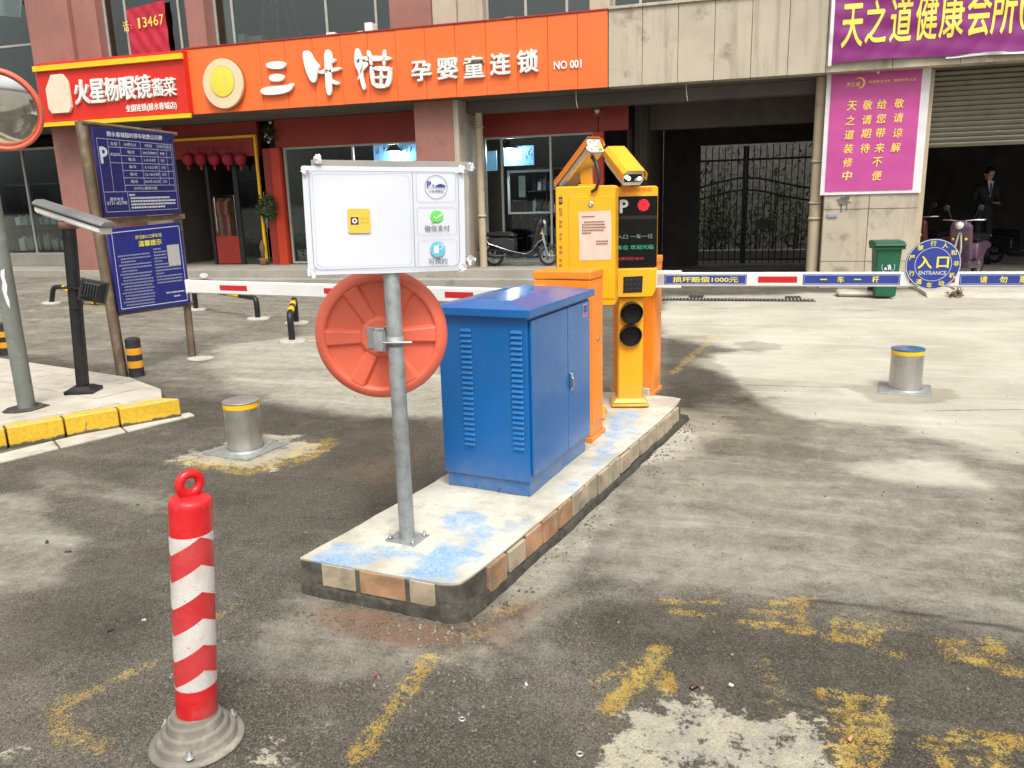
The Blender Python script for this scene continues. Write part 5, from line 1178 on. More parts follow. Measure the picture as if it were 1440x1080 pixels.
mb = MB(T2M); a_ = t2(868, 304, .075); mb.box(hx0+.012, hx1-.006, -.0752, -.0747, a_.z-.022, a_.z); obj('display_strip', mb, mat('display_band', (.02, .021, .022), .3, 0, .05, spec=.3), T2)
for s, u0, v0, u1, v1, m in (('入口 一车一位', 868, 330, 918, 335, 'ledgrey'), ('车位 欢迎光临', 868, 345, 919, 350, 'ledgreen'), ('车牌识别 08:00', 868, 361.5, 905, 365.5, 'leddim')):
    text('display_text', s, TD, dbox(u0, v0, u1, v1), M_[m], T2)
kx0, kx1, kz0, kz1 = dbox(876, 389, 903.5, 411)
mb = MB(T2M); mb.prism([Vector((x, -.0858, z)) for x, z in ((kx0, kz0), (kx1-.004, kz0+.003), (kx1, kz1+.003), (kx0+.003, kz1))], (0, -.004, 0), .001); obj('keypad', mb, M_['black'], T2)
for i in range(4):
    for j in range(3): mb = MB(T2M); x, z = kx0+.022+i*(kx1-kx0-.044)/3, kz0+.022+j*(kz1-kz0-.044)/2; mb.box(x-.007, x+.007, -.094, -.0898, z-.008, z+.008, .001, 1); obj('key', mb, M_['grey_ink'] if False else M_['rubber'], T2)
TH = T2M @ frame((0, -.0705, 0), (1, 0, 0), (0, 0, 1)); a_ = dbox(870, 264, 919, 273)
text('head_writing', '智能停车管理', TH @ Matrix.Translation((0, 0, .001)), (a_[0]+.02, a_[1]-.01, a_[2]+.018, a_[3]-.002), M_['orange'], T2, off=.02)
for u, v in ((888, 439.5), (886.5, 471)):
    c = t2(u, v, .06); LMx = T2M @ Matrix.Translation((c.x, -.055, c.z)) @ Matrix.Rotation(rad(90), 4, 'X'); R = .073
    mb = MB(LMx); mb.lathe([(R, 0), (R, .03), (R-.006, .034), (R-.010, .026), (0, .024)], 32); hl = obj('traffic_light', mb, M_['lens'], T2)
    mb = MB(LMx)
    for k in range(15):     # visor: open hood that is longest at the top
        def ln(k): return .030+.075*max(0, math.cos(rad(-112+k*14.93)-0))**.8
        a0, a1 = rad(90-112+k*14.93), rad(90-112+(k+1)*14.93); l0, l1 = ln(k), ln(k+1)
        p = [(R*math.cos(a0), R*math.sin(a0), .02), (R*math.cos(a1), R*math.sin(a1), .02), (R*math.cos(a1)*1.01, R*math.sin(a1)*1.01, l1), (R*math.cos(a0)*1.01, R*math.sin(a0)*1.01, l0)]
        qv = [Vector(x)*1 for x in p]; inn_ = [Vector((x[0]*.965, x[1]*.965, x[2])) for x in p]; mb.hexa(inn_+qv)
    obj('visor', mb, M_['black'], hl)
    mb = MB(LMx)
    for i in range(-6, 7):
        for j in range(-6, 7):
            if i*i+j*j <= 36: x, z = i*.0088, j*.0088; mb.poly([(x+.0028*math.cos(k*math.pi/3), z+.0028*math.sin(k*math.pi/3), .0285) for k in range(6)])
    o = obj('led_dots', mb, mat('dim_led', (.05, .048, .045), .4, 0, .1, spec=.3), hl); o['kind'] = 'stuff'
# small white block at the foot of terminal 2
p = G(906, 556, .15); mb = MB(RZ((p.x, p.y, .15), -20)); mb.box(-.035, .035, -.012, .012, 0, .055, .003); tag(obj('tile_offcut', mb, M_['slab']), 'small pale tile offcut leaning at the foot of the traffic light terminal', 'tile offcut')
# ---- plate cameras on top
def camera_box(t, P0, P1, w_, h_, mshell, mbody, upv=(0, 0, 1)):
    ax = (P1-P0).normalized(); side = ax.cross(Vector(upv)).normalized(); u_ = side.cross(ax).normalized(); Ln = (P1-P0).length
    M = Matrix(((side.x, ax.x, u_.x, P0.x), (side.y, ax.y, u_.y, P0.y), (side.z, ax.z, u_.z, P0.z), (0, 0, 0, 1)))
    prof = [(-w_/2, -h_*.22), (-w_/2+.018, -h_/2), (w_/2-.018, -h_/2), (w_/2, -h_*.22), (w_/2, h_*.28), (w_/2-.022, h_/2-.008), (-w_/2+.022, h_/2-.008), (-w_/2, h_*.28)]
    mb = MB(M); mb.prism([(x, 0, z) for x, z in prof], (0, Ln, 0), .004); obj('camera_body', mb, mbody, t)
    hp_ = [(-w_/2-.006, -h_*.05), (-w_/2-.006, h_*.30), (-w_/2+.020, h_/2), (w_/2-.020, h_/2), (w_/2+.006, h_*.30), (w_/2+.006, -h_*.05)]
    inn2 = [(x*.955, z-.005) for x, z in hp_]
    mb = MB(M); e0, e1 = -.02, Ln+.035
    for k in range(5):
        a, b, c, d = hp_[k], hp_[k+1], inn2[k+1], inn2[k]
        mb.hexa([(a[0], e0, a[1]), (b[0], e0, b[1]), (c[0], e0, c[1]), (d[0], e0, d[1]), (a[0], e1, a[1]), (b[0], e1, b[1]), (c[0], e1, c[1]), (d[0], e1, d[1])])
    obj('sun_hood', mb, mshell, t); return M, Ln
q1 = T1M @ Vector((0, 0, 0)); Rr = PL(836, 205, (0, q1.y-.03, 0), (0, 1, 0)); Fr = PL(796, 257, (0, q1.y+.20, 0), (0, 1, 0))
CM1, L1 = camera_box(T1, Rr, Fr, .12, .105, M_['orange'], M_['alu'])
mb = MB(CM1); mb.box(-.05, .05, -.006, -.001, -.045, .042, .002); obj('rear_plate', mb, M_['letter'], T1)
for x, z in ((-.03, .02), (.03, .02), (0, .028), (0, -.01), (-.035, -.03), (.02, .0)): mb = MB(CM1); mb.lathe([(.006, 0), (.006, .008), (0, .009)], 8, Matrix.Translation((x, -.006, z)) @ Matrix.Rotation(rad(90), 4, 'X')); obj('connector', mb, M_['chrome'], T1)
mb = MB(CM1); mb.box(.012, .036, -.022, -.006, -.035, -.008, .003); obj('yellow_plug', mb, M_['yellow_ink'], T1)
a, b = PL(826, 262, (0, q1.y+.06, 0), (0, 1, 0)), PL(824, 236, (0, q1.y+.08, 0), (0, 1, 0)); mb = MB(); mb.slab(a, b, .07, .05, (0, 1, 0)); mb.box(a.x-.05, a.x+.05, a.y-.04, a.y+.04, a.z-.004, a.z+.012, .003); obj('camera_bracket', mb, M_['yellow'], T1)
Q = [PL(u, v, (0, q1.y+dy, 0), (0, 1, 0)) for u, v, dy in ((831, 219, -.02), (838, 228, -.06), (842, 242, -.08), (842, 256, -.09), (838, 266, -.09), (832, 270, -.078))]
mb = MB(); mb.tube(Q, [.013, .011, .009, .009, .009, .009], 10); obj('cable', mb, M_['black'], T1)
mb = MB(); mb.tube([Q[0]+Vector((-.02, .01, .03)), Q[0]], .017, 12); obj('cable_gland', mb, M_['black'], T1)
q2 = T2M @ Vector((0, 0, 0)); Rr = PL(866, 219, (0, q2.y+.12, 0), (0, 1, 0)); Fr = PL(890, 249, (0, q2.y-.16, 0), (0, 1, 0))
CM2, L2 = camera_box(T2, Rr, Fr, .15, .115, M_['yellow'], M_['letter'])
mb = MB(CM2); mb.prism([(x, L2+.0, z) for x, z in ((-.055, -.03), (.055, -.03), (.055, .018), (-.055, .018))], (0, .004, 0)); obj('camera_face', mb, M_['black'], T2)
for x, z in ((-.042, -.008), (-.022, -.018), (.028, -.006), (.044, .004)): mb = MB(CM2); mb.lathe([(.0, .0), (.012, .0), (.012, .005), (0, .007)], 12, Matrix.Translation((x, L2+.004, z)) @ Matrix.Rotation(rad(-90), 4, 'X')); obj('lamp', mb, M_['led'] if x != -.022 else M_['chrome'], T2)
a, b = PL(880, 263, (0, q2.y+.03, 0), (0, 1, 0)), PL(876, 236, (0, q2.y+.03, 0), (0, 1, 0)); mb = MB(); mb.slab(a, b, .05, .04, (0, 1, 0)); obj('camera_bracket', mb, M_['orange'], T2)

# ---- sign post with payment board; convex mirror clamped to it
pb = G(573, 757, .15)
PMt = Matrix.Translation((pb.x, pb.y, .149)); sp = thing('payment_sign', 'white parking payment board with green tick on a galvanised post', 'sign', PMt)
mb = MB(PMt); mb.tube([(0, 0, .006), (0, 0, 1.47)], .0325, 28); obj('post', mb, M_['galv'], sp)
mb = MB(PMt @ Matrix.Rotation(rad(-12), 4, 'Z')); mb.box(-.075, .075, -.06, .06, 0, .007, .002); obj('base_plate', mb, M_['galv'], sp)
for x, y in ((-.058, -.043), (.058, -.043), (-.058, .043), (.058, .043)):
    mb = MB(PMt @ Matrix.Rotation(rad(-12), 4, 'Z') @ Matrix.Translation((x, y, .007))); mb.lathe([(.011, 0), (.011, .007), (.005, .008), (.005, .022), (0, .023)], 6); obj('bolt', mb, M_['galv'], sp)
bdir = Vector((math.cos(rad(35)), math.sin(rad(35)), 0)); bnm = Vector((bdir.y, -bdir.x, 0)); pfront = Vector((pb.x, pb.y, 0))+bnm*.045
tl, trr, br_, bl_2 = [PL(u, v, pfront, bnm) for u, v in ((421.7, 233.5), (649.5, 235.5), (654.7, 380.7), (432.6, 387.5))]
o_ = Vector(((tl.x+bl_2.x)/2, (tl.y+bl_2.y)/2, (bl_2.z+br_.z)/2)); BW = ((trr+br_)/2-(tl+bl_2)/2).length; BH = ((tl.z-bl_2.z)+(trr.z-br_.z))/2
ex_ = ((trr+br_)/2-(tl+bl_2)/2); ex_.z = 0
o_.z = bl_2.z; slope = ((trr+br_)/2-(tl+bl_2)/2).z/BW
SM = frame(o_, ex_.normalized()+Vector((0, 0, slope)), (0, 0, 1))
print('board', BW, BH, slope)
mb = MB(SM); mb.box(.035, BW+.02, .022, BH+.022, -.016, -.006, .001); obj('back_plate', mb, M_['alugrey'], sp)
mb = MB(SM); n_ = 14
def bsf(s, r): return (BW*s, BH*r+.001*math.sin(s*9), -.001+.0025*math.sin(s*5+1)*math.cos(r*4))
for i in range(n_):
    for j in range(n_): mb.poly([bsf(i/n_, j/n_), bsf((i+1)/n_, j/n_), bsf((i+1)/n_, (j+1)/n_), bsf(i/n_, (j+1)/n_)])
obj('printed_sheet', mb, M_['sheet'], sp)
mb = MB(SM); mb.box(.06, BW-.06, BH*.3, BH*.36, -.022, -.0165); mb.box(.06, BW-.06, BH*.7, BH*.76, -.022, -.0165); obj('board_rail', mb, M_['galv'], sp)
# zoomed picture coords (6th crop) to board coords
def sb(a, b):
    p = SM.inverted() @ PL(410+a*.1806, 210+b*.1806, o_, SM.to_3x3() @ Vector((0, 0, 1))); return p.x, p.y
ZT = SM @ Matrix.Translation((0, 0, .0035))
x0, y0 = sb(165, 945); x1, y1 = sb(1290, 160)
line_rect(ZT, .022, BW-.025, .020, BH-.018, .0022, M_['grey_ink'], sp, .025)
dvx = .665*BW
mb = MB(ZT); mb.box(dvx-.001, dvx+.001, .020, BH-.018, 0, .0006); obj('border_line', mb, M_['grey_ink'], sp)
line_rect(ZT, .034, dvx-.012, .030, BH-.030, .0012, M_['dim_ink'], sp, .02, dash=.006)
cells = [(.672, .985), (.355, .655), (.045, .338)]
for a, b in cells: line_rect(ZT, dvx+.014, BW-.036, BH*a, BH*b-.012, .0012, M_['dim_ink'], sp, .012)
# centre tile of the code panel (the code itself is left out)
cx_, cy_ = sb(525, 557)
mb = MB(ZT); mb.prism([(*p, 0) for p in roundrect(cx_-.042, cx_+.042, cy_-.045, cy_+.045, .008)], (0, 0, .0008)); obj('centre_tile', mb, mat('amber_print', (.80, .48, .06), .4, 0, .03), sp)
mb = MB(ZT); mb.prism([(*p, .0009) for p in roundrect(cx_-.032, cx_-.002, cy_-.014, cy_+.014, .002)], (0, 0, .0004)); obj('emblem', mb, M_['black_ink'], sp)
annulus(ZT @ Matrix.Translation((cx_-.017, cy_, 0)), .007, .005, M_['letter'], sp, 'emblem_ring', 20, .0014)
text('sheet_writing', '秒泊', ZT @ Matrix.Translation((0, 0, .001)), (cx_+.006, cx_+.036, cy_+.002, cy_+.014), M_['orange'], sp); text('sheet_writing', '智慧停车', ZT @ Matrix.Translation((0, 0, .001)), (cx_+.006, cx_+.036, cy_-.010, cy_-.004), M_['orange'], sp)
ccx = (dvx+.014+BW-.036)/2
c0y = BH*.672+(BH*(.985-.672)-.012)/2
annulus(ZT @ Matrix.Translation((ccx, c0y, 0)), .044, .0012, M_['navy_ink'], sp, 'ring_line', 48, 0)
T3 = ZT @ Matrix.Translation((0, 0, .0008))
text('sheet_writing', 'P', T3, (ccx-.036, ccx-.020, c0y+.000, c0y+.022), M_['navy_ink'], sp, off=.03); text('sheet_writing', 'A', T3, (ccx-.017, ccx-.006, c0y+.000, c0y+.012), M_['black_ink'], sp)
mb = MB(T3); mb.prism([(ccx-.002, c0y+.001, 0), (ccx+.036, c0y+.001, 0), (ccx+.037, c0y+.006, 0), (ccx+.028, c0y+.009, 0), (ccx+.020, c0y+.012, 0), (ccx+.010, c0y+.011, 0), (ccx+.004, c0y+.007, 0), (ccx-.002, c0y+.006, 0)], (0, 0, .0004)); mb.box(ccx-.038, ccx+.038, c0y-.0035, c0y-.0025, 0, .0003); obj('car_pictogram', mb, M_['navy_ink'], sp)
text('sheet_writing', '小车停靠区', T3, (ccx-.030, ccx+.030, c0y-.022, c0y-.010), M_['black_ink'], sp)
c1y = BH*.355+(BH*.30-.012)/2
text('sheet_writing', '微信支付', T3, (ccx-.050, ccx+.050, c1y-.040, c1y-.016), M_['black_ink'], sp)
mb = MB(ZT); mb.lathe([(.026, 0), (.026, .0006), (0, .0006)], 28, Matrix.Translation((ccx, c1y+.018, 0)) @ Matrix.Diagonal((1, .85, 1, 1))); mb.prism([(ccx-.018, c1y+.004, 0), (ccx-.006, c1y-.002, 0), (ccx-.022, c1y-.008, 0)][::-1], (0, 0, .0006)); obj('green_bubble', mb, M_['green_ink'], sp)
mb = MB(T3); mb.slab((ccx-.012, c1y+.018, .0003), (ccx-.003, c1y+.010, .0003), .0045, .0005); mb.slab((ccx-.004, c1y+.010, .0004), (ccx+.024, c1y+.028, .0004), .0045, .0005); obj('tick', mb, M_['letter'], sp)
c2y = BH*.045+(BH*(.338-.045)-.012)/2
text('sheet_writing', '可预约', T3, (ccx-.038, ccx+.038, c2y-.042, c2y-.018), M_['black_ink'], sp)
mb = MB(ZT); mb.lathe([(.030, 0), (.030, .0006), (0, .0006)], 32, Matrix.Translation((ccx, c2y+.016, 0))); obj('blue_disc', mb, M_['cyan_ink'], sp)
mb = MB(T3); mb.prism([(*p, 0) for p in roundrect(ccx-.015, ccx+.003, c2y+.001, c2y+.030, .003)], (0, 0, .0004)); obj('phone_pictogram', mb, M_['letter'], sp)
annulus(T3 @ Matrix.Translation((ccx+.010, c2y+.026, .0004)), .010, .0022, M_['letter'], sp, 'clock_ring', 24, 0)
def tape(x, y, r=.018):
    mb = MB(SM)
    for _ in range(7):
        a = random.uniform(0, 6.3); c = Vector((x+random.uniform(-.5, .5)*r, y+random.uniform(-.5, .5)*r, random.uniform(.002, .012))); d = Vector((math.cos(a), math.sin(a), random.uniform(-.4, .4)))*r*random.uniform(.4, .9); e = Vector((-math.sin(a), math.cos(a), .3))*r*.35
        mb.poly([c-d-e, c+d-e, c+d*.8+e, c-d+e])
    obj('tape_scrap', mb, M_['posterwhite'], sp)['kind'] = 'stuff'
for x, y in ((.012, BH-.012), (BW-.012, BH-.008), (.012, .010), (BW-.012, .012), (BW+.022, BH+.002), (BW+.018, .04), (.055, BH+.026)): tape(x, y)
# convex mirror seen from behind
mdir = Vector((-.35, .93, .04)).normalized()     # the way its glass faces
mc = PL(535.5, 473.5, (pb.x, pb.y+.085, 0), (0, 1, 0)); mR = 187/2/FPX*((mc-CP).dot(fw))
sd_ = mdir.cross(Vector((0, 0, 1))).normalized(); uu = sd_.cross(mdir)
MM = Matrix(((sd_.x, uu.x, mdir.x, mc.x), (sd_.y, uu.y, mdir.y, mc.y), (sd_.z, uu.z, mdir.z, mc.z), (0, 0, 0, 1)))
# local z points away from the camera; back of the dish is at small z
cm = thing('convex_mirror', 'orange backed round traffic mirror seen from behind on the galvanised post', 'traffic mirror', Matrix.Translation(mc))
mb = MB(MM); r = mR
mb.lathe([(0, .008), (r*.80, .022), (r*.815, .016), (r*.83, .008), (r*.86, .004), (r*.93, .012), (r*.985, .030), (r, .045), (r, .062), (r*.97, .065), (r*.93, .055)], 72, cap=False); obj('dish', mb, M_['mirror_orange'], cm)
mb = MB(MM); mb.lathe([(r*.33, .016), (r*.315, .0), (r*.28, -.008), (r*.24, -.010), (0, -.010)], 48, cap=False); obj('hub', mb, M_['mirror_orange'], cm)
for k in range(6):
    a = rad(k*60+0); A = MM @ Matrix.Rotation(a, 4, 'Z'); mb = MB(A); wi, wo = r*.10, r*.13
    mb.hexa([(r*.29, -wi*1.25, .018), (r*.29, wi*1.25, .018), (r*.83, wo*1.25, .026), (r*.83, -wo*1.25, .026), (r*.29, -wi*.8, -.003), (r*.29, wi*.8, -.003), (r*.83, wo*.8, .004), (r*.83, -wo*.8, .004)], .004); obj('rib', mb, M_['mirror_orange'], cm)
mb = MB(MM); mb.lathe([(r*.95, .055), (r*.7, .085), (r*.4, .105), (0, .115)], 48, cap=False); obj('mirror_face', mb, mat('mirror_glass', (.75, .75, .75), .04, 1, .02), cm)
mb = MB(MM); mb.box(-.055, .03, -.045, .045, -.016, -.0105, .002); mb.box(-.02, .02, -.045, .045, -.05, -.016, .002); obj('bracket', mb, M_['galv'], cm)
zc = mc.z; mb = MB(); mb.tube([(pb.x, pb.y, zc-.02), (pb.x, pb.y, zc+.02)], .0345, 24); obj('clamp_band', mb, M_['galv'], cm)
mb = MB(); d_ = Vector((.96, .2, 0)).normalized(); c = Vector((pb.x, pb.y, zc-.0))-Vector((d_.y, -d_.x, 0))*-.038; mb.tube([c-d_*.045, c+d_*.075], .0045, 8); obj('clamp_bolt', mb, M_['chrome'], cm)
mb = MB(); mb.slab(Vector((pb.x-.062, pb.y-.005, zc)), Vector((pb.x-.03, pb.y-.03, zc)), .006, .085, (0, 0, 1)); mb.slab(Vector((pb.x-.065, pb.y-.02, zc-.04)), Vector((pb.x-.065, pb.y-.02, zc+.04)), .04, .006, (0, 1, 0)); obj('clamp_plate', mb, M_['galv'], cm)
# ============================================================ FLEXIBLE BOLLARD (front left)
fb = G(278, 1041, 0); FBM = Matrix.Translation((fb.x, fb.y, 0))
lean = Matrix.Rotation(rad(5.2), 4, Vector((-math.sin(YAW+rad(90)+rad(0)), math.cos(YAW+rad(90)), 0)).cross(Vector((0, 0, 1))) if False else Vector((-math.sin(YAW), math.cos(YAW), 0)))
def chev_mat():
    m, t, b, o = base_mat('red_white_chevron_sheeting')
    sp = nn(t, 'ShaderNodeSeparateXYZ'); L(t, o, sp.inputs[0])
    # cylinder angle around the leaning axis, apex at -18 degrees
    ax = mth(t, 'SUBTRACT', sp.outputs['X'], mth(t, 'MULTIPLY', sp.outputs['Z'], LX)); ay = mth(t, 'SUBTRACT', sp.outputs['Y'], mth(t, 'MULTIPLY', sp.outputs['Z'], LY))
    th = mth(t, 'ARCTAN2', ay, ax); th = mth(t, 'ABSOLUTE', mth(t, 'WRAP', mth(t, 'ADD', th, rad(28)), rad(90), rad(-90)))
    v = mth(t, 'ADD', sp.outputs['Z'], mth(t, 'MULTIPLY', th, .034))
    ph = mth(t, 'FRACT', mth(t, 'DIVIDE', mth(t, 'SUBTRACT', v, .013), .164))
    wh = mth(t, 'LESS_THAN', ph, .5); up_ = mth(t, 'LESS_THAN', sp.outputs['Z'], .670); dn = mth(t, 'GREATER_THAN', sp.outputs['Z'], .198)
    f = mth(t, 'MULTIPLY', wh, mth(t, 'MULTIPLY', up_, dn)); sheet = mth(t, 'MULTIPLY', up_, dn)
    n1 = noise(t, o, 9, 6, .65); sc = noise(t, o, 60, 4, .7)
    red = mixc(t, sheet, mixc(t, ramp(t, n1, .3, .7), (.58, .008, .014), (.66, .016, .02)), mixc(t, ramp(t, n1, .35, .65), (.50, .026, .030), (.56, .05, .052)))
    wht = mixc(t, ramp(t, n1, .4, .65), (.66, .61, .58), (.54, .49, .46))
    c = mixc(t, f, red, wht); c = mixc(t, mth(t, 'MULTIPLY', ramp(t, sc, .60, .72), .5), c, (.28, .2, .17)); c = mixc(t, mth(t, 'MULTIPLY', ramp(t, noise(t, o, 4.5, 8, .75, .8), .52, .7), .30), c, (.34, .25, .2))
    low = mth(t, 'MULTIPLY', mth(t, 'SUBTRACT', 1, ramp(t, sp.outputs['Z'], .06, .22)), ramp(t, n1, .4, .6)); c = mixc(t, mth(t, 'MULTIPLY', low, .35), c, (.30, .22, .18))
    c = mixc(t, mth(t, 'MULTIPLY', ramp(t, noise(t, o, 160, 2, .5), .66, .70), .5), c, (.12, .07, .06))
    L(t, c, b.inputs['Base Color']); b.inputs['Roughness'].default_value = .42; bump(t, b, sc, .25, .0008); return m
axv = lean @ Vector((0, 0, 1)); LX, LY = axv.x/axv.z, axv.y/axv.z
flex = thing('flexible_bollard', 'red and white chevron flexible bollard with ring top on a ribbed grey base', 'bollard', FBM)
r = .0575; sh_ = FBM @ lean
mb = MB(FBM @ Matrix.Diagonal((.94, .94, 1, 1))); mb.lathe([(.143, 0), (.145, .006), (.140, .013), (.126, .016), (.121, .013), (.120, .030), (.116, .037), (.106, .039), (.101, .036), (.100, .054), (.096, .061), (.088, .063), (.0835, .060), (.0825, .080), (.079, .087), (.073, .089), (.069, .086), (.068, .100), (.065, .106), (0, .106)], 56); obj('rubber_base', mb, M_['greyrubber'], flex)
for a in (-62, 60, 178):
    mb = MB(FBM @ Matrix.Translation((.112*math.cos(rad(a)), .112*math.sin(rad(a)), .026))); mb.lathe([(.014, 0), (.014, .003), (.010, .003), (.009, .013), (.005, .014), (.005, .022), (0, .023)], 10); obj('anchor_bolt', mb, M_['galv'], flex)
mb = MB(sh_); prof = [(0, .09), (r*.86, .092), (r, .106), (r, .198), (r+.0012, .20)]+[(r+.0012, .20+k*.019) for k in range(1, 25)]+[(r, .672), (r, .757), (r*.97, .768), (r*.86, .774), (r*.6, .780), (0, .783)]
mb.lathe(prof, 56); obj('shaft', mb, chev_mat(), flex)
mb = MB(sh_ @ Matrix.Rotation(rad(-48+90+22), 4, 'Z')); mb.tube([(.029*math.cos(2*math.pi*k/28), 0, .814+.029*math.sin(2*math.pi*k/28)) for k in range(28)], .0135, 12, True); obj('ring_handle', mb, M_['red_plastic'], flex)
# ---- steel bollards
def steel(label, u, v, ztop, R, capm, gold=True):
    p = G(u, v, 0); M = Matrix.Translation((p.x, p.y, 0)); t = thing('steel_bollard', label, 'bollard', M, 'automatic steel bollards in the lanes'); del t['group']
    mb = MB(M @ Matrix.Rotation(rad(-9), 4, 'Z')); mb.box(-.19, .19, -.19, .19, -.01, .012, .004); mb.lathe([(R+.03, .012), (R+.028, .02), (R+.004, .021)], 40, cap=False); obj('floor_plate', mb, M_['galv'], t)
    mb = MB(M); mb.lathe([(R, 0), (R, ztop-.045)], 48, cap=False); obj('tube', mb, M_['steel'], t)
    mb = MB(M); mb.lathe([(R+.0005, ztop-.045), (R+.002, ztop-.044), (R+.002, ztop-.014), (R+.0005, ztop-.013)], 48, cap=False); obj('reflective_band', mb, M_['sign_yel'], t)
    mb = MB(M); mb.lathe([(R, ztop-.013), (R+.004, ztop-.011), (R+.004, ztop-.002), (R, ztop), (R*.2, ztop+.001), (R*.18, ztop-.002), (0, ztop-.002)], 48); obj('cap', mb, capm, t); return t
steel('brushed steel bollard with grey cap on the painted concrete patch left of the island', 346, 632, .335, .112, mat('grey_cap', (.36, .35, .33), .4, .5, .1, 8))
steel('brushed steel bollard with blue cap in the lane right of the island', 1272, 548, .335, .118, mat('blue_cap', (.03, .13, .26), .3, 0, .2, 8, coat=.3))
# ---- left: grey pole with convex mirror
pl_ = G(38, 573, .15); PT = Matrix.Translation((pl_.x, pl_.y, .149)); gp = thing('mirror_pole', 'thick grey-green pole on the pavement at the left edge', 'pole', PT)
mb = MB(PT); mb.tube([(0, 0, 0), (0, 0, 2.2)], .058, 24); obj('pole_tube', mb, M_['polegrey'], gp)
mb = MB(PT); bm_ = [(.15*(1+.25*random.uniform(-1, 1))*math.cos(k*.52), .15*(1+.25*random.uniform(-1, 1))*math.sin(k*.52)) for k in range(12)]; mb.prism([(*p, -.005) for p in bm_], (0, 0, .012), .004); obj('mortar_foot', mb, M_['mortar'], gp)
mb = MB(); 
for k in range(3):
    a_ = W(9+k*2, 350+k*22, pl_.y-.06)
sc_ = MB(PT); nfl = Vector((.62, -.78, 0))
A = PT @ Matrix.Rotation(math.atan2(-.78, .62), 4, 'Z'); s2 = MB(A); Lft = [(.012, .74), (.016, .80), (.008, .84), (.018, .90), (.012, .96), (.020, 1.02)]; Rgt = [(-.004, 1.01), (-.012, .97), (-.006, .93), (-.016, .88), (-.010, .82), (-.002, .77)]
s2.prism([Vector((.0585, y, z)) for y, z in Lft+Rgt], (.0012, 0, 0)); obj('torn_sticker', s2, M_['posterwhite'], gp)
mcn = PL(0, 153, (0, pl_.y-.05, 0), (0, 1, 0)); nd = Vector((.50, -.85, -.30)).normalized(); R = .262
sd_ = Vector((0, 0, 1)).cross(nd).normalized(); uu = nd.cross(sd_); MM2 = Matrix(((sd_.x, uu.x, nd.x, mcn.x), (sd_.y, uu.y, nd.y, mcn.y), (sd_.z, uu.z, nd.z, mcn.z), (0, 0, 0, 1)))
m2 = thing('convex_mirror', 'orange rimmed convex mirror at the left edge with its glass towards the viewer', 'traffic mirror', Matrix.Translation(mcn))
mb = MB(MM2); mb.lathe([(0, -.07), (R*.5, -.065), (R*.9, -.03), (R, 0), (R+.004, .03), (R-.004, .05), (R-.022, .045), (R-.026, .02)], 64, cap=False); obj('rim', mb, M_['mirror_orange'], m2)
mb = MB(MM2); mb.lathe([(R-.026, .02), (R*.75, .042), (R*.5, .060), (R*.25, .070), (0, .073)], 64, cap=False); obj('mirror_face', mb, mat('dusty_mirror_glass', (.62, .62, .60), .09, 1, .1, 4, (.35, .32, .27), .5, 5), m2)
mb = MB(); mb.slab(mcn-nd*.07, Vector((pl_.x, pl_.y, mcn.z)), .05, .05); obj('bracket', mb, M_['galv'], m2)
# ---- black camera pole with floodlight
bp = G(118, 551, .15); top = PL(97, 322, (0, bp.y, 0), (0, 1, 0)); BPT = Matrix.Translation((bp.x, bp.y, .149)); bpo = thing('camera_pole', 'black square pole carrying a long white camera beside the notice board', 'camera pole', BPT)
mb = MB(BPT @ Matrix.Rotation(rad(20), 4, 'Z')); mb.box(-.11, .11, -.10, .10, 0, .03, .006); mb.hexa([(-.10, -.09, .03), (.10, -.09, .03), (.10, .09, .03), (-.10, .09, .03), (-.06, -.055, .055), (.06, -.055, .055), (.06, .055, .055), (-.06, .055, .055)], .004); obj('base', mb, M_['blackmetal'], bpo)
b_ = Vector((bp.x, bp.y, .2)); mb = MB(); mb.slab(b_, top, .070, .070, (1, .3, 0)); obj('pole_tube', mb, M_['blackmetal'], bpo)
mb = MB(); mb.slab(top, top+Vector((0, 0, .055)), .10, .10, (1, .3, 0)); obj('collar', mb, M_['pink'], bpo)
mb = MB(); mb.slab(top+Vector((0, 0, .055)), top+Vector((0, 0, .13)), .09, .03, (1, .3, 0)); obj('bracket', mb, M_['blackmetal'], bpo)
A_, B_ = PL(57, 290, (0, bp.y+.10, 0), (0, 1, 0)), PL(151, 321, (0, bp.y-.14, 0), (0, 1, 0))
ax = (B_-A_).normalized(); s_ = ax.cross(Vector((0, 0, 1))).normalized(); u_ = s_.cross(ax); Ln = (B_-A_).length
CMx = Matrix(((s_.x, ax.x, u_.x, A_.x), (s_.y, ax.y, u_.y, A_.y), (s_.z, ax.z, u_.z, A_.z), (0, 0, 0, 1)))
mb = MB(CMx); mb.prism([(x, 0, z) for x, z in ((-.05, -.03), (-.036, -.05), (.036, -.05), (.05, -.03), (.05, .02), (-.05, .02))], (0, Ln-.02, 0), .004); obj('camera_body', mb, M_['letter'], bpo)
mb = MB(CMx); mb.prism([(x, -.01, z) for x, z in ((-.062, .012), (-.062, .030), (-.03, .052), (.03, .052), (.062, .030), (.062, .012))], (0, Ln+.03, 0), .003); obj('sun_hood', mb, mat('hood_grey', (.20, .205, .20), .5, .2, .08), bpo)
mb = MB(CMx); mb.box(-.052, .052, 0, Ln-.02, .0, .012); obj('shade_gap', mb, M_['black'], bpo)
fl_ = PL(131, 409, (0, bp.y-.02, 0), (0, 1, 0)); ft = thing('floodlight', 'small black floodlight clamped to the black camera pole', 'floodlight', Matrix.Translation(fl_))
FM_ = Matrix.Translation(fl_) @ Matrix.Rotation(rad(28), 4, 'Z') @ Matrix.Rotation(rad(-12), 4, 'X') @ Matrix.Rotation(rad(14), 4, 'Y')
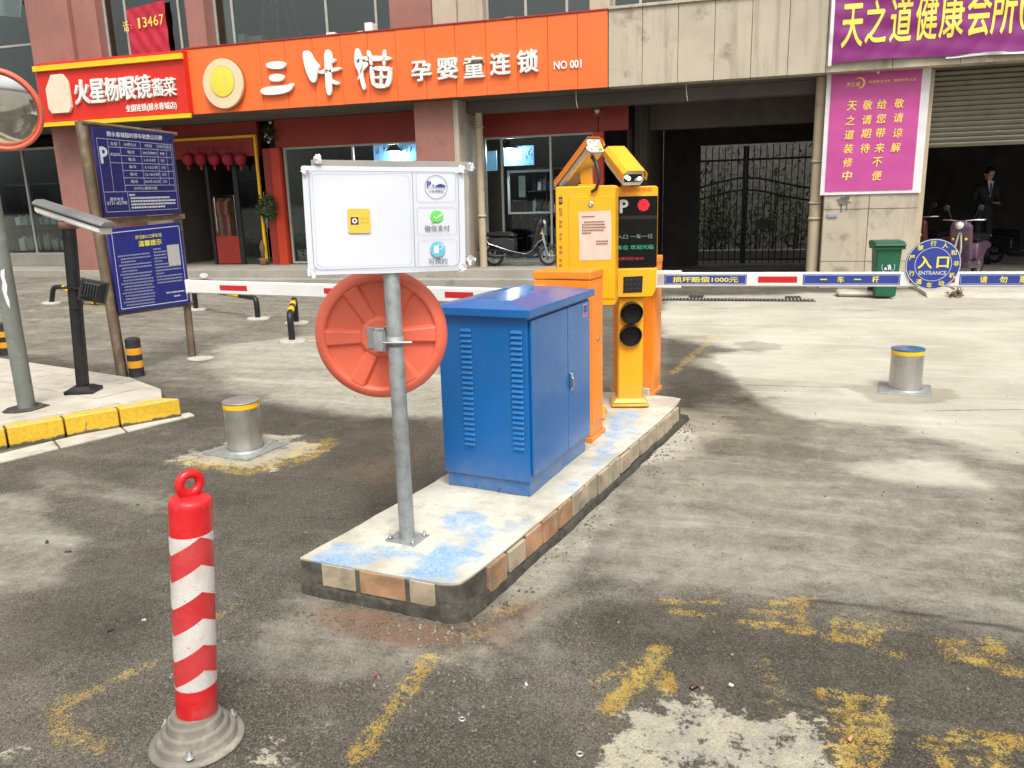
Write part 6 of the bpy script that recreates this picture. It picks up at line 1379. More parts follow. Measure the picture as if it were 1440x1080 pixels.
mb = MB(FM_); mb.hexa([(-.09, .0, -.075), (.09, 0, -.075), (.09, .0, .075), (-.09, 0, .075), (-.06, -.06, -.05), (.06, -.06, -.05), (.06, -.06, .05), (-.06, -.06, .05)], .004); mb.box(-.10, .10, 0, .02, -.085, .085, .004); obj('lamp_body', mb, M_['black'], ft)
for k in range(6): mb = MB(FM_); x = -.05+k*.02; mb.box(x-.002, x+.002, -.075, -.055, -.045, .045); obj('cooling_fin', mb, M_['blackmetal'], ft)
pz = PL(100, 404, (0, bp.y, 0), (0, 1, 0)); mb = MB(); mb.tube([pz+Vector((-.06, 0, 0)), pz+Vector((.06, -.04, 0)), fl_+Vector((-.08, 0, .01))], .009, 6); mb.box(pz.x-.055, pz.x+.055, pz.y-.055, pz.y+.055, pz.z-.008, pz.z+.008, .002); obj('clamp', mb, M_['blackmetal'], ft)
mb = MB(); mb.tube([fl_+Vector((-.05, -.03, -.03)), fl_+Vector((-.09, -.02, -.09)), fl_+Vector((-.13, 0, -.13)), pz+Vector((.02, -.05, -.16))], .005, 6); obj('cable', mb, M_['black'], ft)

# ---- notice board on two wooden posts
XB = -5.57; nX = (1, 0, 0)
def nb(u, v, off=0): return PL(u, v, (XB+off, 0, 0), nX)
nbp = G(178, 531, 0); nbq = GR(279, 502)
nbd = thing('notice_board', 'weathered wooden notice board with two dark blue parking panels beside the pavement', 'notice board', Matrix.Translation((XB, (nbp.y+nbq.y)/2, 0)))
for base_, topq, w_ in ((nbp, nb(120, 170), .07), (nbq, nb(243, 186), .055)):
    mb = MB(); mb.slab(Vector((XB-.05, base_.y, -.02)), Vector((XB-.05, topq.y, topq.z)), w_, w_, (1, 0, 0)); obj('post', mb, M_['wood'], nbd)
mb = MB(); mb.slab(nb(113, 172, -.03), nb(247, 189, -.03), .04, .035); obj('top_rail', mb, M_['wood'], nbd)
mb = MB(); mb.slab(nb(150, 312, -.03), nb(258, 304, -.03), .035, .05); obj('middle_rail', mb, M_['wood'], nbd)
mb = MB(); mb.slab(nb(166, 441, -.03), nb(270, 426, -.03), .035, .04); obj('bottom_rail', mb, M_['wood'], nbd)
foot = MB(); p = GR(283, 505); foot.prism([(p.x+.14*math.cos(k*.7)*(1+.2*math.sin(k*3)), p.y+.12*math.sin(k*.7), -.005) for k in range(9)], (0, 0, .02), .004); obj('mortar_foot', foot, M_['gutter'], nbd)
def quadframe(TL, TR, BL):
    ex = (TR-TL); upv = (TL-BL); w_, h_ = ex.length, upv.length; e = ex.normalized(); u = upv.normalized(); n = e.cross(u).normalized()
    return Matrix(((e.x, u.x, n.x, BL.x), (e.y, u.y, n.y, BL.y), (e.z, u.z, n.z, BL.z), (0, 0, 0, 1))), w_, h_
def panel_of(pts, m, off=.0):
    TL, TR, BR, BL = [nb(u, v, off) for u, v in pts]; F, w_, h_ = quadframe(TL, TR, BL)
    def q(s, r): return (BL*(1-s)+BR*s)*(1-r)+(TL*(1-s)+TR*s)*r
    mb = MB(); mb.prism([q(0, 0), q(1, 0), q(1, 1), q(0, 1)], (-.02, 0, 0), .002); obj('info_panel', mb, m, nbd)
    return q
qA = panel_of([(129, 178), (243, 188), (254, 300), (147, 306)], M_['navy'], .012)
qB = panel_of([(151, 322), (254, 312), (268, 427), (167, 440)], M_['navy2'], .012)
def qtext(q, s, s0, s1, r0, r1, m, off=0, name='panel_writing'):
    me = text_mesh(s, 0, 0, 2)
    if off: embolden(me, off, 4)
    n = len(me.vertices); co = np.empty(n*3); me.vertices.foreach_get('co', co); co = co.reshape(-1, 3); lo, hi = co.min(0), co.max(0)
    for k in range(n):
        a = (co[k, 0]-lo[0])/(hi[0]-lo[0]); b = (co[k, 1]-lo[1])/(hi[1]-lo[1]); p = q(s0+(s1-s0)*a, r0+(r1-r0)*b); co[k] = (p.x+.003+(co[k, 2]-lo[2])*.1, p.y, p.z)
    me.vertices.foreach_set('co', co.ravel()); me.materials.clear(); me.materials.append(m); me.update(); me.name = name; return link(name, me, nbd)
def qline(q, pts, m, wd=.006, name='table_line'):
    mb = MB()
    for (s0, r0_), (s1, r1_) in zip(pts[:-1], pts[1:]):
        a, b = q(s0, r0_)+Vector((.0025, 0, 0)), q(s1, r1_)+Vector((.0025, 0, 0)); d = (b-a).normalized(); e = Vector((1, 0, 0)).cross(d)*wd/2; mb.poly([a-e, b-e, b+e, a+e])
    return obj(name, mb, m, nbd)
ik = M_['ivory_ink']; dk = M_['dim_ink']
qtext(qA, '碧水春城临时停车收费公示牌', .15, .84, .905, .965, ik, .02)
qtext(qA, 'P', .045, .135, .60, .79, ik, .03)
qline(qA, [(.03, .88), (.97, .86), (.97, .06), (.03, .06), (.03, .88)], dk)
cols_ = [.17, .31, .57, .77, .92]
rows_ = [.87, .79, .70, .615, .53, .445, .36, .285]
for c in cols_[1:2]: qline(qA, [(c-.02, .87), (c-.02, .285)], dk)
qline(qA, [(.15, .87), (.15, .285)], dk); 
for c in (.54, .76, .88): qline(qA, [(c, .868), (c, .36)], dk)
for r_ in rows_[1:-1]: qline(qA, [(.29 if r_ not in (.79, .615) else .15, r_), (.95, r_)], dk)
qline(qA, [(.03, .285), (.97, .285)], dk); qline(qA, [(.95, .86), (.95, .285)], dk); qline(qA, [(.31, .285), (.31, .06)], dk)
for s, a, b, r_ in (('车型', .18, .26, .81), ('计费方式', .34, .49, .81), ('时间', .60, .69, .81), ('标准(元)', .77, .875, .81), ('备注', .89, .945, .81),
    ('每次', .37, .46, .725), ('30分钟内', .56, .74, .725), ('免费', .79, .85, .725), ('每次', .37, .46, .64), ('1-5小时', .57, .72, .64), ('5元', .79, .84, .64), ('每次', .37, .46, .555), ('5-12小时', .57, .74, .555), ('10元', .79, .85, .555),
    ('每次', .37, .46, .47), ('12-18小时', .56, .75, .47), ('15元', .79, .85, .47), ('每次', .37, .46, .385), ('18小时-24小时', .55, .75, .385), ('20元', .79, .85, .385), ('24小时以上重新累计收费', .40, .70, .305), ('机动车', .165, .28, .69), ('服务电话', .09, .25, .185), ('0731-82788', .05, .29, .14)):
    qtext(qA, s, a, b, r_, r_+.038, ik)
def qmarks(q, s0, s1, r, h, m=None):
    mb = MB(); s = s0
    while s < s1:
        l = random.uniform(.010, .02); a, b, c, d = q(s, r), q(min(s+l, s1), r), q(min(s+l, s1), r+h), q(s, r+h); o = Vector((.003, 0, 0)); mb.poly([a+o, b+o, c+o, d+o]); s += l+.006
    obj('small_print', mb, m or dk, nbd)['kind'] = 'stuff'
for k in range(5): qmarks(qA, .34 if k else .33, [.40, .86, .94, .94, .78][k], .235-k*.037, .022, ik)
qtext(qB, '秒泊BSCC停车场', .33, .69, .845, .895, M_['yellow_ink'], .01); qtext(qB, '温馨提示', .36, .68, .755, .825, M_['yellow_ink'], .03)
qline(qB, [(.04, .95), (.96, .955), (.96, .05), (.04, .04), (.04, .95)], ik, .008)
for k in range(17): qmarks(qB, .08 if k % 3 == 0 else .11, random.choice([.50, .50, .48, .30]) if k > 1 else .5, .66-k*.037, .017)
for k in range(12): qmarks(qB, .55, (.73 if k < 6 else .92) if k % 4 else .66, .70-k*.037, .017)
qmarks(qB, .66, .93, .16, .018, ik); qmarks(qB, .76, .86, .11, .018, ik)
mb = MB(); o = Vector((.0026, 0, 0)); mb.poly([qB(.745, .49)+o, qB(.925, .49)+o, qB(.925, .74)+o, qB(.745, .74)+o]); obj('white_square', mb, mat('code_area', (.45, .45, .45), .5, 0, .1, 60), nbd)
# ---- striped rubber posts
def striped(label, u, v, H_=.37, R=.068):
    p = G(u, v, 0); M = Matrix.Translation((p.x, p.y, 0)); t = thing('rubber_post', label, 'striped post', M)
    seg = [(0, .24, 'rubber'), (.24, .42, 'yel'), (.42, .58, 'rubber'), (.58, .75, 'yel'), (.75, .97, 'rubber')]
    for a, b, k in seg:
        mb = MB(M); rr_ = R+(.0015 if k == 'yel' else 0); mb.lathe([(rr_, a*H_), (rr_, b*H_)], 28, cap=False); obj('band' if k == 'yel' else 'rubber_section', mb, M_['sign_yel2'] if k == 'yel' else M_['rubber'], t)
    mb = MB(M); mb.lathe([(R, .97*H_), (R*.8, H_), (R*.5, H_+.004), (R*.45, H_-.01), (0, H_-.01)], 28, cap=False); obj('top', mb, M_['rubber'], t); return t
M_['sign_yel2'] = mat('amber_band', (.72, .33, .02), .45, 0, .08, 8, (.25, .15, .05), .4, 14)
striped('short black and amber striped rubber post in front of the notice board', 193, 529); striped('short black and amber striped rubber post at the left edge behind the grey pole', 10, 499, .36)
# ---- steel hoop barriers
def hoop(label, path, bands, r=.038, feet=()):
    t = thing('hoop_barrier', label, 'hoop barrier', Matrix.Translation((path[0].x, path[0].y, 0)))
    # round the corners
    pts = []; n = len(path)
    for i, p in enumerate(path):
        if 0 < i < n-1:
            a, b = path[i-1], path[i+1]; da, db = (a-p), (b-p); l = min(.09, da.length*.4, db.length*.4); A, B = p+da.normalized()*l, p+db.normalized()*l
            for k in range(6): s = k/5; pts.append(A*(1-s)**2+p*2*s*(1-s)+B*s*s)
        else: pts.append(p)
    mb = MB(); mb.tube(pts, r, 14); obj('tube', mb, M_['blackmetal'], t)
    for a, b in bands: mb = MB(); mb.tube([a, b], r+.0018, 14); obj('yellow_band', mb, M_['sign_yel'], t)
    for f in feet: mb = MB(); q = [(f.x+.17*math.cos(k*.63)*(1+.15*math.sin(k*2.1)), f.y+.13*math.sin(k*.63), f.z-.02) for k in range(10)]; mb.prism(q, (0, 0, .05), .012); obj('concrete_foot', mb, M_['gutter'], t)
    return t
def atY(u, v, Y): return W(u, v, Y)
f0 = GR(72, 427); Yh = f0.y; f0b = atY(158, 426, Yh)
pA = [Vector((f0.x, f0.y, f0.z-.02)), atY(75, 404, Yh), atY(86, 403, Yh), atY(136, 427, Yh), atY(160, 404, Yh), atY(170, 424, Yh)]
hoop('dented black and yellow steel hoop barrier behind the black camera pole', pA, [(pA[2]*.95+pA[3]*.05, pA[2]*.70+pA[3]*.30), (pA[2]*.22+pA[3]*.78, pA[2]*.04+pA[3]*.96), (pA[3]*.96+pA[4]*.04, pA[3]*.8+pA[4]*.2)], feet=(f0,))
a0, a1 = GR(276, 436), GR(363, 449); hz = .36
t0_, t1_ = a0+Vector((0, 0, hz-.02)), a1+Vector((0, 0, hz-.06))
hoop('low black and yellow steel hoop barrier to the right of the notice board', [a0-Vector((0, 0, .03)), t0_, t1_, a1-Vector((0, 0, .03))], [(t0_*.86+t1_*.14, t0_*.72+t1_*.28), (t0_*.42+t1_*.58, t0_*.24+t1_*.76)], feet=(a0, a1))
c0, c1 = GR(411, 481), GR(417, 455); tt0, tt1 = c0+Vector((0, 0, .33)), c1+Vector((0, 0, .33))
hoop('black and yellow hoop barrier seen end-on left of the orange mirror', [c0-Vector((0, 0, .03)), tt0, tt1, c1-Vector((0, 0, .03))], [(tt0*.9+tt1*.1, tt0*.68+tt1*.32), (tt0*.5+tt1*.5, tt0*.3+tt1*.7)], feet=(c0, c1))
# ---- green wheelie bin
bn = G(1245, 421, 0); BM = RZ((bn.x, bn.y+.22, 0), 3); tb = thing('wheelie_bin', 'green wheeled waste bin in front of the poster pillar', 'waste bin', BM); Hb = .78
wt, wb, dt, db_ = .165, .138, .20, .15
mb = MB(BM); mb.hexa([(-wb, -db_, .03), (wb, -db_, .03), (wb, db_, .03), (-wb, db_, .03), (-wt, -dt, Hb-.06), (wt, -dt, Hb-.06), (wt, dt, Hb-.06), (-wt, dt, Hb-.06)], .02, 3); obj('tub', mb, M_['bin'], tb)
mb = MB(BM); mb.box(-wt-.035, wt+.035, -dt-.035, dt+.03, Hb-.075, Hb-.035, .01); obj('rim', mb, M_['bin'], tb)
mb = MB(BM); mb.prism([(-wt-.038, y, z) for y, z in ((-dt-.05, Hb-.034), (-dt-.045, Hb+.0), (-dt+.05, Hb+.035), (dt-.02, Hb+.045), (dt+.05, Hb+.02), (dt+.05, Hb-.034))], (2*wt+.076, 0, 0), .008); obj('lid', mb, M_['bin'], tb)
for x in (-wb-.02, wb+.02): mb = MB(BM @ Matrix.Translation((x, db_, .085)) @ Matrix.Rotation(rad(90), 4, 'Y')); mb.lathe([(0, -.02), (.085, -.02), (.085, .02), (0, .02)], 20); obj('wheel', mb, M_['rubber'], tb)
BL_ = BM @ Matrix.Translation((0, -(db_+(dt-db_)*.62)-.006, .46)) @ Matrix.Rotation(rad(-5.5), 4, 'X') @ frame((0, 0, 0), (1, 0, 0), (0, 0, 1))
annulus(BL_, .085, .006, M_['ivory_ink'], tb, 'emblem_ring', 32, 0)
mb = MB(BL_); mb.lathe([(.013, 0), (.013, .0006), (0, .0006)], 12, Matrix.Translation((.012, .048, 0))); mb.prism([(-.005, -.045, 0), (.012, -.045, 0), (.018, -.005, 0), (.026, -.045, 0), (.042, -.045, 0), (.032, .02, 0), (.016, .033, 0), (-.018, .018, 0), (-.014, .008, 0), (.002, .014, 0)], (0, 0, .0006)); mb.box(-.05, -.02, -.045, -.008, 0, .0006); obj('person_and_bin_emblem', mb, M_['ivory_ink'], tb)
mb = MB(BL_ @ Matrix.Translation((0, -.16, .002))); mb.box(-.10, .10, -.025, .025, 0, .001); obj('label_plate', mb, M_['ivory_ink'], tb)

# ============================================================ SCOOTERS
def scooter(label, M, body, seatm, front, trim, scale=1.0, kind='scooter'):
    M = M @ Matrix.Scale(scale, 4); t = thing(kind, label, 'motor scooter', Matrix.Translation(M.translation))
    wr = .215
    def wheel(x):
        A = M @ Matrix.Translation((x, 0, wr)) @ Matrix.Rotation(rad(90), 4, 'X')
        mb = MB(A); mb.lathe([(wr-.06, -.04), (wr-.015, -.045), (wr, -.02), (wr, .02), (wr-.015, .045), (wr-.06, .04)], 28, cap=False); w_ = obj('wheel', mb, M_['rubber'], t)
        mb = MB(A); mb.lathe([(.0, -.03), (.05, -.035), (.05, .035), (0, .03)], 14); mb.lathe([(wr-.07, -.03), (wr-.055, -.035), (wr-.055, .035), (wr-.07, .03)], 28, cap=False)
        for k in range(5): a = k*2*math.pi/5; mb.slab((.03*math.cos(a), .03*math.sin(a), 0), ((wr-.06)*math.cos(a), (wr-.06)*math.sin(a), 0), .03, .03, (0, 0, 1))
        obj('rim', mb, M_['alugrey'], w_)
    wheel(-.62); wheel(.62)
    def ext(prof, w0, m, nm, bev=.03):
        mb = MB(M); mb.prism([(x, -w0/2, z) for x, z in prof], (0, w0, 0), bev); return obj(nm, mb, m, t)
    ext([(-.86, .52), (-.80, .60), (-.35, .66), (-.12, .60), (-.10, .36), (-.22, .26), (-.45, .30), (-.62, .46), (-.80, .46)], .27, body, 'rear_body')
    ext([(-.80, .66), (-.76, .74), (-.5, .76), (-.22, .74), (-.10, .68), (-.14, .62), (-.5, .64)], .27, seatm, 'seat', .03)
    ext([(-.22, .24), (-.10, .30), (.22, .30), (.32, .36), (.36, .30), (.24, .20), (-.15, .18)], .30, body, 'footboard', .02)
    ext([(.24, .30), (.34, .34), (.50, .86), (.46, .98), (.38, .94), (.34, .70)], .34, front, 'leg_shield', .03)
    ext([(.36, .90), (.42, 1.02), (.52, 1.00), (.54, .88), (.46, .82)], .24, front, 'handlebar_cowl', .03)
    mb = MB(M); pts = [(.62+(wr+.035)*math.cos(rad(a)), 0, wr+(wr+.035)*math.sin(rad(a))) for a in range(15, 170, 14)]
    for a, b in zip(pts[:-1], pts[1:]): mb.slab(a, b, .012, .13, (0, 1, 0)) if False else mb.slab(a, b, .13, .012, (0, 0, 1) if abs(b[0]-a[0]) > abs(b[2]-a[2]) else (1, 0, 0))
    obj('front_mudguard', mb, front, t)
    mb = MB(M); mb.tube([(.62, .05, wr), (.52, .05, .55), (.46, .0, .9)], .018, 8); mb.tube([(.62, -.05, wr), (.52, -.05, .55), (.46, .0, .9)], .018, 8); obj('fork', mb, M_['alugrey'], t)
    mb = MB(M); mb.tube([(.36, -.32, 1.02), (.44, -.18, 1.02), (.46, 0, 1.0), (.44, .18, 1.02), (.36, .32, 1.02)], .012, 8); hbar = obj('handlebar', mb, M_['chrome'], t)
    for y in (-.30, .30): mb = MB(M); mb.tube([(.39, y*.75, 1.02), (.345, y*1.15, 1.02)], .018, 8); obj('grip', mb, M_['black'], hbar)
    for y in (-.24, .24):
        mb = MB(M); mb.tube([(.43, y*.7, 1.03), (.42, y, 1.20)], .006, 6); mb.lathe([(0, -.006), (.05, -.004), (.05, .006), (0, .008)], 14, Matrix.Translation((.42, y*1.1, 1.22)) @ Matrix.Rotation(rad(90), 4, 'Y')); obj('rear_view_mirror', mb, M_['black'], t)
    mb = MB(M); mb.lathe([(0, 0), (.065, .0), (.06, .02), (.03, .04), (0, .045)], 20, Matrix.Translation((.53, 0, .93)) @ Matrix.Rotation(rad(80), 4, 'Y')); obj('headlight', mb, M_['headlamp'], t)
    for y in (-.1, .1): mb = MB(M); mb.lathe([(0, 0), (.025, .0), (.02, .02), (0, .025)], 12, Matrix.Translation((.475, y, .70)) @ Matrix.Rotation(rad(80), 4, 'Y')); obj('indicator', mb, M_['sign_yel'], t)
    mb = MB(M); mb.tube([(-.80, -.12, .70), (-.92, -.10, .72), (-.92, .10, .72), (-.80, .12, .70)], .011, 8); mb.tube([(-.80, -.145, .70), (-.70, -.148, .50), (-.2, -.16, .34), (.15, -.17, .27), (.30, -.16, .36), (.42, -.15, .52), (.52, -.12, .58)], .008, 6); obj('chrome_trim', mb, trim, t)
    mb = MB(M); mb.tube([(-.30, -.14, .24), (-.55, -.17, .22), (-.88, -.17, .28)], [.02, .04, .045], 12); obj('exhaust', mb, M_['blackmetal'], t)
    mb = MB(M); mb.slab((-.84, 0, .55), (-.98, 0, .34), .16, .01, (1, 0, 0)); obj('rear_mudguard', mb, M_['black'], t)
    return t
dkp = mat('dark_scooter_paint', (.02, .02, .024), .3, 0, .1, coat=.4)
p = W(735, 374, 14.6)
scooter('dark electric scooter with chrome trim parked in front of the right-hand shop window', RZ((p.x-.03, 14.62, FZ), 2), dkp, M_['black'], dkp, M_['chrome'], .86)
g1 = G(1338, 398, .12)
scooter('lilac fronted scooter parked facing out of the garage beside the guard', RZ((g1.x+.40, g1.y+.95, .10), -120), M_['pinkpaint'], M_['black'], M_['pinkpaint'], M_['chrome'], .92)
scooter('dark red scooter half hidden behind the lilac one in the garage', RZ((g1.x+.02, g1.y+2.0, .10), -128), M_['redblack'], M_['black'], M_['redblack'], M_['chrome'], .95)
g2 = G(1420, 372, .12)
scooter('black motorcycle at the right edge inside the garage', RZ((g2.x+.1, g2.y-.1, .12), -60), dkp, M_['black'], dkp, M_['chrome'], .85, 'motorcycle')
# ============================================================ GUARD
gp_ = G(1376, 371, .12); px_, py_ = gp_.x, gp_.y
def skin_mesh(name, verts, edges, radii, M, m, parent, root=0, sub=2):
    me = bpy.data.meshes.new(name); me.from_pydata([M @ Vector(v) for v in verts], edges, []); o = bpy.data.objects.new(name, me); col.objects.link(o)
    sm = o.modifiers.new('s', 'SKIN'); sm.use_smooth_shade = True; sb_ = o.modifiers.new('u', 'SUBSURF'); sb_.levels = sub; sb_.render_levels = sub
    for i, r in enumerate(radii): o.data.skin_vertices[0].data[i].radius = (r, r) if isinstance(r, (int, float)) else r
    o.data.skin_vertices[0].data[root].use_root = True
    dg = bpy.context.evaluated_depsgraph_get(); me2 = bpy.data.meshes.new_from_object(o.evaluated_get(dg)); bpy.data.objects.remove(o)
    me2.materials.clear(); me2.materials.append(m); me2.name = name
    return link(name, me2, parent)
PM = RZ((px_, py_, .12), 195)      # local +y is the way he faces... turned towards the street and a little left
per = thing('person', 'person in dark suit, white collar and tie standing by the scooters looking down at hands', 'person', PM)
V = [(0, 0, .93), (0, .0, 1.08), (0, .01, 1.25), (0, 0, 1.40), (0, .015, 1.49), (0, .035, 1.56),   # 0-5 pelvis..neck
     (-.10, 0, .88), (-.11, .02, .50), (-.115, 0, .09), (-.12, .10, .04),                         # 6-9 leg
     (.10, 0, .88), (.11, .02, .50), (.115, 0, .09), (.12, .10, .04),                            # 10-13 leg
     (-.17, 0, 1.40), (-.22, .0, 1.14), (-.12, .21, 1.10), (-.05, .27, 1.13),                       # 14-17 arm
     (.17, 0, 1.40), (.22, .0, 1.14), (.12, .21, 1.10), (.05, .27, 1.13)]
E_ = [(0, 1), (1, 2), (2, 3), (3, 4), (4, 5), (0, 6), (6, 7), (7, 8), (8, 9), (0, 10), (10, 11), (11, 12), (12, 13), (3, 14), (14, 15), (15, 16), (16, 17), (3, 18), (18, 19), (19, 20), (20, 21)]
Rr_ = [(.15, .11), (.14, .105), (.165, .12), (.14, .10), (.06, .06), (.055, .055), .085, .065, .048, .04, .085, .065, .048, .04, .07, .052, .042, .035, .07, .052, .042, .035]
skin_mesh('body', V, E_, Rr_, PM, M_['suit'], per)
HP = PM @ Matrix.Translation((0, .05, 1.635)) @ Matrix.Rotation(rad(-22), 4, 'X')
mb = MB(HP); mb.lathe([(0, -.125), (.035, -.12), (.055, -.10), (.068, -.06), (.078, -.01), (.082, .04), (.076, .08), (.05, .11), (0, .122)], 20, Matrix.Diagonal((.92, 1.12, 1, 1))); mb.lathe([(0, 0), (.012, .004), (.010, .03), (0, .045)], 8, Matrix.Translation((0, .085, -.03))); 
for x in (-.075, .075): mb.lathe([(0, -.03), (.016, -.01), (.018, .015), (0, .03)], 8, Matrix.Translation((x, 0, -.005)))
obj('head', mb, M_['skin'], per)
mb = MB(HP); mb.lathe([(.083, .01), (.090, .045), (.083, .09), (.055, .122), (0, .134)], 20, Matrix.Translation((0, -.012, 0)) @ Matrix.Diagonal((.95, 1.12, 1, 1)), cap=False); obj('hair', mb, M_['hair'], per)
for x in (-.03, .03): mb = MB(HP); mb.lathe([(0, -.004), (.012, -.002), (.012, .002), (0, .004)], 8, Matrix.Translation((x, .084, .012)) @ Matrix.Rotation(rad(90), 4, 'X')); obj('eye', mb, M_['black_ink'], per)
mb = MB(HP); mb.box(-.022, .022, .072, .080, -.072, -.064, .002); obj('mouth', mb, mat('lip', (.3, .1, .08), .5), per)
mb = MB(PM); mb.prism([(-.055, .112, 1.50), (0, .135, 1.22), (.055, .112, 1.50), (.03, .06, 1.53), (-.03, .06, 1.53)], (0, .012, 0), .003); obj('shirt_front', mb, M_['shirt'], per)
mb = MB(PM); mb.prism([(-.014, .136, 1.47), (-.022, .15, 1.28), (0, .15, 1.25), (.022, .15, 1.28), (.014, .136, 1.47)], (0, .008, 0), .002); obj('tie', mb, M_['navy2'], per)
for s_ in (-1, 1):
    hc = PM @ Matrix.Translation((s_*.045, .285, 1.135)) @ Matrix.Rotation(rad(s_*35), 4, 'Z')
    hv = [(0, 0, 0), (0, .045, 0), (0, .075, -.002)]; he = [(0, 1), (1, 2)]; hr = [(.022, .014), (.032, .014), (.03, .012)]
    for k in range(4):
        x = -.027+.018*k; ln = (.055, .065, .07, .058)[k]; b0_ = len(hv); hv += [(x, .095, 0), (x, .095+ln*.5, -.008), (x*.9, .095+ln*.85, -.028)]; he += [(2, b0_), (b0_, b0_+1), (b0_+1, b0_+2)]; hr += [.008, .008, .006]
    b0_ = len(hv); hv += [(-s_*.038, .04, 0), (-s_*.052, .075, -.01)]; he += [(1, b0_), (b0_, b0_+1)]; hr += [.010, .008]
    skin_mesh('hand', hv, he, hr, hc, M_['skin'], per, 0, 1)
for x in (-.12, .12): mb = MB(PM); mb.prism([(x-.045, -.07, 0), (x+.045, -.07, 0), (x+.052, .12, 0), (x+.02, .19, 0), (x-.02, .19, 0), (x-.052, .12, 0)], (0, 0, .075), .02); obj('shoe', mb, M_['black'], per)

# ============================================================ SMALL THINGS
# wreath and flowers at the entrance
def leafball(name, label, cat, c, R, n, m, ring=False, size=.07, extra=None):
    t = thing(name, label, cat, Matrix.Translation(c)); mb = MB()
    for i in range(n):
        if ring: a = random.uniform(0, 6.283); q = Vector((math.cos(a)*R, random.gauss(0, .05), math.sin(a)*R*1.2))+Vector((random.gauss(0, .05), 0, random.gauss(0, .05)))
        else: q = Vector((random.gauss(0, R*.5), random.gauss(0, R*.3), random.gauss(0, R*.6)))
        d = Vector((random.gauss(0, 1), random.gauss(0, 1), random.gauss(0, 1))).normalized()*size*random.uniform(.6, 1.2); e = d.orthogonal().normalized()*size*.35
        mb.poly([c+q-d, c+q+e, c+q+d, c+q-e])
    o = obj('leaves', mb, m, t); o['kind'] = 'stuff'
    if extra: extra(t)
    return t
c = W(376, 292, YS-.22); leafball('wreath', 'dark green leafy wreath on the yellow door trim of the red entrance', 'wreath', c, .15, 260, M_['leaf'], True, .06)
def fl(c):
    def f(t):
        for i in range(9):
            q = c+Vector((random.gauss(0, .06), -.05, random.gauss(0, .12))); mb = MB(); mb.lathe([(0, -.03), (.03, -.01), (.035, .015), (0, .03)], 7, Matrix.Translation(q)); obj('flower', mb, random.choice([M_['posterwhite'], M_['lantern'], M_['alugrey']]), t)
    return f
c = W(380, 190, YS-.16); leafball('flower_garland', 'small garland of pale and red flowers under the soffit beside the yellow trim', 'garland', c, .16, 90, M_['leaf'], False, .05, fl(c))
p = W(371, 372, YS-.18); pt = thing('plant_pot', 'small brown pot standing on the step below the wreath', 'pot', Matrix.Translation((p.x, p.y, FZ))); mb = MB(); mb.lathe([(.06, 0), (.09, .14), (.095, .15), (.08, .15), (.075, .12), (0, .12)], 18, Matrix.Translation((p.x, p.y, FZ))); obj('pot_body', mb, M_['brickterra'], pt)
mb = MB(); mb.lathe([(.02, 0), (.06, .25), (.015, .4)], 7, Matrix.Translation((p.x, p.y, FZ+.13))); obj('dry_plant', mb, M_['wood'], pt)
for u, lab in ((408, 'leafy potted plant at the foot of the middle shop window left side'), (424, 'second leafy potted plant inside the middle shop window')):
    c = W(u, 345, YS+.5); t = leafball('potted_plant', lab, 'plant', c, .22, 120, M_['leaf'], False, .10); mb = MB(); mb.lathe([(.09, FZ), (.13, FZ+.28), (.12, FZ+.28), (0, FZ+.25)], 16, Matrix.Translation((c.x, c.y, 0))); obj('pot_body', mb, M_['letter'], t); mb = MB(); mb.bar((c.x, c.y, FZ+.2), (c.x, c.y, c.z), .012); obj('stem', mb, M_['wood'], t)
p = W(287, 387, YC-.32); mb = MB(); mb.prism([(p.x+.10*math.cos(k*.7), p.y, FZ-.14+.06+.05*math.sin(k*.7)) for k in range(9)], (0, -.02, 0), .005); tag(obj('paper_scrap', mb, M_['posterwhite']), 'white scrap leaning on the step in front of the red entrance', 'scrap')
# weeds at the kerb
c = Vector(G(172, 589, .02)); t = thing('weed', 'small green weed growing at the joint of the yellow kerb', 'weed', Matrix.Translation(c)); mb = MB()
for i in range(60):
    a = random.uniform(0, 6.28); d = Vector((math.cos(a), math.sin(a), random.uniform(.5, 2.2))).normalized()*random.uniform(.03, .08); e = Vector((-math.sin(a), math.cos(a), 0))*.006; q = c+Vector((random.gauss(0, .015), random.gauss(0, .02), -.015)); mb.poly([q-e, q+e, q+d*.7+e*1.2, q+d, q+d*.7-e*1.2])
obj('leaves', mb, M_['leaf2'], t)['kind'] = 'stuff'
c = Vector((W(1345, 418, 12.6).x, 12.6, 0)); leafball('weed', 'dry weed tuft at the garage ramp under the round sign', 'weed', c+Vector((0, 0, .05)), .10, 70, M_['wood'], False, .05)
# yellow concrete mark: raised patch around the left steel bollard is part of the road; loose grit and litter
mb = MB(); rs = np.random.RandomState(4)
def pebble(x, y, z, s):
    A = Matrix.Translation((x, y, z+s*.25)) @ Matrix.Rotation(rs.rand()*6, 4, 'Z') @ Matrix.Rotation(rs.rand()*.8, 4, 'X'); a = s*(.7+.6*rs.rand()); b = s*(.5+.5*rs.rand()); c = s*(.35+.3*rs.rand()); old = mb.M; mb.M = A
    P = [(-a, -b*.8, -c), (a*.8, -b, -c), (a, b*.7, -c), (-a*.7, b, -c), (-a*.6, -b*.6, c), (a*.5, -b*.7, c), (a*.6, b*.4, c), (-a*.5, b*.6, c)]; mb.hexa(P); mb.M = old
for k in range(1500):
    y = 1.2+(rs.rand()**1.6)*5.5; x = rs.uniform(-.95, .55)*y*1.0
    if -1.75 < x-(y-2.6)*.2 < -.9 and 2.4 < y < 5.7: continue
    if x < -3.6 and y > 3.2: continue
    pebble(x, y, 0, .0022+.005*rs.rand()**3)
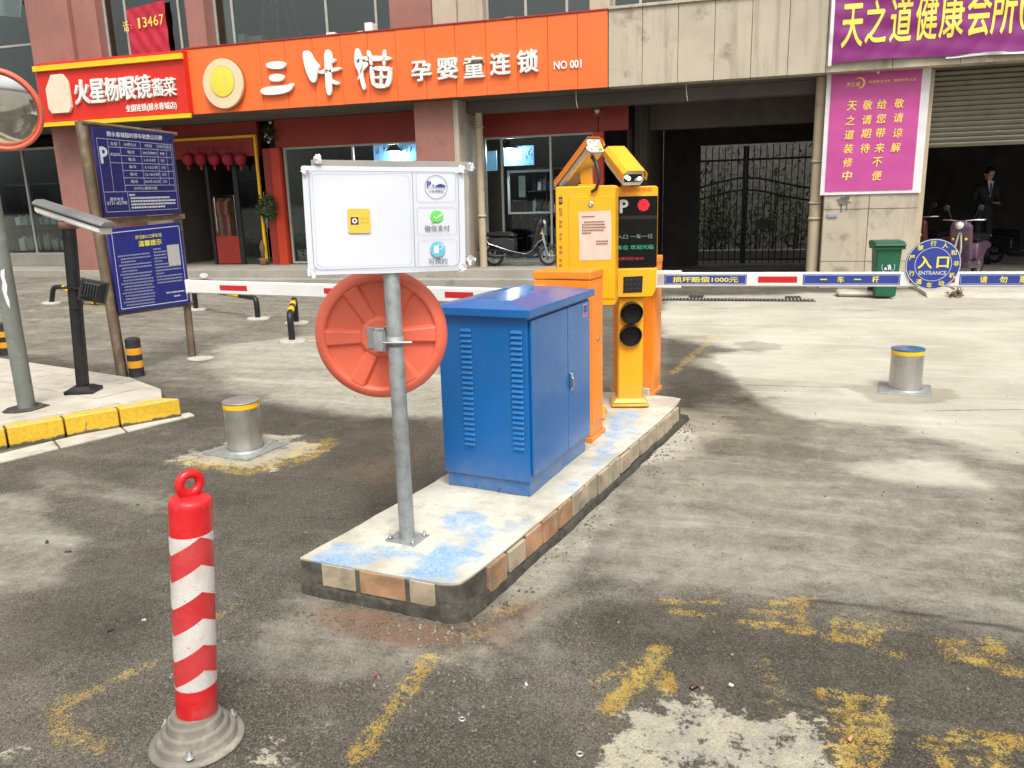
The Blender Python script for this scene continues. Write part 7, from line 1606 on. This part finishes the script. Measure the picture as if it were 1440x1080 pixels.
for k in range(420):   # grit gathered along the foot of the island
    s_ = rs.rand(); p_ = Vector((-.93+.60*s_, 2.55+2.95*s_)) if k % 3 else Vector((-1.75+.8*rs.rand(), 2.45)); pebble(p_.x+abs(rs.randn())*.09, p_.y-abs(rs.randn())*.05, 0, .003+.006*rs.rand()**2)
for k in range(160): pebble(-1.0+rs.randn()*.35, 2.2+rs.randn()*.22, 0, .003+.006*rs.rand()**2)
gt = obj('grit', mb, mat('grit_stone', (.17, .155, .125), .85, 0, .6, 3)); gt['kind'] = 'stuff'; gt['label'] = 'loose grit scattered over the asphalt'; gt['category'] = 'grit'
for u, v, lab in ((650, 1013, 'metal washer lying on the asphalt below the island, upper one'), (815, 1062, 'metal washer lying on the asphalt near the bottom edge')):
    p = G(u, v, 0); mb = MB(); mb.lathe([(.006, 0), (.006, .003), (.0115, .003), (.0115, 0)], 20, Matrix.Translation((p.x, p.y, .004)), cap=False); tag(obj('washer', mb, M_['alu']), lab, 'washer')
for u, v, s_, m, lab in ((740, 964, .009, 'posterwhite', 'small white stone chip on the asphalt'), (975, 967, .016, 'redblack', 'small dark red dry leaf beside the white plaster patch'), (1195, 1040, .014, 'brickterra', 'small brown dry leaf on the yellow road paint'), (531, 951, .010, 'lantern', 'tiny red scrap on the asphalt below the island'), (96, 776, .014, 'redblack', 'dark red scrap on the asphalt at the left'), (66, 763, .014, 'mortar', 'small dark stone at the left of the red scrap'), (155, 887, .014, 'mortar', 'small dark stone left of the red and white bollard'), (203, 873, .011, 'slab', 'small grey stone near the red and white bollard'), (1028, 965, .012, 'gutter', 'pale chip of plaster right of the dry leaf')):
    p = G(u, v, 0); mb = MB(Matrix.Translation((p.x, p.y, .004)) @ Matrix.Rotation(random.uniform(0, 3), 4, 'Z')); mb.hexa([(-s_, -s_*.6, -.004), (s_, -s_*.5, -.004), (s_*.9, s_*.6, -.004), (-s_*.7, s_*.5, -.004), (-s_*.7, -s_*.3, .004), (s_*.6, -s_*.3, .006), (s_*.5, s_*.3, .005), (-s_*.5, s_*.3, .003)]); tag(obj('litter', mb, M_[m]), lab, 'litter')
